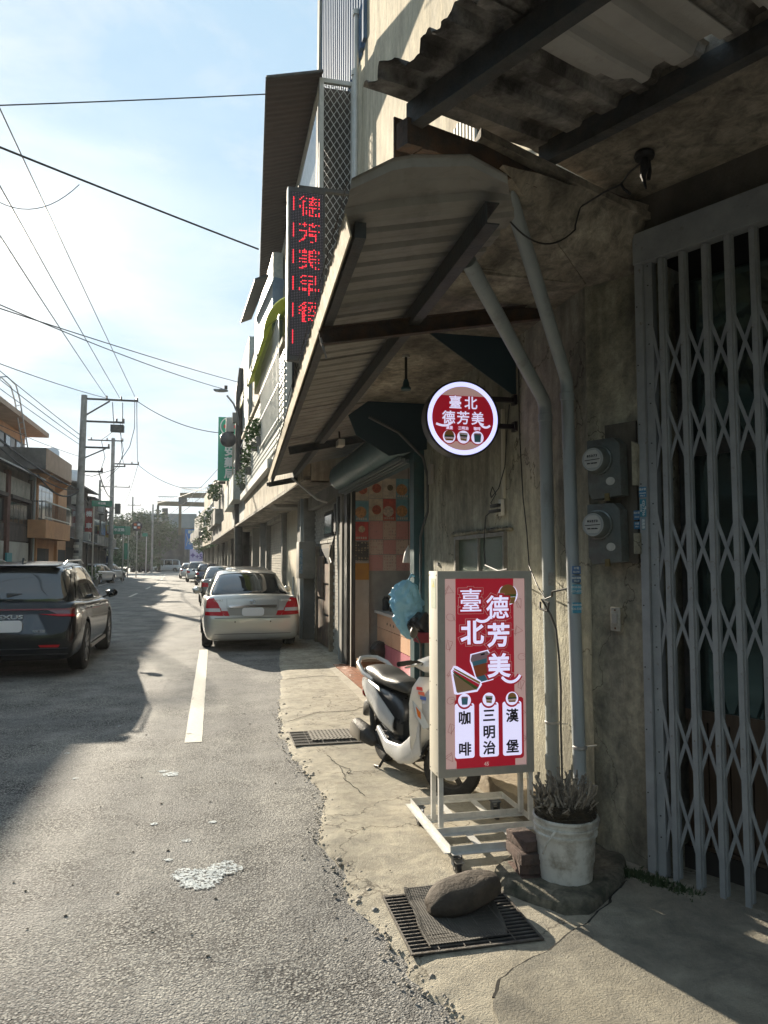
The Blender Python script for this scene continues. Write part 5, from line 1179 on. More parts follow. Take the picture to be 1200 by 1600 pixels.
o = mb.build("lattice", mat("cover_grey", (.22, .20, .17), (.16, .145, .12), rough=.85, scale=12), rm2); o['kind'] = 'stuff'

# blue plastic bag hanging on the teal post
bg_ = thing("plastic_bag", "crumpled light blue plastic bag hanging from the teal post above the scooter", "bag", (1.93, 7.2, 1.45))
mb = MB()
def BG(u, v):
    a = u * 2 * math.pi; h = 1 - v
    wd = interp([(0, .03), (.08, .10), (.25, .15), (.5, .155), (.75, .12), (.92, .07), (1, .02)], v)
    q = Vector((math.cos(a), math.sin(a), v * 3)); f_ = 1 + .30 * noise.noise(q * 2.1) + .16 * noise.noise(q * 6)
    x = 1.885 + wd * f_ * math.cos(a) + .06 * max(0, v - .55); y = 7.18 + wd * .55 * f_ * math.sin(a)
    return (x, y, 1.46 - .58 * v + .02 * noise.noise(Vector((u * 7, v * 4, 1))))
mb.grid(BG, 64, 48)
mt_ = mat("thin_blue_plastic", (.25, .55, .74), (.32, .62, .80), rough=.35, scale=6)
mb.build("bag", mt_, bg_, smooth=True, fix=False)
MB().tube([(1.9, 7.18, 1.44), (1.95, 7.2, 1.52), (2.0, 7.3, 1.50)], .012, 6).build("knot", mt_, bg_)
MB().lathe((2.0, 7.36, 1.50), [(.02, 0), (.02, .02)], 8, 'Y').build("hook", M_STEEL, bg_)
t = thing("helmet", "black and dark red helmet hanging behind the scooter's handlebar", "helmet", (1.98, 7.1, .95))
MB().rock((2.0, 7.05, 1.02), .13, 2, (.9, .9, 1), 3).build("shell", mat("helmet_black", (.02, .018, .02), rough=.25), t, smooth=True)
MB().box((1.93, 6.9, .86), (2.07, 7.1, .96)).build("lining", mat("dark_red_cloth", (.22, .02, .03), rough=.8), t, bevel=.02)

# ================================================================ RED LED SIGN
led = thing("led_sign", "tall black dot matrix sign with glowing red characters jutting above the shop canopy", "sign", (.9, 7.4, 4.6))
LX0, LX1, LZ0, LZ1, LY = .70, 1.08, 3.70, 5.52, 7.40
MB().box((LX0, LY, LZ0), (LX1, LY + .10, LZ1)).build("housing", M_DKMET, led, bevel=.004)
MB().box((LX0 - .012, LY + .01, LZ0), (LX0 - .001, LY + .09, LZ1)).build("lit_side_strip", mat("sunlit_edge", (.7, .68, .62), rough=.3, metal=.3), led)  # pale strip: sunlight on the housing's left side put into the colour
MB().box((LX0 + .02, LY - .003, LZ0 + .04), (LX1 - .02, LY - .0005, LZ1 - .05)).build("panel", mat("led_black", (.012, .012, .016), rough=.5), led)
MB().box((LX0 + .1, LY + .02, LZ1 - .004), (2.13, LY + .07, LZ1 + .035)).build("arm", M_DKMET, led)
M_OFF = mat("led_unlit", (.30, .24, .30), rough=.4); M_ON = mat("led_lit", (.6, .02, .03), rough=.4, emit=(1, .03, .05), es=1.6)
off_b, on_b = MB(), MB(); ncol = 20; pitch = (LX1 - LX0 - .05) / ncol; nrow = int((LZ1 - LZ0 - .1) / pitch)
lit = set()
def raster(ch, r0):
    me = glyphs(ch, 1.0, 0.004); bv = BVHTree.FromPolygons([tuple(v.co) for v in me.vertices], [tuple(p.vertices) for p in me.polygons]); bpy.data.meshes.remove(me)
    for i in range(15):
        for j in range(15):
            x = (i - 7) / 15 * 1.0; z = (7 - j) / 15 * 1.0
            if bv.ray_cast(Vector((x, z, 1)), Vector((0, 0, -1)))[0] is not None: lit.add((i + 4, r0 + j))
for k, ch in enumerate("德芳美早餐"): raster(ch, 2 + k * 17)
for r_ in range(nrow):
    for c_ in range(ncol):
        x = LX0 + .025 + (c_ + .5) * pitch; z = LZ1 - .055 - (r_ + .5) * pitch
        on = ((c_, r_) in lit and (c_ % 4 != 2 or r_ % 3 == 0) and c_ % 6 != 4) or (c_ == 1 and (r_ - 3) % 17 < 9)
        s_ = .0042 if on else .0026
        b = on_b if on else off_b
        b.add([(x - s_, LY - .006, z - s_), (x + s_, LY - .006, z - s_), (x + s_, LY - .006, z + s_), (x - s_, LY - .006, z + s_)], [(0, 1, 2, 3)])
o = off_b.build("unlit_dots", M_OFF, led, fix=False); o['kind'] = 'stuff'
o = on_b.build("lit_dots", M_ON, led, fix=False); o['kind'] = 'stuff'

# ================================================================ UPPER STOREY: mesh cage, dark awning, risers
cg = thing("window_cage", "white framed diamond mesh window cage on the upper wall behind the led sign", "window cage", (1.8, 12, 8))
M_WFR = mat("white_frame_paint", (.50, .50, .47), (.42, .42, .39), rough=.5, scale=8)
CX0, CX1, CY0, CY1, CZ0, CZ1 = 1.56, 2.12, 11.4, 20.0, 5.6, 9.5
for p, q in (((CX0, CY0, CZ0), (CX0 + .07, CY0 + .06, CZ1)), ((CX0 + .07, CY0, CZ1 - .07), (CX1, CY0 + .06, CZ1)), ((CX0, CY0 + .06, CZ1 - .07), (CX0 + .06, CY1, CZ1)), ((CX0, CY0 + .06, CZ0), (CX0 + .06, CY1, CZ0 + .08)), ((CX1 - .04, CY0, CZ0), (CX1, CY0 + .05, CZ1 - .07)), ((CX0, 15.5, CZ0 + .08), (CX0 + .06, 15.57, CZ1 - .07))): MB().box(p, q).build("frame_bar", M_WFR, cg)
mb = MB(); st_ = .17
nx = int((CX1 - CX0) / .11); 
x = CX0 + .07
W_ = CX1 - .04 - x; Hh = CZ1 - .07 - CZ0
for k in range(-4, int(Hh / st_) + 5):
    for sgn in (1, -1):
        z0 = CZ0 + k * st_; z1 = z0 + sgn * W_ * 1.55
        xa, za, xb, zb2 = x, z0, x + W_, z1
        # clip to the frame
        lo, hi = CZ0 + .0, CZ1 - .07
        if zb2 != za:
            t0 = max(0, min(1, (lo - za) / (zb2 - za))); t1 = max(0, min(1, (hi - za) / (zb2 - za))); t0, t1 = min(t0, t1), max(t0, t1)
            if t1 - t0 > .02: mb.bar((xa + (xb - xa) * t0, CY0 + .03 + .004 * sgn, za + (zb2 - za) * t0), (xa + (xb - xa) * t1, CY0 + .03 + .004 * sgn, za + (zb2 - za) * t1), .008, .008)
o = mb.build("mesh", M_WFR, cg); o['kind'] = 'stuff'
mb = MB()
for k in range(60):
    y = CY0 + .1 + k * .14
    if y < CY1: mb.bar((CX0 + .03, y, CZ0 + .08), (CX0 + .03, y, CZ1 - .07), .01, .01)
o = mb.build("grille", M_WFR, cg); o['kind'] = 'stuff'
MB().box((CX0 + .09, CY0 + .25, CZ0), (CX1 + .0, CY0 + .28, CZ1)).build("backing", mat("cage_dark", (.045, .04, .035), (.06, .05, .042), rough=.8, scale=3, bump=.4, bscale=12), cg)
ua = thing("upper_awning", "long dark brown ribbed awning over the upper windows, seen from below", "awning", (1.1, 14, 9.4))
mb = MB(); n_ = 240
for i in range(n_ + 1):
    t_ = i / n_; y = lerp(11.3, 20.2, t_); xo = lerp(.70, 1.12, t_) + .01 * noise.noise(Vector((0, y * 3, 0))); dz = .018 * (1 if (i // 2) % 2 else 0)
    mb.v += [Vector((xo, y, 9.28 + dz - .05 * t_)), Vector((1.60, y, 9.52 + dz - .05 * t_))]
    if i: mb.f.append((2 * i - 2, 2 * i - 1, 2 * i + 1, 2 * i))
k = len(mb.v); mb.f += [tuple(i + k for i in reversed(f)) for f in mb.f]; mb.v += [v + Vector((0, 0, .02)) for v in mb.v]
mb.build("sheet", mat("brown_ribbed_sheet", (.05, .036, .03), (.075, .055, .045), rough=.7, scale=6, bump=.5, stretch=(.4, 3, 1), wpos=True), ua, fix=False)
MB().bar((.70, 11.3, 9.28), (1.12, 20.2, 9.23), .03, .05).build("edge_rail", M_DKMET, ua)
MB().bar((.70, 11.3, 9.30), (1.60, 11.3, 9.54), .03, .04).build("edge_rail", M_DKMET, ua)
for k, (xx, y, z0, z1, r_) in enumerate(((2.03, 10.7, 4.2, 10.1, .035), (2.07, 11.1, 4.2, 9.4, .025))):
    t = thing("riser_pipe", ["taller white riser pipe on the cream upper wall beside the mesh cage", "shorter thin white riser pipe on the cream upper wall beside the mesh cage"][k], "pipe", (xx, y, z0))
    MB().tube([(xx, y - .0, z0), (xx, y, z1)], r_, 10).build("tube", M_WFR, t, smooth=True); MB().lathe((xx, y, z1), [(r_ + .02, 0), (r_ + .02, .08), (.01, .12)], 12).build("cap", M_WFR, t)
# ================================================================ SCOOTER (built facing +Y at the origin, rear contact at 0,0)
sc_ = thing("scooter", "white and black motor scooter parked behind the menu sign, front wheel turned", "scooter")
M_SW = mat("scooter_white", (.60, .60, .60), (.54, .54, .53), rough=.25, coat=.6, scale=5)
M_SB = mat("scooter_black", (.018, .019, .021), (.03, .031, .033), rough=.3, coat=.3, scale=8)
M_SEAT = mat("seat_vinyl", (.045, .045, .042), (.07, .068, .062), rough=.42, scale=20, bump=.3, bscale=120)
M_TYRE = mat("tyre_rubber", (.014, .014, .014), (.03, .029, .027), rough=.85, scale=30, bump=.6, bscale=90)
M_ENG = mat("engine_dark", (.04, .038, .036), (.07, .065, .06), rough=.6, metal=.4, scale=25, bump=.8)
def loft(sts, name, m, parent, n_=20, lv=0, p=2.3, label=None):
    """sts: (y, halfwidth, zbottom, ztop[, xc]) superellipse sections"""
    mb = MB()
    for st in sts:
        y, hw, z0, z1 = st[:4]; xc = st[4] if len(st) > 4 else 0; zc = (z0 + z1) / 2; hz = (z1 - z0) / 2
        for j in range(n_):
            a = 2 * math.pi * j / n_; c_, s_ = math.cos(a), math.sin(a)
            mb.v.append(Vector((xc + hw * math.copysign(abs(c_) ** (2 / p), c_), y, zc + hz * math.copysign(abs(s_) ** (2 / p), s_))))
    for i in range(len(sts) - 1):
        for j in range(n_): mb.f.append((i * n_ + j, i * n_ + (j + 1) % n_, (i + 1) * n_ + (j + 1) % n_, (i + 1) * n_ + j))
    mb.f.append(tuple(range(n_))); mb.f.append(tuple((len(sts) - 1) * n_ + j for j in range(n_)))
    o = mb.build(name, m, parent, smooth=True, label=label)
    if lv: subsurf(o, lv); bake(o)
    for p_ in o.data.polygons: p_.use_smooth = True
    return o
loft([(-.36, .03, .60, .66), (-.30, .09, .52, .68), (-.15, .135, .42, .69), (.05, .15, .34, .69), (.22, .15, .28, .68), (.36, .14, .24, .66), (.47, .11, .24, .60), (.52, .07, .25, .5)], "body", M_SB, sc_, lv=1)
# white side panels, right and left: swoosh shapes standing a little proud
for sx in (1, -1):
    def SP(u, v):
        y = lerp(-.37, .46, u); zt = interp([(0, .68), (.3, .695), (.6, .66), (1, .46)], u); zbm = interp([(0, .60), (.25, .56), (.5, .50), (.75, .40), (1, .34)], u)
        z = lerp(zbm, zt, v); w_ = interp([(0, .05), (.1, .105), (.35, .152), (.7, .165), (1, .13)], u)
        return (sx * (w_ + .012 * math.sin(v * math.pi)), y, z)
    mb = MB().grid(SP, 24, 6); k = len(mb.v); mb.f += [tuple(i + k for i in reversed(f)) for f in mb.f]; mb.v += [v - Vector((sx * .01, 0, 0)) for v in mb.v]
    mb.build("side_panel", M_SW, sc_, smooth=True, fix=False)
    # lower white sill sweeping from the footboard up to the leg shield
    def SL(u, v):
        y = lerp(.10, 1.02, u); zc = interp([(0, .30), (.3, .215), (.6, .215), (.8, .29), (1, .44)], u); h = interp([(0, .03), (.3, .05), (.7, .08), (1, .15)], u)
        a = (v - .5) * math.pi; w_ = interp([(0, .13), (.3, .175), (.7, .185), (1, .165)], u)
        return (sx * (w_ + .02 * math.cos(a) - .02), y, zc + h * math.sin(a))
    mb = MB().grid(SL, 22, 8); k = len(mb.v); mb.f += [tuple(i + k for i in reversed(f)) for f in mb.f]; mb.v += [v - Vector((sx * .012, 0, 0)) for v in mb.v]
    mb.build("footboard_edge", M_SW, sc_, smooth=True, fix=False)
loft([(.42, .15, .20, .275), (.6, .165, .19, .265), (.85, .165, .20, .275), (.93, .14, .24, .30)], "footboard", M_SB, sc_, p=5)
loft([(-.33, .05, .70, .745), (-.28, .11, .685, .79), (-.12, .135, .67, .815), (.05, .14, .67, .81), (.16, .14, .67, .785), (.24, .135, .67, .762), (.40, .12, .66, .772), (.52, .09, .655, .76), (.58, .04, .66, .70)], "seat", M_SEAT, sc_, lv=1, p=2.8)
MB().tube([(.13, .02, .70), (.155, -.14, .74), (.14, -.30, .80), (.08, -.40, .835), (0, -.425, .84), (-.08, -.40, .835), (-.14, -.30, .80), (-.155, -.14, .74), (-.13, .02, .70)], .019, 10).build("grab_rail", M_SW, sc_, smooth=True)
loft([(-.44, .02, .50, .56), (-.40, .07, .47, .60), (-.34, .085, .48, .61)], "tail_light", mat("tail_lens_red", (.4, .01, .015), rough=.15, coat=.5), sc_)
loft([(-.42, .05, .30, .36), (-.36, .07, .33, .47), (-.2, .08, .40, .52)], "rear_fender", M_SB, sc_)
# leg shield: inner black, outer white front cover
def shield(yoff, name, m, wtab, th=.012, z0=.26, z1=.86):
    def F(u, v):
        z = lerp(z0, z1, v); x = lerp(-1, 1, u); w_ = interp(wtab, v); y = interp([(0, .90), (.25, .965), (.6, 1.00), (.85, 1.0), (1, .985)], v) + yoff - .05 * x * x + (.015 if yoff > .02 else 0) * (1 - x * x)
        return (x * w_, y, z)
    mb = MB().grid(F, 16, 16); k = len(mb.v); mb.f += [tuple(i + k for i in reversed(f)) for f in mb.f]; mb.v += [v - Vector((0, th, 0)) for v in mb.v]
    return mb.build(name, m, sc_, smooth=True, fix=False)
shield(0, "inner_leg_shield", M_SB, [(0, .16), (.3, .185), (.7, .20), (.9, .17), (1, .12)])
shield(.03, "leg_shield", M_SW, [(0, .155), (.15, .19), (.4, .215), (.7, .225), (.88, .195), (1, .13)], .014)
loft([(.93, .14, .44, .80), (1.03, .15, .44, .80), (1.11, .13, .50, .80), (1.17, .09, .56, .78), (1.21, .04, .62, .74)], "front_cover", M_SW, sc_, lv=1, p=2.6)
M_ORL = mat("signal_orange", (.55, .14, .02), rough=.15, coat=.6); M_LENS = mat("lens_clear", (.45, .5, .55), rough=.08, coat=.8)
for sx in (1, -1):
    t0 = MB().prism([(sx * .215, 1.00, .70), (sx * .175, 1.055, .64), (sx * .13, 1.11, .52), (sx * .16, 1.075, .50), (sx * .20, 1.03, .58)], (0, .012, 0)).build("turn_signal", M_LENS, sc_, bevel=.004)
    MB().prism([(sx * .20, 1.018, .66), (sx * .178, 1.05, .62), (sx * .175, 1.052, .57), (sx * .192, 1.03, .59)], (0, .018, 0)).build("bulb", M_ORL, t0)
# sticker marks on the shield's right shoulder
for k, (z, c_) in enumerate(((.78, (.5, .05, .05)), (.745, (.55, .12, .08)), (.71, (.06, .12, .4)), (.68, (.35, .38, .5)))):
    MB().prism([(.19 - k * .012, 1.024 + k * .006, z), (.15 - k * .012, 1.05 + k * .006, z - .01), (.155 - k * .012, 1.05 + k * .006, z + .018), (.19 - k * .012, 1.024 + k * .006, z + .022)], (.001, .004, 0)).build("decal", mat("decal_%d" % k, c_, rough=.4), sc_)
# steering assembly: everything turned about the steering axis
def steer(pts, ang=R(44), c=(0, 1.10)):
    outp = []
    for p in pts:
        p = Vector(p); x, y = p.x - c[0], p.y - c[1]; outp.append(Vector((c[0] + x * math.cos(ang) - y * math.sin(ang), c[1] + x * math.sin(ang) + y * math.cos(ang), p.z)))
    return outp
def sbuild(mb, name, m, parent=sc_, ang=R(44), **k): mb.v = steer(mb.v, ang); return mb.build(name, m, parent, **k)
STA = R(44)
def wheel(cy, cx, r, wd, name, stt, parent=sc_):
    T = [(r - .075, -wd * .42), (r - .055, -wd * .5), (r - .018, -wd * .46), (r, -wd * .22), (r + .002, 0), (r, wd * .22), (r - .018, wd * .46), (r - .055, wd * .5), (r - .075, wd * .42)]
    mb = MB().lathe((cx, cy, r), [(a, b) for a, b in T], 40, 'X', cap=False)
    w_ = (sbuild(mb, "tyre", M_TYRE, parent, STA, smooth=True) if stt else mb.build("tyre", M_TYRE, parent, smooth=True))
    mb = MB().lathe((cx, cy, r), [(r - .073, -wd * .42), (r - .085, -wd * .38), (r - .09, 0), (r - .085, wd * .38), (r - .073, wd * .42)], 32, 'X', cap=False)
    mb.lathe((cx, cy, r), [(.045, -wd * .5), (.05, -wd * .3), (.05, wd * .3), (.045, wd * .5)], 16, 'X')
    for k in range(5):
        a = 2 * math.pi * k / 5; mb.bar((cx, cy + .04 * math.cos(a), r + .04 * math.sin(a)), (cx, cy + (r - .08) * math.cos(a + .2), r + (r - .08) * math.sin(a + .2)), .03, .03, up=(1, 0, 0))
    (sbuild(mb, "rim", M_ENG, w_, STA, smooth=False) if stt else mb.build("rim", M_ENG, w_))
    mb = MB()
    for k in range(60):
        a = 2 * math.pi * k / 60
        for s__ in (-1, 1):
            a2 = a + (.03 if s__ > 0 else 0); d_ = Vector((0, math.cos(a2), math.sin(a2))); tt = Vector((0, -math.sin(a2), math.cos(a2)))
            c_ = Vector((cx + s__ * wd * .28, cy, r)) + d_ * (r - .001); mb.bar(c_ - tt * .006 - Vector((s__ * wd * .16, 0, 0)) - d_ * .0, c_ + tt * .004 + Vector((s__ * wd * .12, 0, 0)) - d_ * .012, .012, .008, up=d_)
    o = (sbuild(mb, "tread", M_TYRE, w_, STA) if stt else mb.build("tread", M_TYRE, w_)); o['kind'] = 'stuff'
    return w_
wheel(0, 0, .215, .10, "rear_wheel", False)
wheel(1.16, 0, .215, .095, "front_wheel", True)
sbuild(MB().lathe((.055, 1.16, .215), [(.075, 0), (.078, .004)], 28, 'X'), "brake_disc", M_STEEL, sc_)
for sx in (1, -1): sbuild(MB().tube([(sx * .068, 1.15, .215), (sx * .07, 1.10, .44), (sx * .06, 1.06, .56)], .017, 10), "fork", M_ENG, sc_, smooth=True)
mb = MB()
def FF(u, v):
    a = lerp(R(15), R(165), u); x = lerp(-1, 1, v); r_ = .262 - .03 * x * x
    return (x * .062, 1.16 - r_ * math.cos(a) * 1.0, .215 + r_ * math.sin(a) * .98)
mb.grid(FF, 20, 8); k = len(mb.v); mb.f += [tuple(i + k for i in reversed(f)) for f in mb.f]; mb.v += [(v - Vector((0, 1.16, .215))) * .965 + Vector((0, 1.16, .215)) for v in mb.v]
sbuild(mb, "front_fender", M_SB, sc_, smooth=True, fix=False)
# head: handlebar, grips, cowl, levers, mirrors, meter, lamp
mb = MB().tube([(-.28, .92, 1.0), (-.2, .96, 1.0), (-.06, 1.0, .95), (.06, 1.0, .95), (.2, .96, 1.0), (.28, .92, 1.0)], .012, 8); sbuild(mb, "handlebar", M_BLACK, sc_)
for sx in (1, -1):
    sbuild(MB().tube([(sx * .25, .935, 1.0), (sx * .37, .885, 1.0)], .0185, 12), "grip", M_BLACK, sc_, smooth=True)
    sbuild(MB().tube([(sx * .2, 1.0, .99), (sx * .28, .985, .985), (sx * .37, .94, .98)], .007, 6), "brake_lever", M_STEEL, sc_)
    sbuild(MB().tube([(sx * .17, .98, 1.02), (sx * .2, .99, 1.13), (sx * .27, .98, 1.2)], .006, 6), "mirror_stalk", M_BLACK, sc_)
    mm = MB().rock((sx * .31, .98, 1.22), .055, 1, (1.1, .35, .75), 2); sbuild(mm, "mirror", M_BLACK, sc_, smooth=True)
def sloft(sts, name, m, **k):
    n_ = 16; mb = MB()
    for y, hw, z0, z1 in sts:
        for j in range(n_):
            a = 2 * math.pi * j / n_; mb.v.append(Vector((hw * math.cos(a), y, (z0 + z1) / 2 + (z1 - z0) / 2 * math.sin(a))))
    for i in range(len(sts) - 1):
        for j in range(n_): mb.f.append((i * n_ + j, i * n_ + (j + 1) % n_, (i + 1) * n_ + (j + 1) % n_, (i + 1) * n_ + j))
    mb.f.append(tuple(range(n_))); mb.f.append(tuple((len(sts) - 1) * n_ + j for j in range(n_)))
    return sbuild(mb, name, m, sc_, smooth=True)
sloft([(.90, .09, .93, .99), (.98, .15, .90, 1.02), (1.06, .15, .90, 1.03), (1.13, .11, .90, 1.0), (1.155, .07, .92, .98)], "handlebar_cowl", M_SW)
sloft([(1.13, .10, .905, .99), (1.165, .075, .92, .975)], "headlight", M_LENS)
# engine, exhaust on the right, stand, shock
loft([(-.06, .05, .14, .26, .06), (.05, .07, .11, .27, .06), (.22, .08, .12, .30, .03), (.4, .06, .17, .28, 0)], "engine", M_ENG, sc_)
ex_ = loft([(-.30, .035, .20, .29, .165), (-.27, .062, .165, .325, .165), (-.05, .064, .15, .31, .165), (.08, .045, .15, .25, .155), (.12, .02, .17, .21, .14)], "exhaust", M_ENG, sc_)
MB().prism([(.236, -.26, .19), (.236, -.05, .17), (.236, -.04, .27), (.236, -.22, .31), (.236, -.27, .28)], (-.012, 0, 0)).build("heat_shield", mat("heat_shield", (.42, .38, .32), rough=.4, metal=.4), ex_, bevel=.004)
MB().tube([(.14, .1, .17), (.10, .3, .13), (.05, .42, .16)], .014, 8).build("exhaust_pipe", M_ENG, sc_, smooth=True)
MB().tube([(.11, -.02, .24), (.11, -.08, .52)], .022, 10).build("shock_absorber", M_ENG, sc_)
MB().tube([(.10, .30, .16), (.16, .24, .02), (.17, .16, .01)], .011, 8).tube([(-.10, .30, .16), (-.16, .24, .02), (-.17, .16, .01)], .011, 8).bar((-.1, .3, .16), (.1, .3, .16), .02, .02).build("stand", M_BLACK, sc_)
sc_.scale = (.94, .94, .94); sc_.location = (1.40, 6.0, .024); sc_.rotation_euler = (0, R(0), R(190))
# ================================================================ CARS (built facing +Y, rear bumper at y=0, centred on x=0)
M_CTYRE = mat("car_tyre", (.013, .013, .013), (.022, .021, .02), rough=.85, scale=20)
M_ALLOY = mat("alloy_wheel", (.35, .35, .36), rough=.25, metal=.9)
M_CGLASS = mat("car_glass", (.012, .016, .018), rough=.04, spec=.9, coat=.6)
M_TRIM = mat("car_black_trim", (.014, .014, .015), rough=.45)
M_TAIL = mat("tail_lamp_red", (.46, .006, .012), rough=.25, coat=.15, spec=.2)
M_TAILW = mat("tail_lamp_clear", (.55, .50, .48), rough=.1, coat=.9)
M_PLATE = mat("blank_plate", (.80, .80, .80), rough=.4)
M_CHROME = mat("car_chrome", (.65, .65, .66), rough=.12, metal=1)
def paint(name, c, metal=.35, rough=.28, coat=1.0): return mat(name, c, rough=rough, metal=metal, coat=coat)
def section_mesh(sts, n_prof, close=False):
    mb = MB(); m_ = None
    for y, pr_ in sts:
        full = [(x, z) for x, z in pr_] + [(-x, z) for x, z in reversed(pr_) if x > 1e-6]
        m_ = len(full)
        for x, z in full: mb.v.append(Vector((x, y, z)))
    for i in range(len(sts) - 1):
        for j in range(m_): 
            a = i * m_ + j; b = i * m_ + (j + 1) % m_; mb.f.append((a, b, b + m_, a + m_))
    mb.f.append(tuple(range(m_))); mb.f.append(tuple((len(sts) - 1) * m_ + j for j in reversed(range(m_))))
    return mb
def cut_wheels(o, spec):
    cut = MB()
    for y in (spec['rw'], spec['fw']):
        for s__ in (-1, 1):
            cut = MB().lathe((s__ * (spec['hw'] - .12), y, spec['wr'] + .005), [(spec['wr'] + .055, -.16), (spec['wr'] + .055, .22 if s__ > 0 else .16)] if s__ > 0 else [(spec['wr'] + .055, -.22), (spec['wr'] + .055, .16)], 36, 'X')
            c_ = cut.build("cutter", None); md = o.modifiers.new('b', 'BOOLEAN'); md.object = c_; md.operation = 'DIFFERENCE'; md.solver = 'EXACT'
            bake(o); bpy.data.objects.remove(c_)
def car(name, lbl, cat, P, S, group=None, detail=True):
    """S: dict of dimensions"""
    t = thing(name, lbl, cat, group=group)
    hw, L = S['hw'], S['L']
    sts = []
    for (y, wf, zb, zbelt, zt) in S['body']:
        w_ = hw * wf; zm = lerp(zb, zbelt, .5)
        pr_ = [(0, zb), (w_ * .80, zb), (w_ * .955, zb + .035), (w_ * .99, lerp(zb, zbelt, .30)), (w_, lerp(zb, zbelt, .52)), (w_ * .985, lerp(zb, zbelt, .74)), (w_ * .955, zbelt - .045), (w_ * .90, zbelt), (w_ * .6, lerp(zbelt, zt, .7)), (0, zt)]
        sts.append((y, pr_))
    b = section_mesh(sts, 10).build("body", P, t, smooth=True)
    subsurf(b, 2 if detail else 1); bake(b); cut_wheels(b, S)
    for p_ in b.data.polygons: p_.use_smooth = True
    try: b.data.set_sharp_from_angle(angle=R(42))
    except Exception: pass
    # cabin: glass house with painted roof skin and pillars
    cs = []
    for (y, wb, wr_, zb, zr) in S['cabin']:
        cs.append((y, [(0, zb - .06), (hw * wb, zb - .06), (hw * wb, zb), (hw * lerp(wb, wr_, .5), lerp(zb, zr, .52)), (hw * wr_, zr - .045), (hw * wr_ * .88, zr - .008), (hw * wr_ * .5, zr + .012), (0, zr + .018)]))
    g_ = section_mesh(cs, 8).build("glass", M_CGLASS, t, smooth=True); subsurf(g_, 2); bake(g_)
    for p_ in g_.data.polygons: p_.use_smooth = True
    bv = BVHTree.FromPolygons([tuple(v.co) for v in g_.data.vertices], [tuple(p.vertices) for p in g_.data.polygons])
    def skin(name_, rows, m_, out=.006, th=.006, parent=t):
        """rows: grid of (x,y,z) guide points snapped to the glass house and lifted"""
        mb = MB(); nr, nc = len(rows), len(rows[0])
        for r_ in rows:
            for p_ in r_:
                loc, nn_, _, _ = bv.find_nearest(Vector(p_)); d = nn_
                if (Vector(p_) - Vector((0, loc.y, .9))).dot(d) < 0: d = -d
                mb.v.append(loc + d * out)
        for i in range(nr - 1):
            for j in range(nc - 1): a = i * nc + j; mb.f.append((a, a + nc, a + nc + 1, a + 1))
        k = len(mb.v); vs = []
        mb.f += [tuple(i + k for i in reversed(f)) for f in mb.f]; 
        for i, v in enumerate(list(mb.v)): vs.append(v + (Vector((0, v.y, .9)) - v).normalized() * th)
        mb.v += vs
        o = mb.build(name_, m_, parent, smooth=True, fix=False); return o
    R_ = S['roof']       # (y rear, y front) of the painted roof, with widths
    yr, yf = R_
    def cab(y):
        for a, b_ in zip(S['cabin'], S['cabin'][1:]):
            if a[0] <= y <= b_[0]: u = (y - a[0]) / (b_[0] - a[0]); return [lerp(a[i], b_[i], u) for i in range(5)]
        return S['cabin'][-1]
    rows = []
    for i in range(15):
        y = lerp(yr, yf, i / 14); c_ = cab(y); row = []
        for j in range(17):
            u = lerp(-1, 1, j / 16); x = hw * c_[2] * u * 1.0; z = c_[4] + .02 - .05 * abs(u) ** 6; row.append((x, y, z))
        rows.append(row)
    skin("roof", rows, P, .008, .012)
    # side frames: rail over the doors, pillars
    for s__ in (1, -1):
        for (y0, v0, y1, v1, wd) in S['pillars']:
            rows = []
            for i in range(11):
                u = i / 10; y = lerp(y0, y1, u); v = lerp(v0, v1, u); row = []
                for j in (-1, 0, 1):
                    yy = y + wd * j * .5; c_ = cab(max(S['cabin'][0][0], min(S['cabin'][-1][0], yy)))
                    row.append((s__ * hw * lerp(c_[1], c_[2], v) * 1.02, yy, lerp(c_[3], c_[4] - .03, v)))
                rows.append(row)
            skin("pillar", rows, P, .009, .012)
        # mirrors
        yb_ = S['mirror']; c_ = cab(yb_)
        mr = MB().rock((s__ * (hw + .08), yb_, c_[3] + .075), .1, 1, (1.05, .55, .72), 3).build("mirror", S.get('mirror_mat', P), t, smooth=True)
        MB().bar((s__ * hw * .93, yb_ + .02, c_[3] + .0), (s__ * (hw + .05), yb_, c_[3] + .05), .06, .03).build("mirror_arm", M_TRIM, mr)
    # wheels
    for y in (S['rw'], S['fw']):
        for s__ in (1, -1):
            r_ = S['wr']; wd = S.get('tw', .205); xo = s__ * (hw - .01)
            prof_ = [(r_ * .66, 0), (r_ * .72, -.01), (r_ * .93, -.004), (r_, -.035), (r_, -wd + .03), (r_ * .9, -wd)]
            w_ = MB().lathe((xo, y, r_), [(a_, b_ * s__) for a_, b_ in prof_], 40, 'X', cap=False).build("wheel", M_CTYRE, t, smooth=True)
            MB().lathe((xo, y, r_), [(r_ * .66, -.004 * s__), (r_ * .60, -.03 * s__), (r_ * .58, -.09 * s__), (.001, -.10 * s__)], 30, 'X', cap=False).build("rim", S.get('rim', M_ALLOY), w_, smooth=True)
            mb = MB(); ns = S.get('spokes', 5)
            for k in range(ns):
                a = 2 * math.pi * k / ns
                for da in (-.10, .10):
                    mb.bar((xo - .03 * s__, y + .03 * math.cos(a), r_ + .03 * math.sin(a)), (xo - .018 * s__, y + r_ * .62 * math.cos(a + da), r_ + r_ * .62 * math.sin(a + da)), .035, .02, up=(s__, 0, 0))
            mb.lathe((xo - .02 * s__, y, r_), [(.055, 0), (.05, .012 * s__)], 14, 'X'); mb.build("spokes", S.get('rim', M_ALLOY), w_)
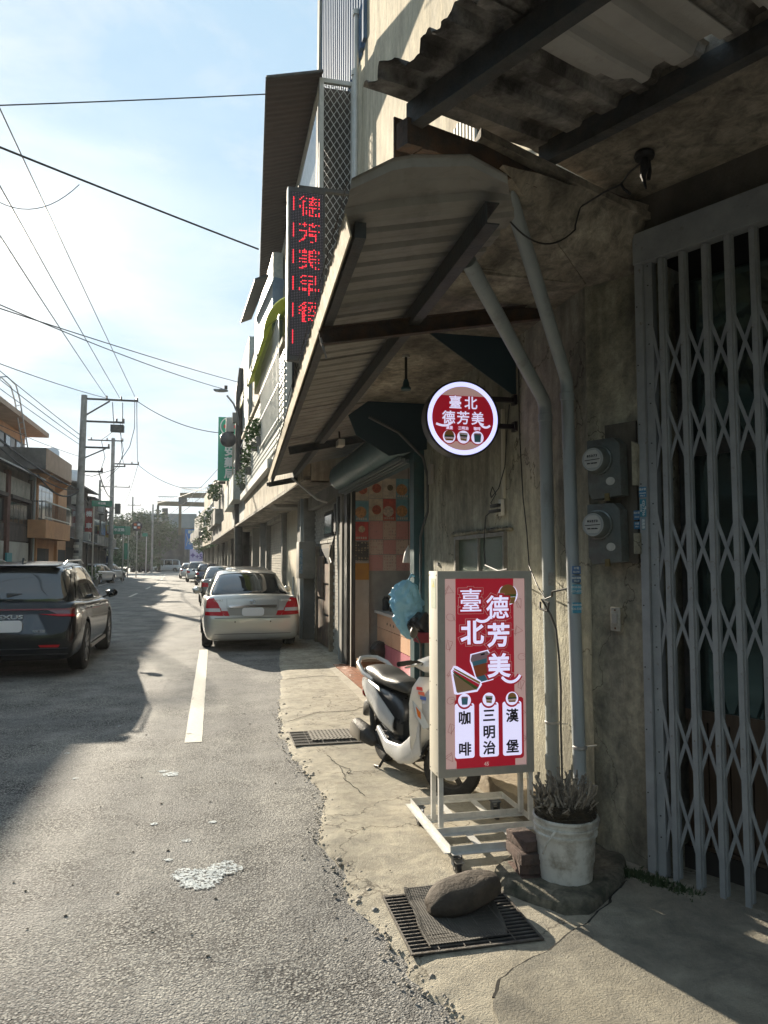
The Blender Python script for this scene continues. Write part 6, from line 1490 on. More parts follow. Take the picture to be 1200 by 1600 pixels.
            MB().lathe((xo - .11 * s__, y, r_), [(r_ * .5, -.0), (r_ * .5, -.02 * s__)], 24, 'X').build("brake_disc", M_TRIM, w_)
    MB().box((-hw * .8, .25, S['body'][0][2] - .0), (hw * .8, L - .3, S['body'][0][2] + .12)).build("underbody", M_TRIM, t)
    return t, skin, cab
def slab_on(bodyobj, pts, m_, name, parent, out=.01, nsub=8, dirv=(0, 1, 0), th=.006):
    """a thin patch (4 corner points in x,z) projected along dirv on to the body"""
    bv = BVHTree.FromPolygons([tuple(v.co) for v in bodyobj.data.vertices], [tuple(p.vertices) for p in bodyobj.data.polygons])
    A_, B_, C_, D_ = [Vector(p) for p in pts]; dv = Vector(dirv).normalized(); mb = MB(); ok = []
    for i in range(nsub + 1):
        for j in range(nsub + 1):
            q = A_.lerp(B_, i / nsub).lerp(D_.lerp(C_, i / nsub), j / nsub); h = bv.ray_cast(q - dv * 3, dv)
            p = h[0] if h[0] is not None else q
            mb.v.append(p - dv * out)
    for i in range(nsub):
        for j in range(nsub): a = i * (nsub + 1) + j; mb.f.append((a, a + 1, a + nsub + 2, a + nsub + 1))
    k = len(mb.v); mb.f += [tuple(i + k for i in reversed(f)) for f in mb.f]; mb.v += [v + dv * th for v in mb.v]
    return mb.build(name, m_, parent, smooth=True, fix=False)
def body_of(t): return [c for c in t.children if c.name.startswith("body")][0]

SEDAN = dict(hw=.90, L=4.82, wr=.325, rw=1.08, fw=3.80, mirror=3.05, roof=(1.45, 2.90),
    body=[(0.0, .80, .32, .60, .62), (.03, .93, .24, .68, .70), (.10, .965, .20, .93, .965), (.22, .975, .19, 1.015, 1.045), (.45, .985, .18, 1.01, 1.05), (.9, 1.0, .17, .985, 1.04), (1.6, 1.0, .17, .965, 1.0), (2.6, 1.0, .17, .945, .98), (3.45, 1.0, .17, .915, .97), (4.2, .98, .18, .82, .90), (4.6, .93, .2, .72, .80), (4.78, .82, .24, .60, .66), (4.82, .6, .30, .50, .55)],
    cabin=[(.78, .80, .72, .99, 1.05), (.98, .86, .68, .985, 1.17), (1.35, .90, .66, .98, 1.39), (1.75, .91, .665, .97, 1.452), (2.2, .915, .67, .96, 1.468), (2.65, .91, .665, .95, 1.445), (2.95, .90, .655, .945, 1.38), (3.35, .88, .70, .93, 1.14), (3.62, .82, .74, .925, .98)],
    pillars=[(.80, .0, 1.50, 1.0, .16), (3.55, .0, 2.88, 1.0, .07), (2.28, 0, 2.25, 1.0, .07), (1.42, .97, 2.95, .97, .10)])
P_SIL = paint("champagne_paint", (.52, .50, .455), .55, .3)
sed, skin, cab = car("parked_sedan", "champagne silver sedan parked on the white line before the breakfast shop, red tail lamps", "car", P_SIL, SEDAN)
bo = body_of(sed)
for s__ in (1, -1):
    a_ = slab_on(bo, [(s__ * .83, 0, .885), (s__ * .62, 0, .875), (s__ * .52, 0, .66), (s__ * .855, 0, .675)], M_TAIL, "tail_lamp", sed, .014)
    slab_on(bo, [(s__ * .845, 0, .80), (s__ * .595, 0, .795), (s__ * .575, 0, .735), (s__ * .85, 0, .74)], M_TAILW, "reverse_lens", a_, .020)
    slab_on(bo, [(s__ * .70, 0, .98), (s__ * .82, 0, .965), (s__ * .83, 0, .885), (s__ * .62, 0, .875)], M_TAIL, "tail_lamp", sed, .012)
    b_ = slab_on(bo, [(s__ * .60, 0, .80), (s__ * .47, 0, .79), (s__ * .42, 0, .66), (s__ * .51, 0, .66)], M_TAIL, "inner_tail_lamp", sed, .012)
    slab_on(bo, [(s__ * .575, 0, .80), (s__ * .47, 0, .79), (s__ * .445, 0, .745), (s__ * .562, 0, .75)], M_TAILW, "reverse_lens", b_, .017)
    for y in (1.62, 2.62): MB().bar((s__ * .905, y - .08, .86), (s__ * .905, y + .08, .865), .02, .03).build("door_handle", P_SIL, sed)
    MB().prism([(s__ * .905, 3.42, .6), (s__ * .905, 3.42, .9), (s__ * .905, 3.425, .9), (s__ * .905, 3.425, .6)], (.001 * s__, 0, 0)).build("door_gap", M_TRIM, sed)
    MB().lathe((s__ * .32, -.012, .55), [(.013, 0), (.013, .02)], 12, 'Y').build("parking_sensor", M_TRIM, sed)
slab_on(bo, [(-.44, 0, .845), (.44, 0, .845), (.42, 0, .805), (-.42, 0, .805)], M_CHROME, "plate_garnish", sed, .02)
slab_on(bo, [(-.46, 0, .80), (.46, 0, .80), (.44, 0, .665), (-.44, 0, .665)], mat("plate_recess", (.30, .28, .24), rough=.4), "plate_recess", sed, .006)
MB().prism([(x, .0, z) for x, z in rrect(-.20, .20, .655, .805, .05)], (0, -.012, 0)).build("number_plate", M_PLATE, sed)
em = MB()
for (a_, b_) in ((.052, .036), (.018, .034)): em.tube([(a_ * math.cos(t_ * .3142), .06, .905 + b_ * math.sin(t_ * .3142)) for t_ in range(21)], .0045, 6, False)
em.tube([(.04 * math.cos(t_ * .3142), .06, .919 + .014 * math.sin(t_ * .3142)) for t_ in range(21)], .004, 6, False)
em.build("badge", M_CHROME, sed)
put_text("model_lettering", "CAMRY", .05, M_CHROME, sed, (-.62, .085, .935), RT, UP, fat=.001); put_text("model_lettering", "TOYOTA", .05, M_CHROME, sed, (.60, .085, .925), RT, UP, fat=.001)
slab_on(bo, [(-.80, 0, .625), (.80, 0, .625), (.80, 0, .615), (-.80, 0, .615)], M_TRIM, "bumper_gap", sed, .002, 12)
slab_on(bo, [(-.47, 0, .995), (-.465, 0, .66), (-.46, 0, .66), (-.465, 0, .995)], M_TRIM, "boot_gap", sed, .002); slab_on(bo, [(.47, 0, .995), (.465, 0, .66), (.46, 0, .66), (.465, 0, .995)], M_TRIM, "boot_gap", sed, .002)
slab_on(bo, [(-.84, 0, .34), (.84, 0, .34), (.8, 0, .325), (-.8, 0, .325)], mat("bumper_shadow_line", (.2, .19, .17), rough=.5), "bumper_crease_shadow", sed, .002, 12)  # darker strip paints the shadow under the bumper crease
MB().lathe((-.62, .10, .23), [(.03, 0), (.03, .12)], 12, 'Y').build("tail_pipe", M_CHROME, sed)
sed.location = (.715, 13.75, 0); sed.rotation_euler = (0, 0, R(1.5))

# ---- black SUV, driving away on the left
SUV = dict(hw=.935, L=4.66, wr=.37, rw=.95, fw=3.63, tw=.235, mirror=3.05, roof=(.42, 2.95), spokes=10,
    body=[(0.0, .78, .34, .58, .60), (.03, .90, .30, .70, .72), (.08, .945, .26, .95, .97), (.16, .965, .24, 1.06, 1.08), (.32, .985, .235, 1.085, 1.10), (.8, 1.01, .23, 1.06, 1.08), (1.35, .985, .22, 1.03, 1.06), (2.4, .98, .22, 1.0, 1.04), (3.1, .985, .22, .985, 1.06), (3.65, 1.0, .23, .97, 1.06), (4.2, .97, .24, .90, .99), (4.5, .90, .26, .80, .87), (4.62, .78, .30, .70, .75), (4.66, .6, .36, .60, .62)],
    cabin=[(.20, .80, .74, 1.05, 1.12), (.30, .85, .715, 1.06, 1.32), (.40, .87, .70, 1.06, 1.53), (.55, .885, .70, 1.055, 1.585), (1.2, .895, .70, 1.04, 1.625), (1.9, .895, .70, 1.02, 1.635), (2.5, .89, .695, 1.0, 1.60), (2.95, .885, .68, 1.0, 1.49), (3.45, .86, .72, 1.0, 1.18), (3.75, .82, .76, 1.0, 1.04)],
    pillars=[(.30, .0, .46, 1.0, .22), (.62, .12, 1.25, 1.0, .16), (.55, .5, 1.0, .9, .22), (3.62, .0, 2.92, 1.0, .07), (2.12, 0, 2.08, 1.0, .09), (.5, .97, 3.0, .97, .12), (.6, .02, 1.1, .1, .3)], mirror_mat=None)
P_BLK = paint("black_car_paint", (.004, .0055, .008), .0, .2, .3)
P_BLK.node_tree.nodes['Principled BSDF'].inputs['Specular IOR Level'].default_value = .22
SUV['mirror_mat'] = P_BLK
SUV['rim'] = mat("dark_alloy", (.10, .10, .105), rough=.25, metal=.9)
suv, skin, cab = car("black_suv", "glossy black SUV driving away at the left edge with red light bar", "car", P_BLK, SUV)
bo = body_of(suv)
slab_on(bo, [(-.86, 0, .978), (.86, 0, .978), (.86, 0, .958), (-.86, 0, .958)], mat('light_bar_red', (.16, .006, .01), rough=.2), "light_bar", suv, .016, 24)
for s__ in (1, -1):
    slab_on(bo, [(s__ * .52, 0, .955), (s__ * .89, 0, .995), (s__ * .90, 0, .865), (s__ * .70, 0, .875)], mat("lamp_dark_red", (.10, .004, .008), rough=.06, coat=1), "tail_lamp", suv, .013, 10)
    slab_on(bo, [(s__ * .40, 0, .905), (s__ * .86, 0, .90), (s__ * .88, 0, .865), (s__ * .66, 0, .872)], M_TAIL, "tail_lamp_blade", suv, .02, 10)
    slab_on(bo, [(s__ * .42, 0, .475), (s__ * .70, 0, .475), (s__ * .68, 0, .44), (s__ * .44, 0, .445)], M_TAIL, "reflector", suv, .012, 8)
    for y in (1.35, 2.4): MB().bar((s__ * .925, y - .09, .93), (s__ * .925, y + .09, .93), .02, .03).build("door_handle", P_BLK, suv)
    # roof rails
    MB().tube([(s__ * .60, .75, 1.60), (s__ * .61, .95, 1.655), (s__ * .61, 2.1, 1.67), (s__ * .60, 2.45, 1.615)], .014, 8).build("roof_rail", mat("rail_satin", (.3, .3, .3), rough=.3, metal=.8), suv, smooth=True)
    MB().bar((s__ * .91, 1.42, .30), (s__ * .91, 3.1, .30), .03, .05).build("sill_trim", mat("sill_tone", (.25, .22, .18), rough=.35, metal=.6), suv)
slab_on(bo, [(-.60, 0, .90), (.38, 0, .90), (.56, 0, .58), (-.56, 0, .58)], mat("tailgate_recess", (.014, .015, .018), rough=.15, coat=.8), "tailgate_panel", suv, .004, 10)
MB().prism([(x, .02, z) for x, z in rrect(-.20, .20, .66, .82, .05)], (0, -.03, 0)).build("number_plate", M_PLATE, suv)
put_text("lettering", "LEXUS", .075, mat("badge_pale", (.6, .6, .6), rough=.3, metal=.6), suv, (.0, .03, .865), RT, UP, fat=.002, sx=1.9)
put_text("lettering", "NX 200", .05, mat("badge_pale", (.6, .6, .6)), suv, (.42, -.002, .665), RT, UP, fat=.001)
for z in (.42, .34): slab_on(bo, [(-.80, 0, z + .012), (.80, 0, z + .012), (.80, 0, z), (-.80, 0, z)], mat("lower_trim", (.03, .032, .035), rough=.5), "bumper_strip", suv, .008, 16)
# spoiler with brake light, rear wiper, fin
MB().prism([(-.58, .34, 1.565), (.58, .34, 1.565), (.60, .60, 1.585), (-.60, .60, 1.585)], (0, 0, .028)).build("spoiler", P_BLK, suv, bevel=.012)
MB().tube([(-.06, .22, 1.16), (.05, .235, 1.17), (.42, .28, 1.19)], [.035, .022, .012], 8).build("rear_wiper", M_TRIM, suv, smooth=True)
MB().prism([(0, .75, 1.62), (0, 1.0, 1.635), (0, .80, 1.70)], (.025, 0, 0)).build("roof_fin", M_TRIM, suv)
suv.location = (-2.80, 11.25, 0); suv.rotation_euler = (0, 0, R(0.5))

# ---- parked cars further along: compact builds, lighter copies
HATCH = dict(hw=.88, L=4.3, wr=.32, rw=.85, fw=3.45, mirror=2.85, roof=(.45, 2.75),
    body=[(0, .80, .32, .60, .62), (.06, .93, .22, .85, .87), (.2, .97, .2, .98, 1.0), (.8, 1, .2, .96, 1.0), (2.2, 1, .2, .93, .97), (3.1, 1, .2, .92, .98), (3.9, .97, .22, .82, .88), (4.22, .85, .26, .66, .70), (4.3, .6, .32, .5, .55)],
    cabin=[(.18, .82, .74, .97, 1.08), (.42, .88, .68, .97, 1.38), (.8, .9, .68, .96, 1.47), (1.6, .91, .68, .95, 1.50), (2.4, .9, .67, .94, 1.45), (2.8, .89, .66, .93, 1.33), (3.4, .84, .72, .92, 1.0)],
    pillars=[(.25, 0, .5, 1, .16), (3.3, 0, 2.7, 1, .07), (1.8, 0, 1.78, 1, .08), (.5, .97, 2.75, .97, .1)])
def lamps(t, w_=.84, z=.78):
    b_ = body_of(t)
    for s__ in (1, -1): slab_on(b_, [(s__ * w_, 0, z + .10), (s__ * (w_ - .2), 0, z + .08), (s__ * (w_ - .22), 0, z - .06), (s__ * (w_ + .01), 0, z - .06)], M_TAIL, "tail_lamp", t, .014, 5)
    MB().box((-.18, -.012, .66), (.18, .03, .78)).build("number_plate", M_PLATE, t)
def simple_car(lbl, colr, S, loc, rz, nm="parked_car", met=.4):
    P = paint(nm + "_paint_%02d" % int(colr[0] * 99 + colr[2] * 31), colr, met, .3)
    t, _, _ = car(nm, lbl, "car", P, S, "cars parked along the street", False); lamps(t, S['hw'] * .93, .80)
    t.location = loc; t.rotation_euler = (0, 0, R(rz)); return t
V2 = dict(SUV); V2['spokes'] = 5; V2['rim'] = M_ALLOY
simple_car("grey hatchback just ahead of the champagne sedan, behind the lamp pole", (.22, .22, .21), HATCH, (.95, 20.8, 0), 1)
simple_car("dark bronze sedan third in the kerb row, its left side showing", (.12, .105, .08), SEDAN, (.45, 27.0, 0), 2)
simple_car("dark blue car farther up the kerb row", (.03, .045, .09), HATCH, (-.35, 52, 0), 2)
simple_car("white SUV near the far end of the kerb row", (.55, .55, .54), V2, (-1.15, 60, 0), 3)
simple_car("small white car at the far end of the kerb row", (.6, .6, .6), HATCH, (-2.2, 72, 0), 4)
a1 = simple_car("nearer white hatchback parked by the left houses", (.58, .58, .58), HATCH, (-9.0, 56.0, 0), -14)
simple_car("second white car parked just beyond the first on the left", (.5, .52, .53), SEDAN, (-9.3, 62.5, 0), -16)
VAN = dict(hw=.86, L=4.7, wr=.31, rw=.9, fw=3.7, mirror=3.85, roof=(.35, 3.4),
    body=[(0, .9, .3, .9, .92), (.06, .97, .22, 1.05, 1.07), (.3, 1, .2, 1.1, 1.12), (2.2, 1, .2, 1.1, 1.12), (3.6, 1, .2, 1.08, 1.12), (4.2, .98, .22, .98, 1.02), (4.6, .9, .25, .75, .8), (4.7, .75, .32, .6, .62)],
    cabin=[(.1, .9, .84, 1.08, 1.6), (.2, .93, .85, 1.09, 1.82), (.6, .94, .86, 1.09, 1.9), (2, .94, .86, 1.09, 1.93), (3.2, .93, .85, 1.08, 1.88), (3.7, .92, .83, 1.06, 1.65), (4.35, .88, .8, 1.0, 1.12)],
    pillars=[(.18, 0, .2, 1, .3), (.2, .95, 3.4, .95, .25), (4.25, 0, 3.45, 1, .08), (1.3, 0, 1.3, 1, .12), (2.6, 0, 2.6, 1, .12), (3.4, 0, 3.3, 1, .10)])
P = paint("van_paint", (.50, .52, .54), .2, .35); t, _, _ = car("parked_van", "white minivan standing sideways before the dark wall at the end of the street", "van", P, VAN, None, False)
t.location = (-5.0, 122.5, 0); t.rotation_euler = (0, 0, R(84))
# ================================================================ RIGHT ROW OF HOUSES BEYOND THE SHOP
M_BEIGE = mat("beige_render", (.50, .43, .31), (.40, .34, .25), rough=.9, scale=1.6, bump=.5, bscale=14, dirt=(.24, .21, .16), dscale=1.1, dramp=(.5, .75), wpos=True); weather(M_BEIGE, 3, .7, 1.1, 0, streak=.3)
M_GREYC = mat("grey_render", (.26, .25, .22), (.18, .17, .15), rough=.9, scale=1.8, bump=.5, bscale=14, dirt=(.10, .10, .09), dscale=1.4, dramp=(.5, .75), wpos=True)
M_WTILE = mat("white_wall_tile", (.42, .40, .34), (.34, .32, .27), rough=.55, scale=9, dirt=(.17, .15, .12), dscale=3, wpos=True)
M_DARKIN = mat("dark_opening", (.018, .018, .018), rough=.8)
M_WIN = mat("window_glass_dark", (.03, .04, .045), rough=.08, spec=.8)
M_SHUT = mat("pale_shutter", (.50, .46, .38), (.42, .39, .32), rough=.5, scale=4, dirt=(.28, .26, .22), dscale=3, wpos=True)
M_RAIL = mat("pale_railing", (.52, .52, .48), rough=.5)
M_LEAF = mat("plant_leaf", (.05, .10, .025), (.09, .15, .04), rough=.6, scale=9)
def fx(y): return 1.42 - .0296 * (y - 11.8) + (bend(y) * .9 if y > 35 else 0)
def rx(y): return 2.13 - .018 * (y - 12) + (bend(y) * .9 if y > 35 else 0)
def wbox(mb, y0, y1, z0, z1, f=fx, dx=0, th=.2):
    """box hugging a facade line f between two depths"""
    xa, xb = f(y0) + dx, f(y1) + dx
    return mb.prism([(xa, y0, z0), (xb, y1, z0), (xb + th, y1, z0), (xa + th, y0, z0)], (0, 0, z1 - z0))
def leaves(mb, c, r, n_, s_, sq=(1, 1, 1), seed=0):
    q = random.Random(seed)
    for i in range(n_):
        d = Vector((q.gauss(0, 1), q.gauss(0, 1), q.gauss(0, 1))).normalized() * (q.random() ** .45)
        p = Vector(c) + Vector((d.x * r * sq[0], d.y * r * sq[1], d.z * r * sq[2])); a = Vector((q.gauss(0, 1), q.gauss(0, 1), q.gauss(0, .6))).normalized(); b = a.cross(Vector((q.gauss(0, 1), q.gauss(0, 1), q.gauss(0, 1)))).normalized()
        l_ = s_ * q.uniform(.6, 1.3); mb.add([p - a * l_, p + b * l_ * .45, p + a * l_, p - b * l_ * .45], [(0, 1, 2, 3)])
# -- house 1: tiled wall, rusty door, column, cream panel, roller shutter
h1 = thing("row_house", "nearest row house past the breakfast shop with tiled wall, grey column and roller shutter", "building", (2.1, 16, 0))
wbox(MB(), 11.72, 15.5, 0, 3.0, rx, .02).build("wall", mat("tile_grout", (.17, .15, .12), rough=.9), h1)
mb = MB(); r5 = random.Random(9)
for j in range(48):
    for i in range(15):
        y0 = 11.74 + i * .25 + (.12 if j % 2 else 0); z0 = .02 + j * .06
        if (13.2 < y0 + .1 < 14.25 and 2.1 < z0 < 2.6) or (13.2 < y0 + .1 < 15.05 and z0 < 1.95): continue
        if y0 + .24 > 15.5: continue
        wbox(mb, y0, y0 + .235, z0, z0 + .052, rx, .006 - .006 * r5.random(), .03)
o = mb.build("wall_tiles", M_WTILE, h1); o['kind'] = 'stuff'
wbox(MB(), 13.28, 14.2, 2.12, 2.56, rx, -.01).build("window_frame", M_DKMET, h1)
wbox(MB(), 13.34, 14.14, 2.17, 2.51, rx, -.018, .01).build("pane", M_WIN, h1)
dr = MB(); wbox(dr, 13.3, 14.95, .04, 1.9, rx, .015, .02); dr.build("doorway", M_DARKIN, h1)
wbox(MB(), 13.25, 13.33, .03, 1.95, rx, -.06, .1).build("door_post", mat("old_door_frame", (.30, .25, .17), (.18, .14, .1), rough=.9, scale=8, wpos=True), h1); wbox(MB(), 14.9, 15.0, .03, 1.95, rx, -.06, .1).build("door_post", mat("old_door_frame", (.3, .25, .17)), h1)
M_RD = mat("rusty_door", (.16, .085, .045), (.09, .07, .05), rough=.85, scale=5, dirt=(.25, .2, .13), dscale=4, wpos=True)
for k, (y0, y1, z0, z1) in enumerate(((13.36, 14.1, .06, .62), (13.36, 14.1, .66, 1.2), (13.36, 14.1, 1.24, 1.6), (14.15, 14.88, .06, .9), (14.15, 14.88, .95, 1.75))): wbox(MB(), y0, y1, z0, z1, rx, -.03 + .01 * (k % 2), .02).build("door_panel", M_RD, h1)
wbox(MB(), 11.75, 11.95, 0, 3.2, rx, -.12, .14).build("corner_post", M_GREYC, h1)
wbox(MB(), 11.75, 15.5, 2.72, 3.08, rx, -.14, .16).build("lintel", M_GREYC, h1)
mb = MB(); wbox(mb, 15.5, 16.6, 0, 3.7, rx, -.22, .5); mb.build("column", M_GREYC, h1)
wbox(MB(), 15.62, 15.7, 0, 3.7, rx, -.28, .06).build("downpipe", M_PVC, h1)
wbox(MB(), 16.6, 20.6, 0, 3.3, rx, .0).build("wall", mat("cream_panel_wall", (.56, .50, .37), (.48, .42, .30), rough=.85, scale=2, dirt=(.3, .27, .2), dscale=2, dramp=(.6, .8), wpos=True), h1)
mb = MB(); mb.prism([(1.30, 17.2, 3.0), (1.34, 17.2, 3.28), (2.1, 17.2, 3.34), (2.1, 17.2, 2.92), (1.42, 17.2, 2.90)], (0, 1.2, 0)); mb.build("cantilever_beam", M_GREYC, h1)
wbox(MB(), 20.6, 20.9, 0, 3.3, rx, -.12, .4).build("jamb", M_GREYC, h1)
sh = None
for i in range(36):
    if sh is None: sh = wbox(MB(), 20.9, 25.2, .03, .095, rx, -.02, .04).build("shutter_slat", M_SHUT, h1, loc=(1.9, 23, .06))
    else: share("shutter_slat", sh, (1.9, 23, .06 + i * .078), h1)
wbox(MB(), 20.9, 25.2, .0, 3.2, rx, .03).build("shutter_back", M_GREYC, h1)
wbox(MB(), 20.9, 25.2, 2.86, 3.3, rx, -.14, .3).build("shutter_box", M_WTILE, h1)
wbox(MB(), 25.2, 25.7, 0, 3.4, rx, -.16, .4).build("column", M_GREYC, h1)
eb = thing("electric_box", "grey street electric cabinet fixed to the column with a blue sticker", "cabinet", (1.8, 15.3, 1.6))
wbox(MB(), 15.05, 15.48, 1.30, 2.05, rx, -.38, .34).build("case", mat("cabinet_grey", (.27, .25, .21), (.2, .19, .16), rough=.6, scale=5, wpos=True), eb, bevel=.01)
MB().box((rx(15) - .375, 15.04, 1.4), (rx(15) - .31, 15.048, 1.9)).build("sticker", mat("cab_sticker", (.1, .22, .3), (.4, .42, .42), rough=.6, scale=30), eb)
t = thing("cable_bundle", "black junction box with a loop of cable on the tiled wall", "cables", (2.0, 12.4, 2.1))
MB().box((1.98, 12.2, 2.15), (2.08, 12.38, 2.62)).box((1.99, 11.98, 2.3), (2.06, 12.08, 2.75)).build("junction_box", M_BLACK, t)
MB().tube([(2.0, 12.3, 2.15), (1.97, 12.35, 2.0), (1.95, 12.55, 1.85), (1.95, 12.6, 1.72), (1.95, 12.4, 1.62), (1.95, 12.2, 1.7), (1.96, 12.22, 1.9), (1.98, 12.3, 2.1)], .014, 6).build("loop", M_BLACK, t)
MB().tube([(2.02, 12.1, 3.0), (2.0, 12.15, 2.6), (2.03, 12.1, 1.2), (2.04, 12.1, .05)], .022, 6).build("riser", M_PVC, t)
t = thing("hose", "thin grey hose hooked on the cream wall panel", "hose", (1.95, 18.3, 1)); MB().tube([(1.99, 18.9, 1.25), (1.97, 18.8, .9), (1.96, 18.3, .55), (1.95, 17.6, .35)], .02, 6).build("tube", M_PVC, t)
# arcade floor, soffit slabs, band and upper storeys
ah = MB(); wbox(ah, 12.05, 60, 2.98, 3.05, fx, .02, 1.0); ah.build("soffit", M_SOFFIT, h1)
wbox(MB(), 12.05, 26, 3.0, 3.92, fx, 0, .12).build("band", M_BEIGE, h1)
wbox(MB(), 12.0, 12.3, 2.98, 3.9, fx, .13, .8).build("band_end", M_BEIGE, h1)
wbox(MB(), 11.9, 26, 3.92, 8.0, fx, .22, .25).build("upper_wall", M_BEIGE, h1)
wbox(MB(), 16.6, 26, 8.0, 9.0, fx, .25, .25).build("parapet", M_BEIGE, h1)
MB().prism([(1.3, 20.2, 3.9), (4, 20.2, 3.9), (4, 20.2, 9.0), (1.35, 20.2, 9.0)], (0, .2, 0)).build("side_wall", M_BEIGE, h1)
# balcony lattice with plants
bl = MB()
for i in range(74):
    y = 14.2 + i * .16
    for j in range(14):
        z = 4.02 + j * .13; wbox(bl, y, y + .10, z, z + .085, fx, -.07, .05)
o = bl.build("balcony_blocks", mat("balcony_tile", (.50, .50, .45), (.36, .40, .38), rough=.5, scale=12, wpos=True), h1); o['kind'] = 'stuff'
wbox(MB(), 14.1, 26, 3.92, 5.9, fx, -.03, .1).build("balcony_wall", M_RAIL, h1)
wbox(MB(), 14.1, 26, 5.9, 6.0, fx, -.12, .25).build("balcony_coping", M_BEIGE, h1)
wbox(MB(), 16.6, 26, 3.75, 3.95, fx, -.14, .2).build("balcony_ledge", M_RAIL, h1)
def translucent(name, c):
    if name in _M: return _M[name]
    m = mat(name, c, rough=.5); n = m.node_tree.nodes; l = m.node_tree.links; b = n['Principled BSDF']
    t_ = n.new('ShaderNodeBsdfTranslucent'); t_.inputs[0].default_value = (*c, 1); x = n.new('ShaderNodeMixShader'); x.inputs[0].default_value = .6
    l.new(b.outputs[0], x.inputs[1]); l.new(t_.outputs[0], x.inputs[2]); l.new(x.outputs[0], n['Material Output'].inputs[0]); return m
gc = thing("green_canopy", "yellow green striped curved canopy over the barred balcony window", "canopy", (1.1, 18, 6.8))
for k in range(5):
    y0, y1 = 15.4 + k * 1.5, 15.4 + (k + 1) * 1.5 - .06
    def GC(u, v):
        y = lerp(y0, y1, u); a = v * math.pi * .5; return (fx(y) + .25 - .62 * math.sin(a), y, 6.35 + .95 * math.cos(a) )
    mb = MB().grid(GC, 2, 10); kk = len(mb.v); mb.f += [tuple(i + kk for i in reversed(f)) for f in mb.f]; mb.v += [v + Vector((.015, 0, -.015)) for v in mb.v]
    mb.build("canopy_panel", translucent("yellow_green_plastic", (.36, .40, .15)), gc, smooth=True, fix=False)
    MB().tube([GC(1, j / 10) for j in range(11)], .03, 5).build("canopy_rib", mat("dark_green_rib", (.10, .14, .05), rough=.6), gc)
gg = thing("balcony_grille", "white upright bar grille in front of the balcony window under the green canopy", "grille", (1.2, 16.5, 5))
for k in range(16):
    y = 14.7 + k * .26; x = fx(y) - .12; MB().bar((x, y, 4.5), (x, y, 6.6), .022, .022).build("bar", M_RAIL, gg)
for z in (4.5, 5.2, 5.9, 6.6): MB().bar((fx(14.6) - .12, 14.6, z), (fx(18.7) - .12, 18.7, z), .03, .03).build("rail", M_RAIL, gg)
wbox(MB(), 14.9, 18.6, 4.6, 6.5, fx, .18, .05).build("pane", M_WIN, gg)
for k, (y, z, r_, n_) in enumerate(((20.2, 5.1, .38, 260), (22.4, 4.7, .35, 200), (18.6, 5.0, .22, 120), (24.8, 4.45, .35, 150))):
    pt = thing("balcony_plant", ["bushiest green plant spilling over the balcony railing", "smaller green plant further along the balcony railing", "small plant at the near end of the balcony", "low trailing plant at the far end of the balcony"][k], "plant", (fx(y), y, z))
    mb = MB(); leaves(mb, (fx(y) - .18, y, z), r_, n_, .07, (.6, 1, 1.3), k); o = mb.build("foliage", M_LEAF, pt, fix=False); o['kind'] = 'stuff'
    MB().lathe((fx(y) - .12, y, z - .45), [(.09, 0), (.12, .22)], 10).build("pot", M_GREYC, pt)
tb = thing("tin_shed_box", "pale blue tin balcony enclosure with dark lean-to roof high on the first row house", "enclosure", (1.1, 19, 8))
wbox(MB(), 17.0, 21.9, 6.6, 8.9, fx, -.02, .24).build("side_sheet", mat("pale_lattice", (.45, .46, .43), (.33, .36, .35), rough=.5, scale=14, wpos=True), tb)
MB().prism([(fx(17) - .02, 16.98, 6.6), (fx(17) + .75, 16.98, 6.5), (fx(17) + .75, 16.98, 8.2), (fx(17) - .02, 16.98, 8.3)], (0, .06, 0)).build("end_sheet", mat("blue_tin", (.20, .27, .36), (.15, .21, .29), rough=.4, metal=.3, scale=3, wpos=True), tb)
mb = MB(); mb.prism([(fx(16.9) - .12, 16.8, 8.25), (fx(22) - .12, 22.0, 8.9), (fx(22) - .45, 22.0, 8.75), (fx(16.9) - .45, 16.8, 8.10)], (0, 0, .05)); mb.build("lean_to_roof", M_DKMET, tb)
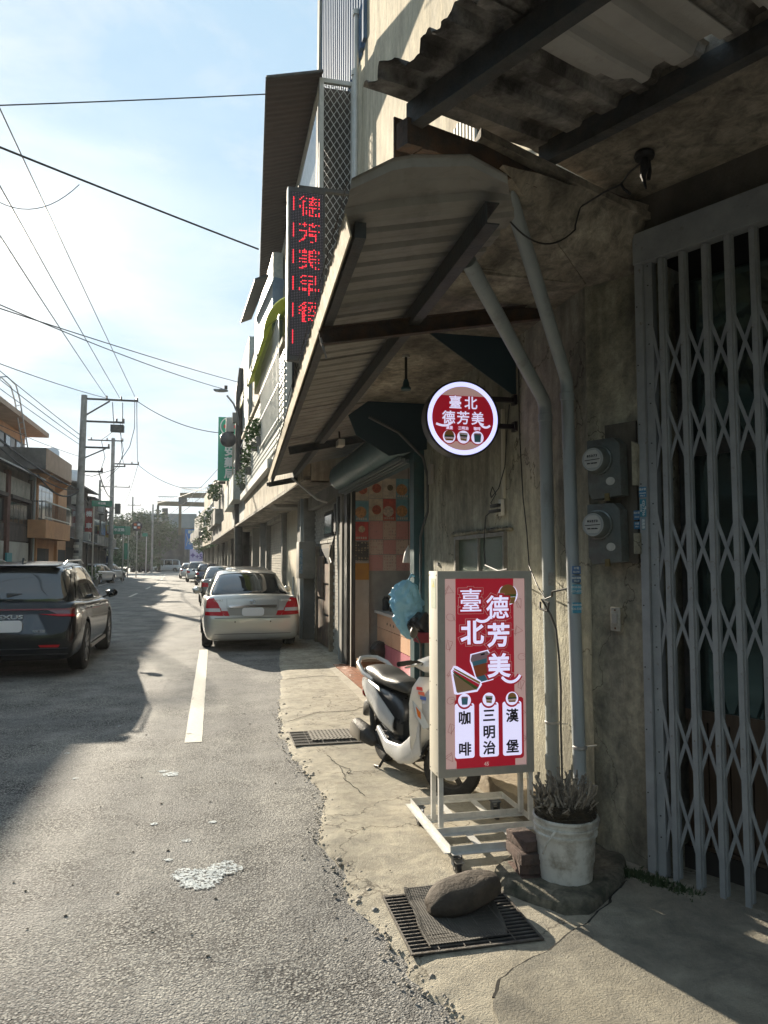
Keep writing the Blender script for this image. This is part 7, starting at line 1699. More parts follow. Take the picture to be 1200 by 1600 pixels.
# -- house 2 and further houses
def row_house(i, y0, y1, zt, wallm, lbl, aw):
    h = thing("row_house", lbl, "building", (fx((y0 + y1) / 2), (y0 + y1) / 2, 0))
    wbox(MB(), y0, y1, 3.0, 3.9, fx, 0, .12).build("band", wallm, h)
    wbox(MB(), y0, y1, 3.9, zt, fx, .1, 6).build("wall", wallm, h)
    wbox(MB(), y0, y1, 0, 3.0, rx, .35, .2).build("ground_wall", M_GREYC, h)
    n_ = max(2, int((y1 - y0) / 3.2))
    for k in range(n_ + 1):
        y = y0 + (y1 - y0) * k / n_; wbox(MB(), y, min(y1, y + .35), 0, 3.0, rx, -.5 if y > 30 else -.3, .35).build("column", mat("white_column", (.46, .44, .38), (.36, .35, .3), rough=.8, scale=3, wpos=True) if k % 2 else M_GREYC, h)
    for k in range(n_):
        ya = y0 + (y1 - y0) * (k + .14) / n_; yb = y0 + (y1 - y0) * (k + .92) / n_
        wbox(MB(), ya, yb, .02, 2.5, rx, .3, .04).build("shopfront", [M_DARKIN, M_SHUT, M_WIN, M_DARKIN][(i + k) % 4], h)
        for fl in range(int((zt - 4.6) / 3)):
            z = 4.7 + fl * 3; f = wbox(MB(), ya, yb, z, z + 1.4, fx, .04, .08).build("window", M_RAIL, h)
            m_ = wbox(MB(), ya + .1, (ya + yb) / 2 - .04, z + .1, z + 1.3, fx, .03, .01).build("pane", M_WIN, f); wbox(MB(), (ya + yb) / 2 + .04, yb - .1, z + .1, z + 1.3, fx, .03, .01).build("pane", M_WIN, f)
            if aw and fl > 0:
                mb = MB(); mb.prism([(fx(ya) + .1, ya, z + 1.9), (fx(yb) + .1, yb, z + 1.9), (fx(yb) - .7, yb, z + 1.5), (fx(ya) - .7, ya, z + 1.5)], (0, 0, .05)); mb.build("awning", M_DKMET, h)
        # balcony slab
        if i % 2 == 0: wbox(MB(), ya, yb, 3.85, 4.75, fx, -.35, .45).build("balcony", wallm, h)
    return h
M_GTILE = mat("grey_green_tile", (.30, .33, .30), (.38, .40, .37), rough=.6, scale=14, dirt=(.2, .2, .18), dscale=1.5, wpos=True)
row_house(0, 26, 34, 9.6, M_GTILE, "tall grey green tiled row house with dark awnings behind the lamp pole", True)
row_house(1, 34, 44, 7.4, M_BEIGE, "beige two storey row house just past the lamp pole", True)
row_house(2, 44, 55, 6.8, M_GREYC, "grey row house with balconies and overgrown plants down the street", True)
row_house(3, 55, 70, 7.6, M_BEIGE, "far beige row house on the right of the street", False)
row_house(4, 70, 88, 6.5, M_GREYC, "last grey row house on the right before the bend", False)
for k, (y, z, r_) in enumerate(((46, 5.9, .9), (50, 4.6, 1.0), (56, 3.6, .9), (64, 5.0, 1.3), (72, 3.2, 1.2))):
    pt = thing("wall_plant", ["green plant clump on the upper balcony past the lamp pole", "leafy plants hanging from a row house balcony", "low green shrub on a row house ledge", "big green creeper on a far row house", "farthest shrub before the last row house"][k], "plant", (fx(y), y, z))
    mb = MB(); leaves(mb, (fx(y) - .3, y, z), r_ * .8, 260, .12, (.7, 1.2, .9), k + 20); o = mb.build("foliage", M_LEAF, pt, fix=False); o['kind'] = 'stuff'
# pharmacy sign, green with red cross
ps = thing("pharmacy_sign", "tall green pharmacy sign with white characters and red cross beside the lamp pole", "sign", (.55, 36, 7))
GRN = mat("sign_green", (.03, .34, .21), (.035, .29, .18), rough=.5, scale=2)
MB().box((.12, 36, 5.52), (1.06, 36.2, 8.6)).build("board", GRN, ps)
MB().box((1.0, 36.05, 8.2), (1.8, 36.12, 8.3)).build("arm", M_DKMET, ps)
WHS = mat("sign_letter_white", (.75, .75, .72), rough=.5)
for s_, z in (("民", 7.42), ("安", 6.92), ("藥", 6.36), ("局", 5.82)): put_text("lettering", s_, .52, WHS, ps, (.68, 35.99, z), RT, UP, fat=.018, flat=.01)
MB().lathe((.68, 35.985, 8.14), [(.48, 0), (.46, .01)], 40, 'Y').build("ellipse_line", WHS, ps).scale = (1, 1, 1)
MB().lathe((.68, 35.975, 8.14), [(.43, 0), (.42, .008)], 40, 'Y').build("ellipse_fill", GRN, ps)
for a, b in (((.38, 8.06), (.98, 8.22)), ((.60, 7.86), (.76, 8.42))): MB().box((a[0], 35.96, a[1]), (b[0], 35.97, b[1])).build("red_cross", mat("cross_red", (.55, .05, .05), rough=.5), ps)

# ================================================================ POLES
M_POLE = mat("concrete_pole", (.30, .29, .27), (.22, .215, .20), rough=.9, scale=3, bump=.4, dirt=(.14, .13, .12), dscale=2, wpos=True)
M_WIRE = mat("black_wire", (.02, .02, .022), rough=.6)
lp = thing("lamp_pole", "dark weathered utility pole on the right kerb carrying the street lamp", "pole", (.95, 29, 0))
MB().tube([(.95, 29, 0), (.90, 29, 4), (.88, 29, 8.2), (.98, 29, 9.2)], [.175, .155, .135, .13], 16).build("shaft", mat("dark_pole", (.085, .075, .065), (.06, .053, .046), rough=.9, scale=4, bump=.6, dirt=(.12, .11, .1), dscale=3, wpos=True), lp, smooth=True)
sl_ = thing("street_lamp", "grey street lamp head on a curved arm fixed to the dark pole", "street lamp", (.5, 28.9, 8))
MB().tube([(.86, 28.9, 6.9), (.80, 28.85, 7.4), (.66, 28.8, 7.75), (.40, 28.75, 8.05)], .035, 8).build("arm", M_STEEL, sl_, smooth=True)
MB().box((.62, 28.75, 7.0), (.80, 28.95, 7.4)).build("control_box", M_GREYC, sl_)
MB().rock((.16, 28.7, 8.22), .2, 1, (1.5, .7, .35), 2).build("head", mat("lamp_grey", (.24, .25, .25), rough=.4), sl_, smooth=True)
MB().box((.30, 28.66, 8.28), (.42, 28.74, 8.42)).build("sensor", M_BLACK, sl_)
t = thing("convex_mirror", "round dark convex traffic mirror back clamped to the lamp pole", "traffic mirror", (.45, 28.9, 6.3))
MB().lathe((.47, 28.75, 6.35), [(.31, .10), (.30, .04), (.2, -.03), (.001, -.05)], 28, 'Y').build("shell", mat("mirror_back", (.06, .055, .055), (.1, .09, .09), rough=.4, scale=4), t, smooth=True)
MB().bar((.6, 28.85, 6.35), (.9, 29, 6.35), .05, .05).build("clamp", M_DKMET, t)
def pole(lbl, x, y, h, r_, tilt=.0):
    t = thing("utility_pole", lbl, "utility pole", (x, y, 0), "concrete utility poles on the left"); MB().tube([(x, y, 0), (x + tilt * h, y, h)], [r_ * 1.15, r_ * .78], 14).build("shaft", M_POLE, t, smooth=True); return t
XP, YPo = -6.75, 40
up = pole("nearest concrete utility pole on the left with striped base", XP, YPo, 10.2, .19, .012)
for k in range(5): MB().lathe((XP, YPo, 1.5 + k * .28), [(.215, 0), (.213, .14)], 14).build("warning_stripe", mat("stripe_dark", (.03, .03, .03), rough=.6) if k % 2 == 0 else mat("stripe_pale", (.45, .42, .36), rough=.7), up)
def arm(t, x, y, z, L_, r_=.05, ins=(0, .5, 1)):
    MB().bar((x, y, z), (x + L_, y, z), .09, .09).build("crossarm", M_DKMET, t)
    for u in ins:
        xx = x + .25 + (L_ - .3) * u; MB().lathe((xx, y, z + .04), [(.03, 0), (.06, .04), (.04, .08), (.06, .12), (.03, .17)], 10).build("insulator", mat("insulator_brown", (.09, .06, .05), rough=.3), t)
xt = XP + .12
arm(up, xt, YPo, 10.02, 2.65, ins=(.36, .66, 1.0)); MB().bar((xt, YPo, 9.1), (xt + 1.25, YPo, 9.95), .07, .07).build("brace", M_DKMET, up)
arm(up, xt, YPo, 8.85, 2.0, ins=(.8, 1.0)); arm(up, xt, YPo, 7.5, 1.3, ins=(1,)); MB().bar((xt, YPo, 6.9), (xt + 1.1, YPo, 7.45), .06, .06).build("brace", M_DKMET, up)
arm(up, xt, YPo, 6.25, 1.0, ins=(1,))
t_ = MB().box((XP + 1.45, YPo - .2, 8.35), (XP + 2.1, YPo + .2, 8.7)).build("fuse_rack", M_DKMET, up)
MB().tube([(XP + 1.5, YPo, 9.9), (XP + 1.55, YPo, 9.2), (XP + 1.6, YPo, 8.75)], .02, 5).tube([(XP + 2.0, YPo, 9.9), (XP + 2.02, YPo, 9.2), (XP + 2.0, YPo, 8.75)], .02, 5).build("jumper", M_WIRE, up)
MB().tube([(XP + 2.6, YPo, 10), (XP + 2.62, YPo, 8.6), (XP + 2.4, YPo, 7.6), (XP + 1.7, YPo, 6.4), (XP + .6, YPo, 6.0), (XP + .1, YPo, 6.1)], .018, 5).tube([(XP + 1.6, YPo, 8.4), (XP + 1.0, YPo, 7.9), (XP + 1.2, YPo, 7.0), (XP + 1.0, YPo, 6.3), (XP + .2, YPo, 6.2)], .018, 5).tube([(XP + 1.9, YPo, 8.4), (XP + 2.1, YPo, 7.4), (XP + 1.9, YPo, 6.5), (XP + 1.3, YPo, 5.9)], .015, 5).build("hanging_lead", M_WIRE, up)
up2 = pole("second utility pole on the left, taller and thinner, by the bend", -7.75, 60, 11.2, .17)
arm(up2, -9.6, 60, 11.0, 2.6, ins=(0, .5, 1)); arm(up2, -7.7, 60, 9.2, 1.9, ins=(.7, 1)); arm(up2, -7.7, 60, 9.0, .9, ins=(1,))
MB().box((-7.5, 59.8, 5.3), (-7.1, 60.2, 6.1)).build("transformer", M_DKMET, up2)
up3 = pole("third utility pole at the far left bend", -11.8, 82, 10.2, .16); arm(up3, -11.8, 82, 9.5, 3.0)
up4 = pole("thin pale street pole before the dark trees", -8.6, 110, 9.8, .14)
up5 = pole("farthest thin pole standing over the trees", -12.2, 118, 11.5, .14); arm(up5, -13.0, 118, 10.2, 2.0)

# overhead wires
wires = [((-14, 11.4, 6.6), (.72, 11.5, 9.15), .12, .010), ((-12, 1.7, 6.5), (.62, 11.6, 6.62), .12, .014),
         ((XP + 1.2, 40, 10.15), (-2.9, -5, 6.3), .15, .014), ((XP + 1.85, 40, 10.15), (-3.5, -5, 8.1), .15, .014), ((XP + 2.65, 40, 10.15), (-4.17, -5, 10.7), .12, .014),
         ((XP + 1.2, 40, 10.1), (-8.2, 12, 6.6), .25, .016), ((.30, 29, 8.35), (-8.7, 0, 5.6), .5, .012), ((.85, 29, 8.65), (-8.9, 0, 4.4), .2, .012),
         ((XP, 40, 8.1), (-9.3, 18, 9.9), .15, .016), ((XP, 40, 7.85), (-9.3, 18, 9.5), .15, .016), ((XP, 40, 7.6), (-9.35, 18, 9.1), .15, .014), ((XP, 40, 7.0), (-9.0, 18, 7.0), .3, .012),
         ((XP, 40, 5.3), (-7.8, 27, 6.35), .25, .045), ((XP, 40, 5.2), (-7.75, 27, 6.15), .5, .03), ((XP, 40, 5.2), (-7.9, 36.2, 5.6), .55, .04),
         ((XP + 2.6, 40, 10.1), (.3, 36.5, 7.9), .35, .02), ((-5.9, 60, 9.2), (1.2, 44, 6.0), .9, .02), ((-5.9, 60, 9.1), (-14, 118, 10), 1.0, .02),
         ((XP + 2.7, 40, 10.0), (-5.9, 60, 9.3), .5, .02), ((XP + 1.9, 40, 8.9), (-6.9, 60, 9.1), .5, .02), ((XP + .9, 40, 6.3), (-7.6, 60, 6.6), .5, .03), ((XP, 40, 5.2), (-7.7, 60, 5.5), .5, .04),
         ((-7.7, 60, 8.5), (-11.8, 82, 9.4), .5, .02), ((-7.7, 60, 5.5), (-11.8, 82, 6), .6, .03), ((1.0, 50, 8.8), (-7.7, 100, 6.8), .8, .022), ((1.1, 52, 8.2), (-7.5, 100, 6.4), .8, .022), ((-11.8, 82, 9.5), (-14, 118, 10), .8, .02), ((-10, 82, 7.4), (.7, 48, 7.0), .6, .018)]
wl = ["thin black wire crossing the upper sky to the dark awning", "thick black cable sagging across the sky to the upper awning", "left of the three power lines meeting the nearest pole's crossarm", "middle power line of the three reaching the nearest pole", "right power line of the three reaching the pole's arm tip",
      "wire leaving the nearest pole's arm towards the ladder house", "wire dropping from the street lamp to the left", "thin wire from the lamp pole to the far left", "upper of the parallel wires above the ladder house", "second parallel wire above the ladder house", "third parallel wire above the ladder house", "lowest thin wire beside the ladder house roof",
      "thick bundled cable running along the dark house eave", "lower looped cable in front of the orange house", "short sagging cable near the orange balcony",
      "wire from the nearest pole to the green pharmacy sign", "wire from the second pole across to the right houses", "long wire from the second pole to the bend",
      "upper wire between the first and second poles", "middle wire between the first and second poles", "lower cable between the first and second poles", "lowest thick cable between the first and second poles",
      "upper wire from second to third pole", "lower cable from second to third pole", "upper of two faint wires crossing to the bend", "lower of two faint wires crossing to the bend", "wire between the third pole and the farthest pole", "faint wire above the crane to the right houses"]
for k, (a, b, s_, r_) in enumerate(wires):
    t = thing("overhead_wire", wl[k], "wire", a, "overhead wires"); MB().tube(sag(a, b, s_, 26), r_, 5).build("wire", M_WIRE, t)
t = thing("overhead_wire", "thin looping cable drooping under the thick cable in the sky", "wire", (-5, 10, 7), "overhead wires")
MB().tube(sag((-1.72, 9.6, 6.38), (-3.1, 8.5, 6.40), .62, 20), .005, 5).build("wire", M_WIRE, t)
# ================================================================ LEFT ROW OF HOUSES
M_OR = mat("orange_render", (.50, .27, .13), (.42, .22, .11), rough=.85, scale=1.5, bump=.4, bscale=12, dirt=(.28, .16, .09), dscale=1.2, dramp=(.55, .8), wpos=True)
M_OLDW = mat("old_dark_wood", (.075, .058, .05), (.045, .036, .032), rough=.85, scale=2, bump=.5, bscale=20, dirt=(.12, .09, .07), dscale=3, stretch=(1, 1, .4), wpos=True)
M_GREYW = mat("dark_stained_concrete", (.14, .13, .12), (.09, .085, .08), rough=.9, scale=2, bump=.5, bscale=14, dirt=(.05, .048, .045), dscale=1.6, wpos=True)
M_BRICKP = mat("red_brown_pier", (.13, .06, .045), (.09, .045, .035), rough=.9, scale=5, wpos=True)
M_PANEL = mat("aged_sign_panel", (.30, .28, .23), (.22, .205, .17), rough=.8, scale=2, dirt=(.14, .13, .11), dscale=3, wpos=True)
XL = -8.5
def lb(y0, y1, z0, z1, x0, x1, name, m, par): return MB().box((x0, y0, z0), (x1, y1, z1)).build(name, m, par)
# A: old dark wooden shop house with tin eave
A = thing("old_shop_house", "dark old wooden shop house with tin eave and aged sign panels on the left", "building", (XL, 33, 0))
lb(27.0, 38.0, 0, 5.9, XL - 6, XL - .15, "wall", M_OLDW, A)
mb = MB(); mb.prism([(-8.0, 26.5, 5.55), (-8.0, 38.3, 5.55), (XL - 4, 38.3, 7.2), (XL - 4, 26.5, 7.2)], (0, 0, .07)); mb.build("roof", mat("tin_roof_grey", (.28, .28, .27), (.2, .2, .19), rough=.5, metal=.4, scale=3, stretch=(1, 6, 1), wpos=True), A)
for y in (27.2, 30.3, 33.5, 37.7): lb(y, y + .45, 0, 5.5, XL - .15, XL + .05, "pier", M_BRICKP if y > 33 and y < 34 else M_OLDW, A)
for a, b in ((27.7, 30.2), (30.85, 33.4), (34.0, 37.6)):
    lb(a, b, 4.55, 5.3, XL - .14, XL - .02, "sign_panel", M_PANEL, A)
    lb(a, b, 4.35, 4.5, XL - .14, XL + .12, "ledge", M_OLDW, A)
    lb(a, b, 3.3, 4.3, XL - .14, XL - .08, "window_frame", M_OLDW, A)
    n_ = 4
    for k in range(n_): lb(a + (b - a) * k / n_ + .06, a + (b - a) * (k + 1) / n_ - .06, 3.36, 4.24, XL - .10, XL - .06, "pane", M_WIN, A)
    lb(a, b, 2.55, 3.25, XL - .14, XL - .04, "wood_panel", M_OLDW, A)
    lb(a + .1, b - .1, 1.3, 2.5, XL - .14, XL + .0, "white_panel", mat("dull_white_panel", (.36, .35, .31), (.28, .27, .24), rough=.8, scale=1, wpos=True), A)
    for k in range(9): lb(a + .1, b - .1, .03 + k * .14, .15 + k * .14, XL - .13, XL - .05, "shutter_slat", M_GREYW, A)
lb(38.05, 38.25, 0, 5.8, XL - .3, XL + .1, "drain_pipe", M_PVC, A)
t = thing("street_sign", "small square blue and white sign by the dark shop house", "sign", (XL, 30, 2)); MB().box((XL + .15, 33.0, 1.1), (XL + .22, 33.8, 2.0)).build("board", mat("teal_board", (.04, .2, .22), rough=.5), t)
# B: orange house with balcony
B = thing("orange_house", "orange rendered house with railed balcony and big concrete parapet", "building", (XL, 42, 0))
lb(38.3, 46.4, 0, 6.0, XL - 6, XL, "wall", M_OR, B)
MB().box((XL - 6, 36.9, 5.95), (-7.7, 43.2, 6.95)).build("parapet", mat("parapet_concrete", (.36, .25, .18), (.29, .21, .15), rough=.9, scale=2, wpos=True), B)
lb(36.88, 36.9, 5.95, 6.95, XL - 6, -7.72, "parapet_end", M_GREYW, B)
MB().prism([(XL, 38.3, 5.9), (-7.7, 38.3, 5.9), (XL, 38.3, 5.2)], (0, .25, 0)).build("corbel", M_OR, B); MB().prism([(XL, 43.0, 5.9), (-7.7, 43.0, 5.9), (XL, 43.0, 5.2)], (0, .25, 0)).build("corbel", M_OR, B)
lb(37.2, 43.2, 2.75, 3.6, XL, -7.7, "balcony", M_OR, B)
for k in range(21): MB().bar((-7.75, 37.25 + k * .295, 3.6), (-7.75, 37.25 + k * .295, 4.45), .03, .03).build("baluster", M_DKMET, B)
MB().bar((-7.75, 37.2, 4.47), (-7.75, 43.2, 4.47), .05, .06).build("handrail", M_RAIL, B); MB().bar((-7.75, 37.2, 3.72), (-7.75, 43.2, 3.72), .04, .05).build("handrail", M_RAIL, B); MB().bar((-7.75, 37.2, 4.47), (XL, 37.2, 4.47), .05, .05).build("handrail", M_DKMET, B)
for k in range(3): MB().bar((-7.9 - k * .2, 37.2, 3.6), (-7.9 - k * .2, 37.2, 4.45), .03, .03).build("baluster", M_DKMET, B)
w_ = lb(38.8, 42.4, 3.7, 5.5, XL - .02, XL + .03, "window_frame", M_GREYW, B)
for k in range(4): lb(38.9 + k * .88, 39.7 + k * .88, 3.8, 5.4, XL + .0, XL + .04, "pane", M_WIN, w_)
for k, (a, b, m_) in enumerate(((38.9, 41.0, M_DARKIN), (41.0, 41.8, M_OLDW), (43.4, 46.2, M_DARKIN))): lb(a, b, .02, 2.3, XL - .02, XL + .03, "door", m_, B)
lb(38.35, 38.6, 0, 5.9, XL, XL + .15, "pilaster", M_OR, B); lb(43.2, 43.5, 0, 5.9, XL, XL + .15, "pilaster", M_OR, B)
# Ladder house behind, taller
Lh = thing("ladder_house", "taller orange house set back with wide roof slab, ribbon windows and roof ladder", "building", (-12, 42, 0))
lb(26, 45.2, 0, 8.8, -20, -10.6, "wall", M_OR, Lh)
MB().box((-21, 25.5, 8.85), (-9.5, 46.0, 9.10)).build("roof_slab", mat("roof_slab_edge", (.38, .27, .19), (.3, .22, .16), rough=.9, scale=2, wpos=True), Lh)
for k in range(7):
    f = lb(30.4 + k * 2.1, 32.3 + k * 2.1, 7.1, 8.25, -10.62, -10.54, "window_frame", M_DKMET, Lh)
    lb(30.5 + k * 2.1, 31.3 + k * 2.1, 7.2, 8.15, -10.55, -10.52, "pane", M_WIN, f); lb(31.4 + k * 2.1, 32.2 + k * 2.1, 7.2, 8.15, -10.55, -10.52, "pane", mat("curtain_grey", (.3, .3, .3), rough=.6), f)
ld = thing("roof_ladder", "pale steel ladder with hooped top against the roof of the orange house", "ladder", (-10, 38, 8))
pa = [(-9.4, 41.4, 6.9), (-9.4, 39.0, 9.6), (-9.5, 38.6, 10.2), (-9.8, 38.2, 10.5), (-10.2, 37.6, 10.3), (-10.3, 37.2, 9.2)]
for dy in (0, .9): MB().tube([(x - dy * .35, y + dy * .4 - .2, z) for x, y, z in pa], .035, 6).build("rail", mat("ladder_steel", (.42, .45, .47), rough=.4, metal=.5), ld, smooth=True)
for k in range(11):
    u = k / 11; x, y, z = lerp(-9.4, -9.4, u), lerp(41.4, 39.0, u), lerp(6.9, 9.6, u); MB().tube([(x, y - .2, z), (x - .315, y + .16, z)], .022, 5).build("rung", mat("ladder_steel", (.42, .45, .47)), ld)
# C and further dark houses
def lhouse(i, y0, y1, zt, m_, lbl, x=XL):
    h = thing("street_house", lbl, "building", (x, (y0 + y1) / 2, 0)); bx_ = bend((y0 + y1) / 2) * 1.0; x += bx_
    lb(y0, y1, 0, zt, x - 7, x, "wall", m_, h)
    MB().prism([(x + .7, y0, zt - .1), (x + .7, y1, zt - .1), (x - 7, y1, zt + .9), (x - 7, y0, zt + .9)], (0, 0, .1)).build("roof", M_GREYW, h)
    n_ = max(2, int((y1 - y0) / 3))
    for k in range(n_):
        a = y0 + (y1 - y0) * (k + .1) / n_; b = y0 + (y1 - y0) * (k + .9) / n_
        f = lb(a, b, 3.7, 5.0, x, x + .06, "window_frame", M_GREYW, h); lb(a + .1, (a + b) / 2 - .05, 3.8, 4.9, x + .05, x + .08, "pane", M_WIN, f); lb((a + b) / 2 + .05, b - .1, 3.8, 4.9, x + .05, x + .08, "pane", M_WIN, f)
        lb(a, b, .02, 2.5, x, x + .05, "shopfront", [M_DARKIN, M_OLDW, M_GREYW][(k + i) % 3], h)
        if i % 2: lb(a - .2, b + .2, 2.8, 3.5, x, x + .9, "balcony", M_GREYC, h)
        else: MB().prism([(x, a, 3.1), (x, b, 3.1), (x + 1.1, b, 2.75), (x + 1.1, a, 2.75)], (0, 0, .06)).build("awning", M_DKMET, h)
    for k in range(n_ + 1): y = y0 + (y1 - y0 - .3) * k / n_; lb(y, y + .3, 0, zt - .2, x, x + .12, "pilaster", M_GREYW, h)
    return h
lhouse(0, 46.5, 55, 6.4, M_OLDW, "dark plank fronted house next past the orange balcony")
lhouse(1, 55.2, 66, 6.2, M_GREYW, "grey dark house with slab balconies behind the first pole")
lhouse(2, 66.2, 76, 6.4, M_OLDW, "dark narrow house behind the second pole", XL - 1.2)
lhouse(1, 76.2, 88, 5.6, M_GREYW, "farthest dark balcony house at the left bend", XL - 2)
# nearer houses on the left, outside the frame but shading the road and showing in glass
lhouse(0, 15.4, 26.6, 6.3, M_GREYW, "long grey shuttered house nearest on the left side of the road")
lhouse(1, 4, 15.2, 6.6, M_BEIGE, "beige balcony house opposite the corner shop")
lhouse(0, -8, 3.8, 6.4, M_OLDW, "dark house opposite, left behind the camera")
lhouse(1, -20, -8.2, 6.4, M_BEIGE, "farthest beige house behind the camera on the left")
t = thing("parasol", "pale grey parasol over a stall by the parked white cars", "parasol", (-8.2, 66, 3)); MB().lathe((-9.4, 66, 2.7), [(1.6, 0), (.8, .35), (.05, .6)], 12).build("canopy", mat("parasol_cloth", (.34, .35, .36), rough=.7), t); MB().tube([(-9.4, 66, 0), (-9.4, 66, 2.9)], .03, 6).build("pole", M_DKMET, t)
t = thing("blue_stall", "dark blue market stall cloth under the parasol", "stall", (-9.6, 67, 1)); MB().box((-10.4, 66.5, .9), (-8.6, 67.5, 2.1)).build("cloth", mat("stall_blue", (.03, .06, .14), rough=.8), t); MB().box((-10.3, 66.6, 0), (-8.7, 67.4, .9)).build("table", M_OLDW, t)

# ================================================================ END OF THE STREET
M_DCON = mat("dark_streaked_concrete", (.16, .16, .155), (.09, .09, .088), rough=.9, scale=.35, dirt=(.035, .035, .035), dscale=.22, dramp=(.45, .65), stretch=(1, 1, .8), wpos=True)
fy = thing("factory", "dark streaked concrete factory wall with sloping teal roof at the street's end", "building", (-5, 132, 0))
MB().box((-13.5, 131, 0), (-3.0, 140, 9.6)).build("wall", M_DCON, fy)
MB().box((-13.5, 130.8, 7.4), (-3, 131, 9.8)).build("upper_band", mat("pale_blue_grey_sheet", (.22, .26, .27), (.18, .22, .23), rough=.7, scale=1, wpos=True), fy)
for k, (x, z) in enumerate(((-11.4, 1.4), (-9.3, 3.8), (-10.6, 3.9))): MB().box((x, 130.9, z), (x + .9, 131, z + 1.7)).build("window", M_DARKIN, fy)
MB().prism([(-3.0, 131, 0), (3.5, 131, 0), (3.5, 131, 8.8), (-3.0, 131, 6.8)], (0, 9, 0)).build("shed_wall", mat("blue_grey_shed", (.16, .21, .235), (.13, .17, .19), rough=.7, scale=1, wpos=True), fy)
MB().prism([(-3.2, 130.4, 6.8), (3.8, 130.4, 8.9), (3.8, 140, 9.2), (-3.2, 140, 7.1)], (0, 0, .25)).build("roof", mat("teal_tin_roof", (.20, .30, .32), rough=.6), fy)
MB().box((-4.9, 129.5, 0), (-3.3, 131, 6.6)).build("gate_pillar", M_GREYW, fy)
bb = thing("billboard", "blue billboard with yellow trim lettering on the shed wall at the street's end", "billboard", (-3, 118, 5)); 
MB().box((-4.4, 118, 3.5), (-1.4, 118.3, 6.6)).build("board", mat("billboard_blue", (.025, .13, .40), (.03, .17, .46), rough=.5, scale=1), bb)
put_text("lettering", "新潔洗衣", .52, mat("letter_cream", (.6, .62, .45), rough=.5), bb, (-2.9, 117.98, 6.15), RT, UP, fat=.02, flat=.01)
for k, z in enumerate((5.4, 4.9, 4.4)): put_text("lettering", ["歡 迎", "服務專線", "479-0158"][k], .48, mat("letter_gold", (.40, .42, .30), rough=.5), bb, (-2.9, 117.98, z), RT, UP, fat=.02, flat=.01)
mb = MB()
for s__ in (-1, 1): mb.tube([(-2.9 + s__ * 1.3, 117.96, 5.9), (-2.9 + s__ * 1.05, 117.96, 5.0), (-2.9 + s__ * 1.3, 117.96, 4.0)], .04, 5)
mb.build("scroll_line", mat("letter_gold", (.4, .42, .3)), bb)
for x in (-4.1, -1.7): MB().box((x, 118.3, 0), (x + .15, 118.45, 6.4)).build("post", M_DKMET, bb)
b2_ = thing("lilac_billboard", "lilac billboard reading +58 under the blue billboard", "billboard", (-2, 112, 2.5)); MB().box((-3.45, 112, 1.2), (-.5, 112.2, 3.4)).build("board", mat("billboard_lilac", (.42, .36, .55), (.38, .33, .5), rough=.5, scale=1), b2_)
put_text("lettering", "+58", .95, mat("letter_purple", (.10, .05, .22), rough=.5), b2_, (-1.9, 111.98, 2.3), RT, UP, fat=.03, flat=.01); put_text("lettering", "✦", .9, mat("letter_purple", (.1, .05, .22)), b2_, (-3.0, 111.98, 2.5), RT, UP, fat=.02, flat=.01)
for x in (-3.2, -.8): MB().box((x, 112.2, 0), (x + .12, 112.3, 3.2)).build("post", M_DKMET, b2_)
cr_ = thing("gantry_crane", "yellow and grey gantry crane girders with white lattice railing above the factory", "crane", (-4, 116, 0))
M_CRY = mat("crane_yellow", (.13, .10, .05), (.10, .08, .045), rough=.7, scale=2); M_CRW = mat("crane_white", (.30, .31, .30), rough=.6)
def girder(x0, x1, y, z, yb, zb3):
    MB().bar((x0, y, z), (x1, yb, zb3), .5, .75).build("girder", M_CRY, cr_)
    n_ = 26; mb = MB()
    for k in range(n_):
        u0, u1 = k / n_, (k + 1) / n_; P_ = lambda u, dz: (lerp(x0, x1, u), lerp(y, yb, u) - .3, lerp(z, zb3, u) + dz)
        mb.bar(P_(u0, .35), P_(u1, 1.15), .04, .04).bar(P_(u1, 1.15), P_(u1, .35), .04, .04)
    mb.bar(P_(0, 1.15), P_(1, 1.15), .1, .1); o = mb.build("railing", M_CRW, cr_); o['kind'] = 'stuff'
girder(-5.1, 3.0, 115, 11.6, 117, 11.9); girder(-9.3, 2.0, 128, 11.3, 128, 11.2)
MB().box((-5.25, 114.8, 5.6), (-4.85, 115.2, 11.3)).build("leg", M_CRY, cr_); MB().box((-5.3, 114.6, 10.2), (-4.1, 115.3, 11.2)).build("trolley", M_DKMET, cr_)
MB().box((-9.4, 127.8, 0), (-9.0, 128.2, 11)).build("leg", M_DKMET, cr_); MB().box((-8.5, 127.7, 8.6), (-7.6, 128.3, 10.5)).build("hoist", M_DKMET, cr_)
# traffic signs
M_RSG = mat("road_sign_green", (.015, .17, .11), rough=.5)
def rsign(lbl, x, y, z, w_, h, txt, m_=None, pz_=None):
    t = thing("road_sign", lbl, "road sign", (x, y, z)); MB().box((x - w_ / 2, y, z - h / 2), (x + w_ / 2, y + .06, z + h / 2)).build("board", m_ or M_RSG, t)
    if txt: put_text("lettering", txt, h * .42, WHS, t, (x, y - .01, z), RT, UP, fat=.006, flat=.006)
    px = x + w_ * .3 if pz_ is None else pz_; MB().tube([(px, y + .1, 0), (px, y + .1, z + h * .4)], .05, 8).build("post", M_STEEL, t)
    return t
rsign("long green road name sign hung high beside the second pole", -6.35, 45, 4.98, 1.1, .34, "中正路", None, -6.8)
rsign("square green direction sign by the trees", -7.15, 60, 4.06, 1.0, .62, "中正路")
rsign("smaller green direction sign lower left of the pole", -10.4, 80, 4.9, .9, 1.0, "")
rsign("green direction sign on the bend, right of the pole", -8.9, 80, 4.8, .9, .9, "")
rsign("upright green sign on a white post before the trees", -9.0, 82, 2.7, .5, 1.7, "")
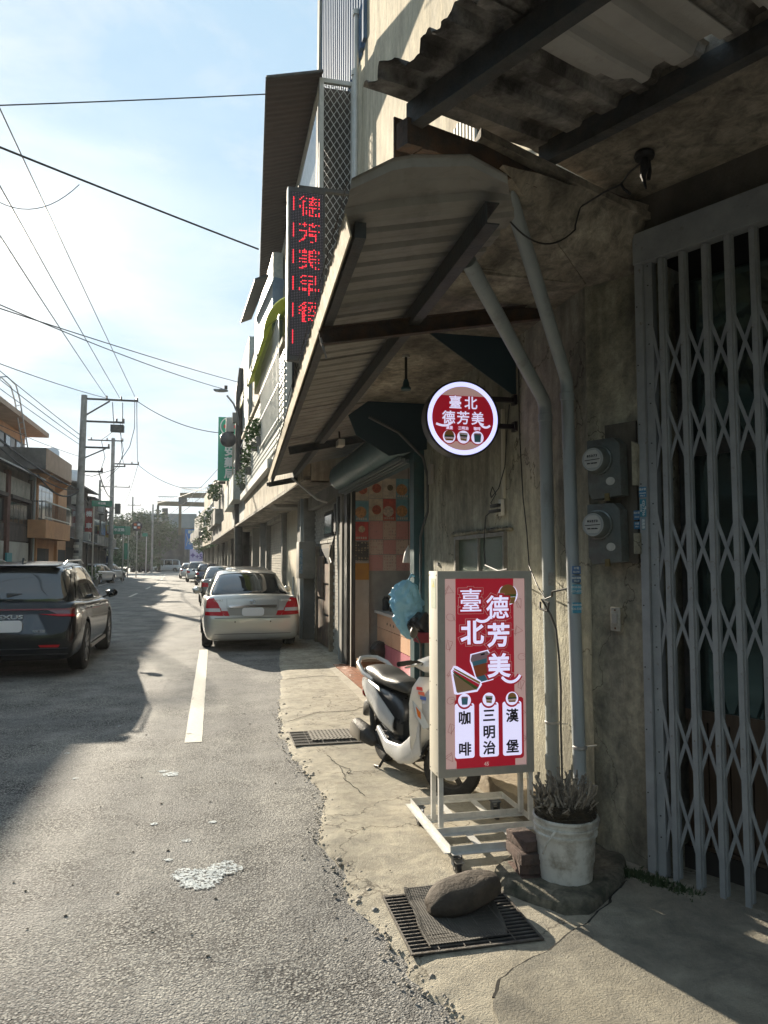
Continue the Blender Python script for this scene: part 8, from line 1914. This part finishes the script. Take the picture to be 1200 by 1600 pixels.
rsign("small round red edged sign on the street corner", -8.3, 95, 4.9, .6, .4, "")
t = thing("hazard_sign", "square sign with orange and black hazard marks near the trees", "road sign", (-8.2, 78, 5.5)); MB().lathe((-7.6, 78, 5.2), [(.5, 0), (.5, .08)], 20, 'Y').build("board", M_SBLK, t)
for k in range(4): MB().box((-7.9 + (k % 2) * .35, 77.95, 4.95 + (k // 2) * .3), (-7.65 + (k % 2) * .35, 77.99, 5.15 + (k // 2) * .3)).build("hazard_mark", M_ORNG if k % 3 else WHS, t)
MB().tube([(-7.6, 78.1, 0), (-7.6, 78.1, 5)], .05, 8).build("post", M_STEEL, t)

# ================================================================ TREES AND HILL
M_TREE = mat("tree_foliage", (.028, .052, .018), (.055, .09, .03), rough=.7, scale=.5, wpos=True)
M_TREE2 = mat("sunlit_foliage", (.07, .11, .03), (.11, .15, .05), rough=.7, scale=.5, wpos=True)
M_BARK = mat("bark", (.05, .04, .03), rough=.9)
def tree(lbl, x, y, h, r_, n_, seed, m_=M_TREE, ls=.22, z0=.25):
    t = thing("tree", lbl, "tree", (x, y, 0)); q = random.Random(seed)
    MB().tube([(x, y, 0), (x + .1, y, h * .4), (x - .1, y, h * .7)], [.25, .18, .08], 8).build("trunk", M_BARK, t)
    mb = MB(); lobes = [(x + q.gauss(0, r_ * .45), y + q.gauss(0, r_ * .45), h * q.uniform(z0 + .1, .86), r_ * q.uniform(.3, .55)) for _ in range(16)]
    for k, (a, b, c_, rr) in enumerate(lobes): leaves(mb, (a, b, min(c_, h - rr)), rr, n_ // 16, ls, (1.1, 1, .8), seed * 31 + k)
    o = mb.build("crown", m_, t, fix=False); o['kind'] = 'stuff'; return t
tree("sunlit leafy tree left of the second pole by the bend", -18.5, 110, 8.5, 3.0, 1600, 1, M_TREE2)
tree("dark broad tree behind the green road signs", -14.6, 112, 9.8, 3.6, 3600, 2)
tree("second dark tree, right of the signs", -10.8, 116, 10.0, 3.6, 3600, 3)
tree("low dark tree at the wall of the factory", -8.3, 120, 8.6, 2.8, 2600, 4)
tree("dark undergrowth tree between the sign posts", -13, 106, 5.2, 3.2, 2600, 5, M_TREE, .2, .0)
tree("dark bushy tree beside the van", -9.8, 114, 4.6, 2.4, 1800, 6, M_TREE, .2, .0)
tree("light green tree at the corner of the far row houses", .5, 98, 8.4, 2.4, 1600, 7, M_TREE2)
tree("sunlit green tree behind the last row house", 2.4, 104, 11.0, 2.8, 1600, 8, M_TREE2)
hb = MB()
def HL(u, v):
    x = lerp(-60, 110, u); y = 230 + 90 * v; z = (13 + 9 * math.exp(-((x - 28) / 30) ** 2) + 4 * noise.noise(Vector((x * .05, 1, 0)))) * math.sin(min(1, v * 1.6) * math.pi / 2) - .5
    return (x, y, z if x > -20 else z * max(0, (x + 60) / 40))
hb.grid(HL, 60, 12); o = hb.build("hill", mat("hill_green", (.05, .08, .03), (.08, .11, .045), rough=.9, scale=.12, bump=1, bscale=.8, wpos=True), smooth=True, fix=False); struct(o)
mb = MB(); q = random.Random(77)
for i in range(9000):
    u, v = q.random(), q.random() * .75; p = Vector(HL(u, v)); leaves(mb, p + Vector((0, 0, .6)), 1.2, 1, .9, seed=i)
o = mb.build("hill_woods", M_TREE2, fix=False); o['kind'] = 'stuff'
# roadside kit at the end of the street: parked scooters, tiny
for k, (x, y) in enumerate(((-12.2, 116), (-11.2, 117), (-10.3, 117.5))):
    t = thing("parked_motorcycle", ["leftmost tiny motorcycle parked under the trees", "middle tiny motorcycle parked under the trees", "tiny motorcycle nearest the van under the trees"][k], "motorcycle", (x, y, 0), "motorcycles under the trees")
    MB().tube([(x - .5, y, .5), (x - .1, y, .75), (x + .35, y, .7), (x + .5, y, 1.0)], .12, 6).build("body", M_TRIM, t)
    for dx in (-.55, .55): MB().lathe((x + dx, y - .05, .28), [(.28, 0), (.28, .1)], 14, 'Y').build("wheel", M_CTYRE, t)
# rising ground added behind the camera to dim reflections; unseen houses of the street
def HB(u, v):
    x = lerp(-160, 160, u); y = -70 - 120 * v
    return (x, y, (26 + 8 * noise.noise(Vector((x * .03, 5, 0))) + 10 * noise.noise(Vector((x * .012, 9, 0)))) * math.sin(min(1, v * 2.2) * math.pi / 2) - .5)
added_hill = MB().grid(HB, 50, 10).build("hill", mat("hill_green", (.05, .08, .03)), smooth=True, fix=False); struct(added_hill)
for k, (y0, y1, zt, m_) in enumerate(((-22, -10, 8, M_GREYW), (-36, -22.5, 7, M_BEIGE))):
    h = thing("street_house", ["grey house on the right side behind the camera", "beige house farther back on the right behind the camera"][k], "building", (6, (y0 + y1) / 2, 0))
    lb(y0, y1, 0, zt, 5.5, 12, "wall", m_, h)
    for q_ in range(3):
        a = y0 + 1 + q_ * 3.6; lb(a, a + 2.4, 3.8, 5.2, 5.44, 5.5, "window_frame", M_GREYC, h); lb(a, a + 2.4, .05, 2.6, 5.44, 5.5, "shopfront", M_DARKIN, h)
# ================================================================ SMALL THINGS ALONG THE HOUSES
def aircon(lbl, x, y, z, s_=1):
    t = thing("air_conditioner", lbl, "air conditioner", (x, y, z), "air conditioners on the houses"); a = M_RAIL
    MB().box((x, y, z), (x + s_ * .35, y + .85, z + .6)).build("case", mat("aircon_case", (.45, .44, .40), (.36, .35, .32), rough=.6, scale=4, wpos=True), t, bevel=.02)
    MB().lathe((x + (-.01 if s_ > 0 else .01), y + .35, z + .3), [(.22, 0), (.22, .02 * s_)], 18, 'X').build("fan_grille", M_DKMET, t); MB().box((x, y + .1, z - .06), (x + s_ * .35, y + .16, z)).box((x, y + .7, z - .06), (x + s_ * .35, y + .76, z)).build("bracket", M_DKMET, t)
for k, (x, y, z, s_) in enumerate(((fx(29) - .35, 29, 4.3, 1), (fx(33) - .35, 33, 7.4, 1), (fx(40) - .35, 40, 5.9, 1), (fx(48) - .35, 48, 5.6, 1), (XL + .4, 47.5, 5.1, -1), (XL + .4, 52, 3.0, -1), (XL + .4, 58, 5.2, -1), (XL + .4, 63, 3.9, -1), (-10.55 + .4, 29.2, 7.4, -1), (fx(61) - .35, 61, 5.0, 1))):
    aircon(["air conditioner low on the tiled house behind the lamp pole", "air conditioner high on the tiled house behind the lamp pole", "air conditioner on the beige row house", "air conditioner on the grey balcony row house", "air conditioner near the top of the dark plank house", "air conditioner low on the dark plank house", "air conditioner high on the grey slab balcony house", "air conditioner low on the grey slab balcony house", "air conditioner by the ladder house windows", "air conditioner on the far beige row house"][k], x, y, z, s_)
def water_tank(lbl, x, y, z):
    t = thing("water_tank", lbl, "water tank", (x, y, z), "roof water tanks"); MB().lathe((x, y, z + .5), [(.5, 0), (.52, .2), (.52, 1.0), (.4, 1.2), (.1, 1.3)], 18).build("tank", M_STEEL, t, smooth=True)
    MB().bar((x - .4, y, z), (x - .4, y, z + .5), .06, .06).bar((x + .4, y, z), (x + .4, y, z + .5), .06, .06).build("stand", M_DKMET, t)
water_tank("steel water tank on the roof of the dark plank house", -10.2, 50, 7.1); water_tank("steel water tank on the far grey house roof", -10.6, 60, 6.9); water_tank("steel water tank above the beige row house", 2.4, 38, 7.5)
def blade(lbl, x0, x1, y, z0, z1, c_, txt, tc):
    t = thing("shop_sign", lbl, "sign", ((x0 + x1) / 2, y, z0), "small shop signs down the street"); MB().box((x0, y, z0), (x1, y + .15, z1)).build("board", mat("blade_%.2f_%.2f" % (c_[0], c_[2]), c_, tuple(v * .85 for v in c_), rough=.5, scale=2), t)
    n_ = len(txt); h = (z1 - z0) / n_
    for k, ch in enumerate(txt): put_text("lettering", ch, min(x1 - x0, h) * .8, tc, t, ((x0 + x1) / 2, y - .01, z1 - h * (k + .5)), RT, UP, fat=.01, flat=.006)
blade("white shop sign with red characters on the grey balcony row house", .25, .75, 47, 3.9, 5.4, (.55, .54, .5), "五金", mat("letter_red", (.4, .03, .03), rough=.5))
blade("faded red shop sign at the dark plank house", -8.45, -7.95, 52.5, 3.6, 5.2, (.30, .06, .05), "機車", WHS)
blade("small yellow shop sign by the second pole", -8.7, -8.25, 64, 3.3, 4.6, (.50, .38, .10), "麵", mat("letter_red", (.4, .03, .03)))
blade("pale blue shop sign on the far beige row house", -.35, .05, 66, 3.6, 4.9, (.25, .38, .48), "茶", WHS)
for k, (x, y) in enumerate(((XL + .9, 45.2), (XL + .8, 48.6), (XL + .9, 51.5))):
    t = thing("street_planter", ["green potted shrub under the orange balcony", "green potted shrub before the dark plank house", "second potted shrub before the dark plank house"][k], "potted plant", (x, y, 0)); MB().lathe((x, y, 0), [(.22, 0), (.28, .45)], 12).build("pot", M_GREYC, t)
    mb = MB(); leaves(mb, (x, y, .9), .5, 160, .1, seed=k + 60); o = mb.build("foliage", M_LEAF, t, fix=False); o['kind'] = 'stuff'
# ================================================================ AIR
hz = MB().box((-120, -70, -1), (160, 420, 42)).build("haze", None); hz['kind'] = 'stuff'
hm = bpy.data.materials.new("haze_air"); hm.use_nodes = True; hn = hm.node_tree.nodes; hn.clear()
ho = hn.new('ShaderNodeOutputMaterial'); hv = hn.new('ShaderNodeVolumePrincipled'); hv.inputs['Color'].default_value = (.86, .90, .94, 1); hv.inputs['Density'].default_value = .00038; hv.inputs['Anisotropy'].default_value = .35
hm.node_tree.links.new(hv.outputs[0], ho.inputs['Volume']); hz.data.materials.append(hm)
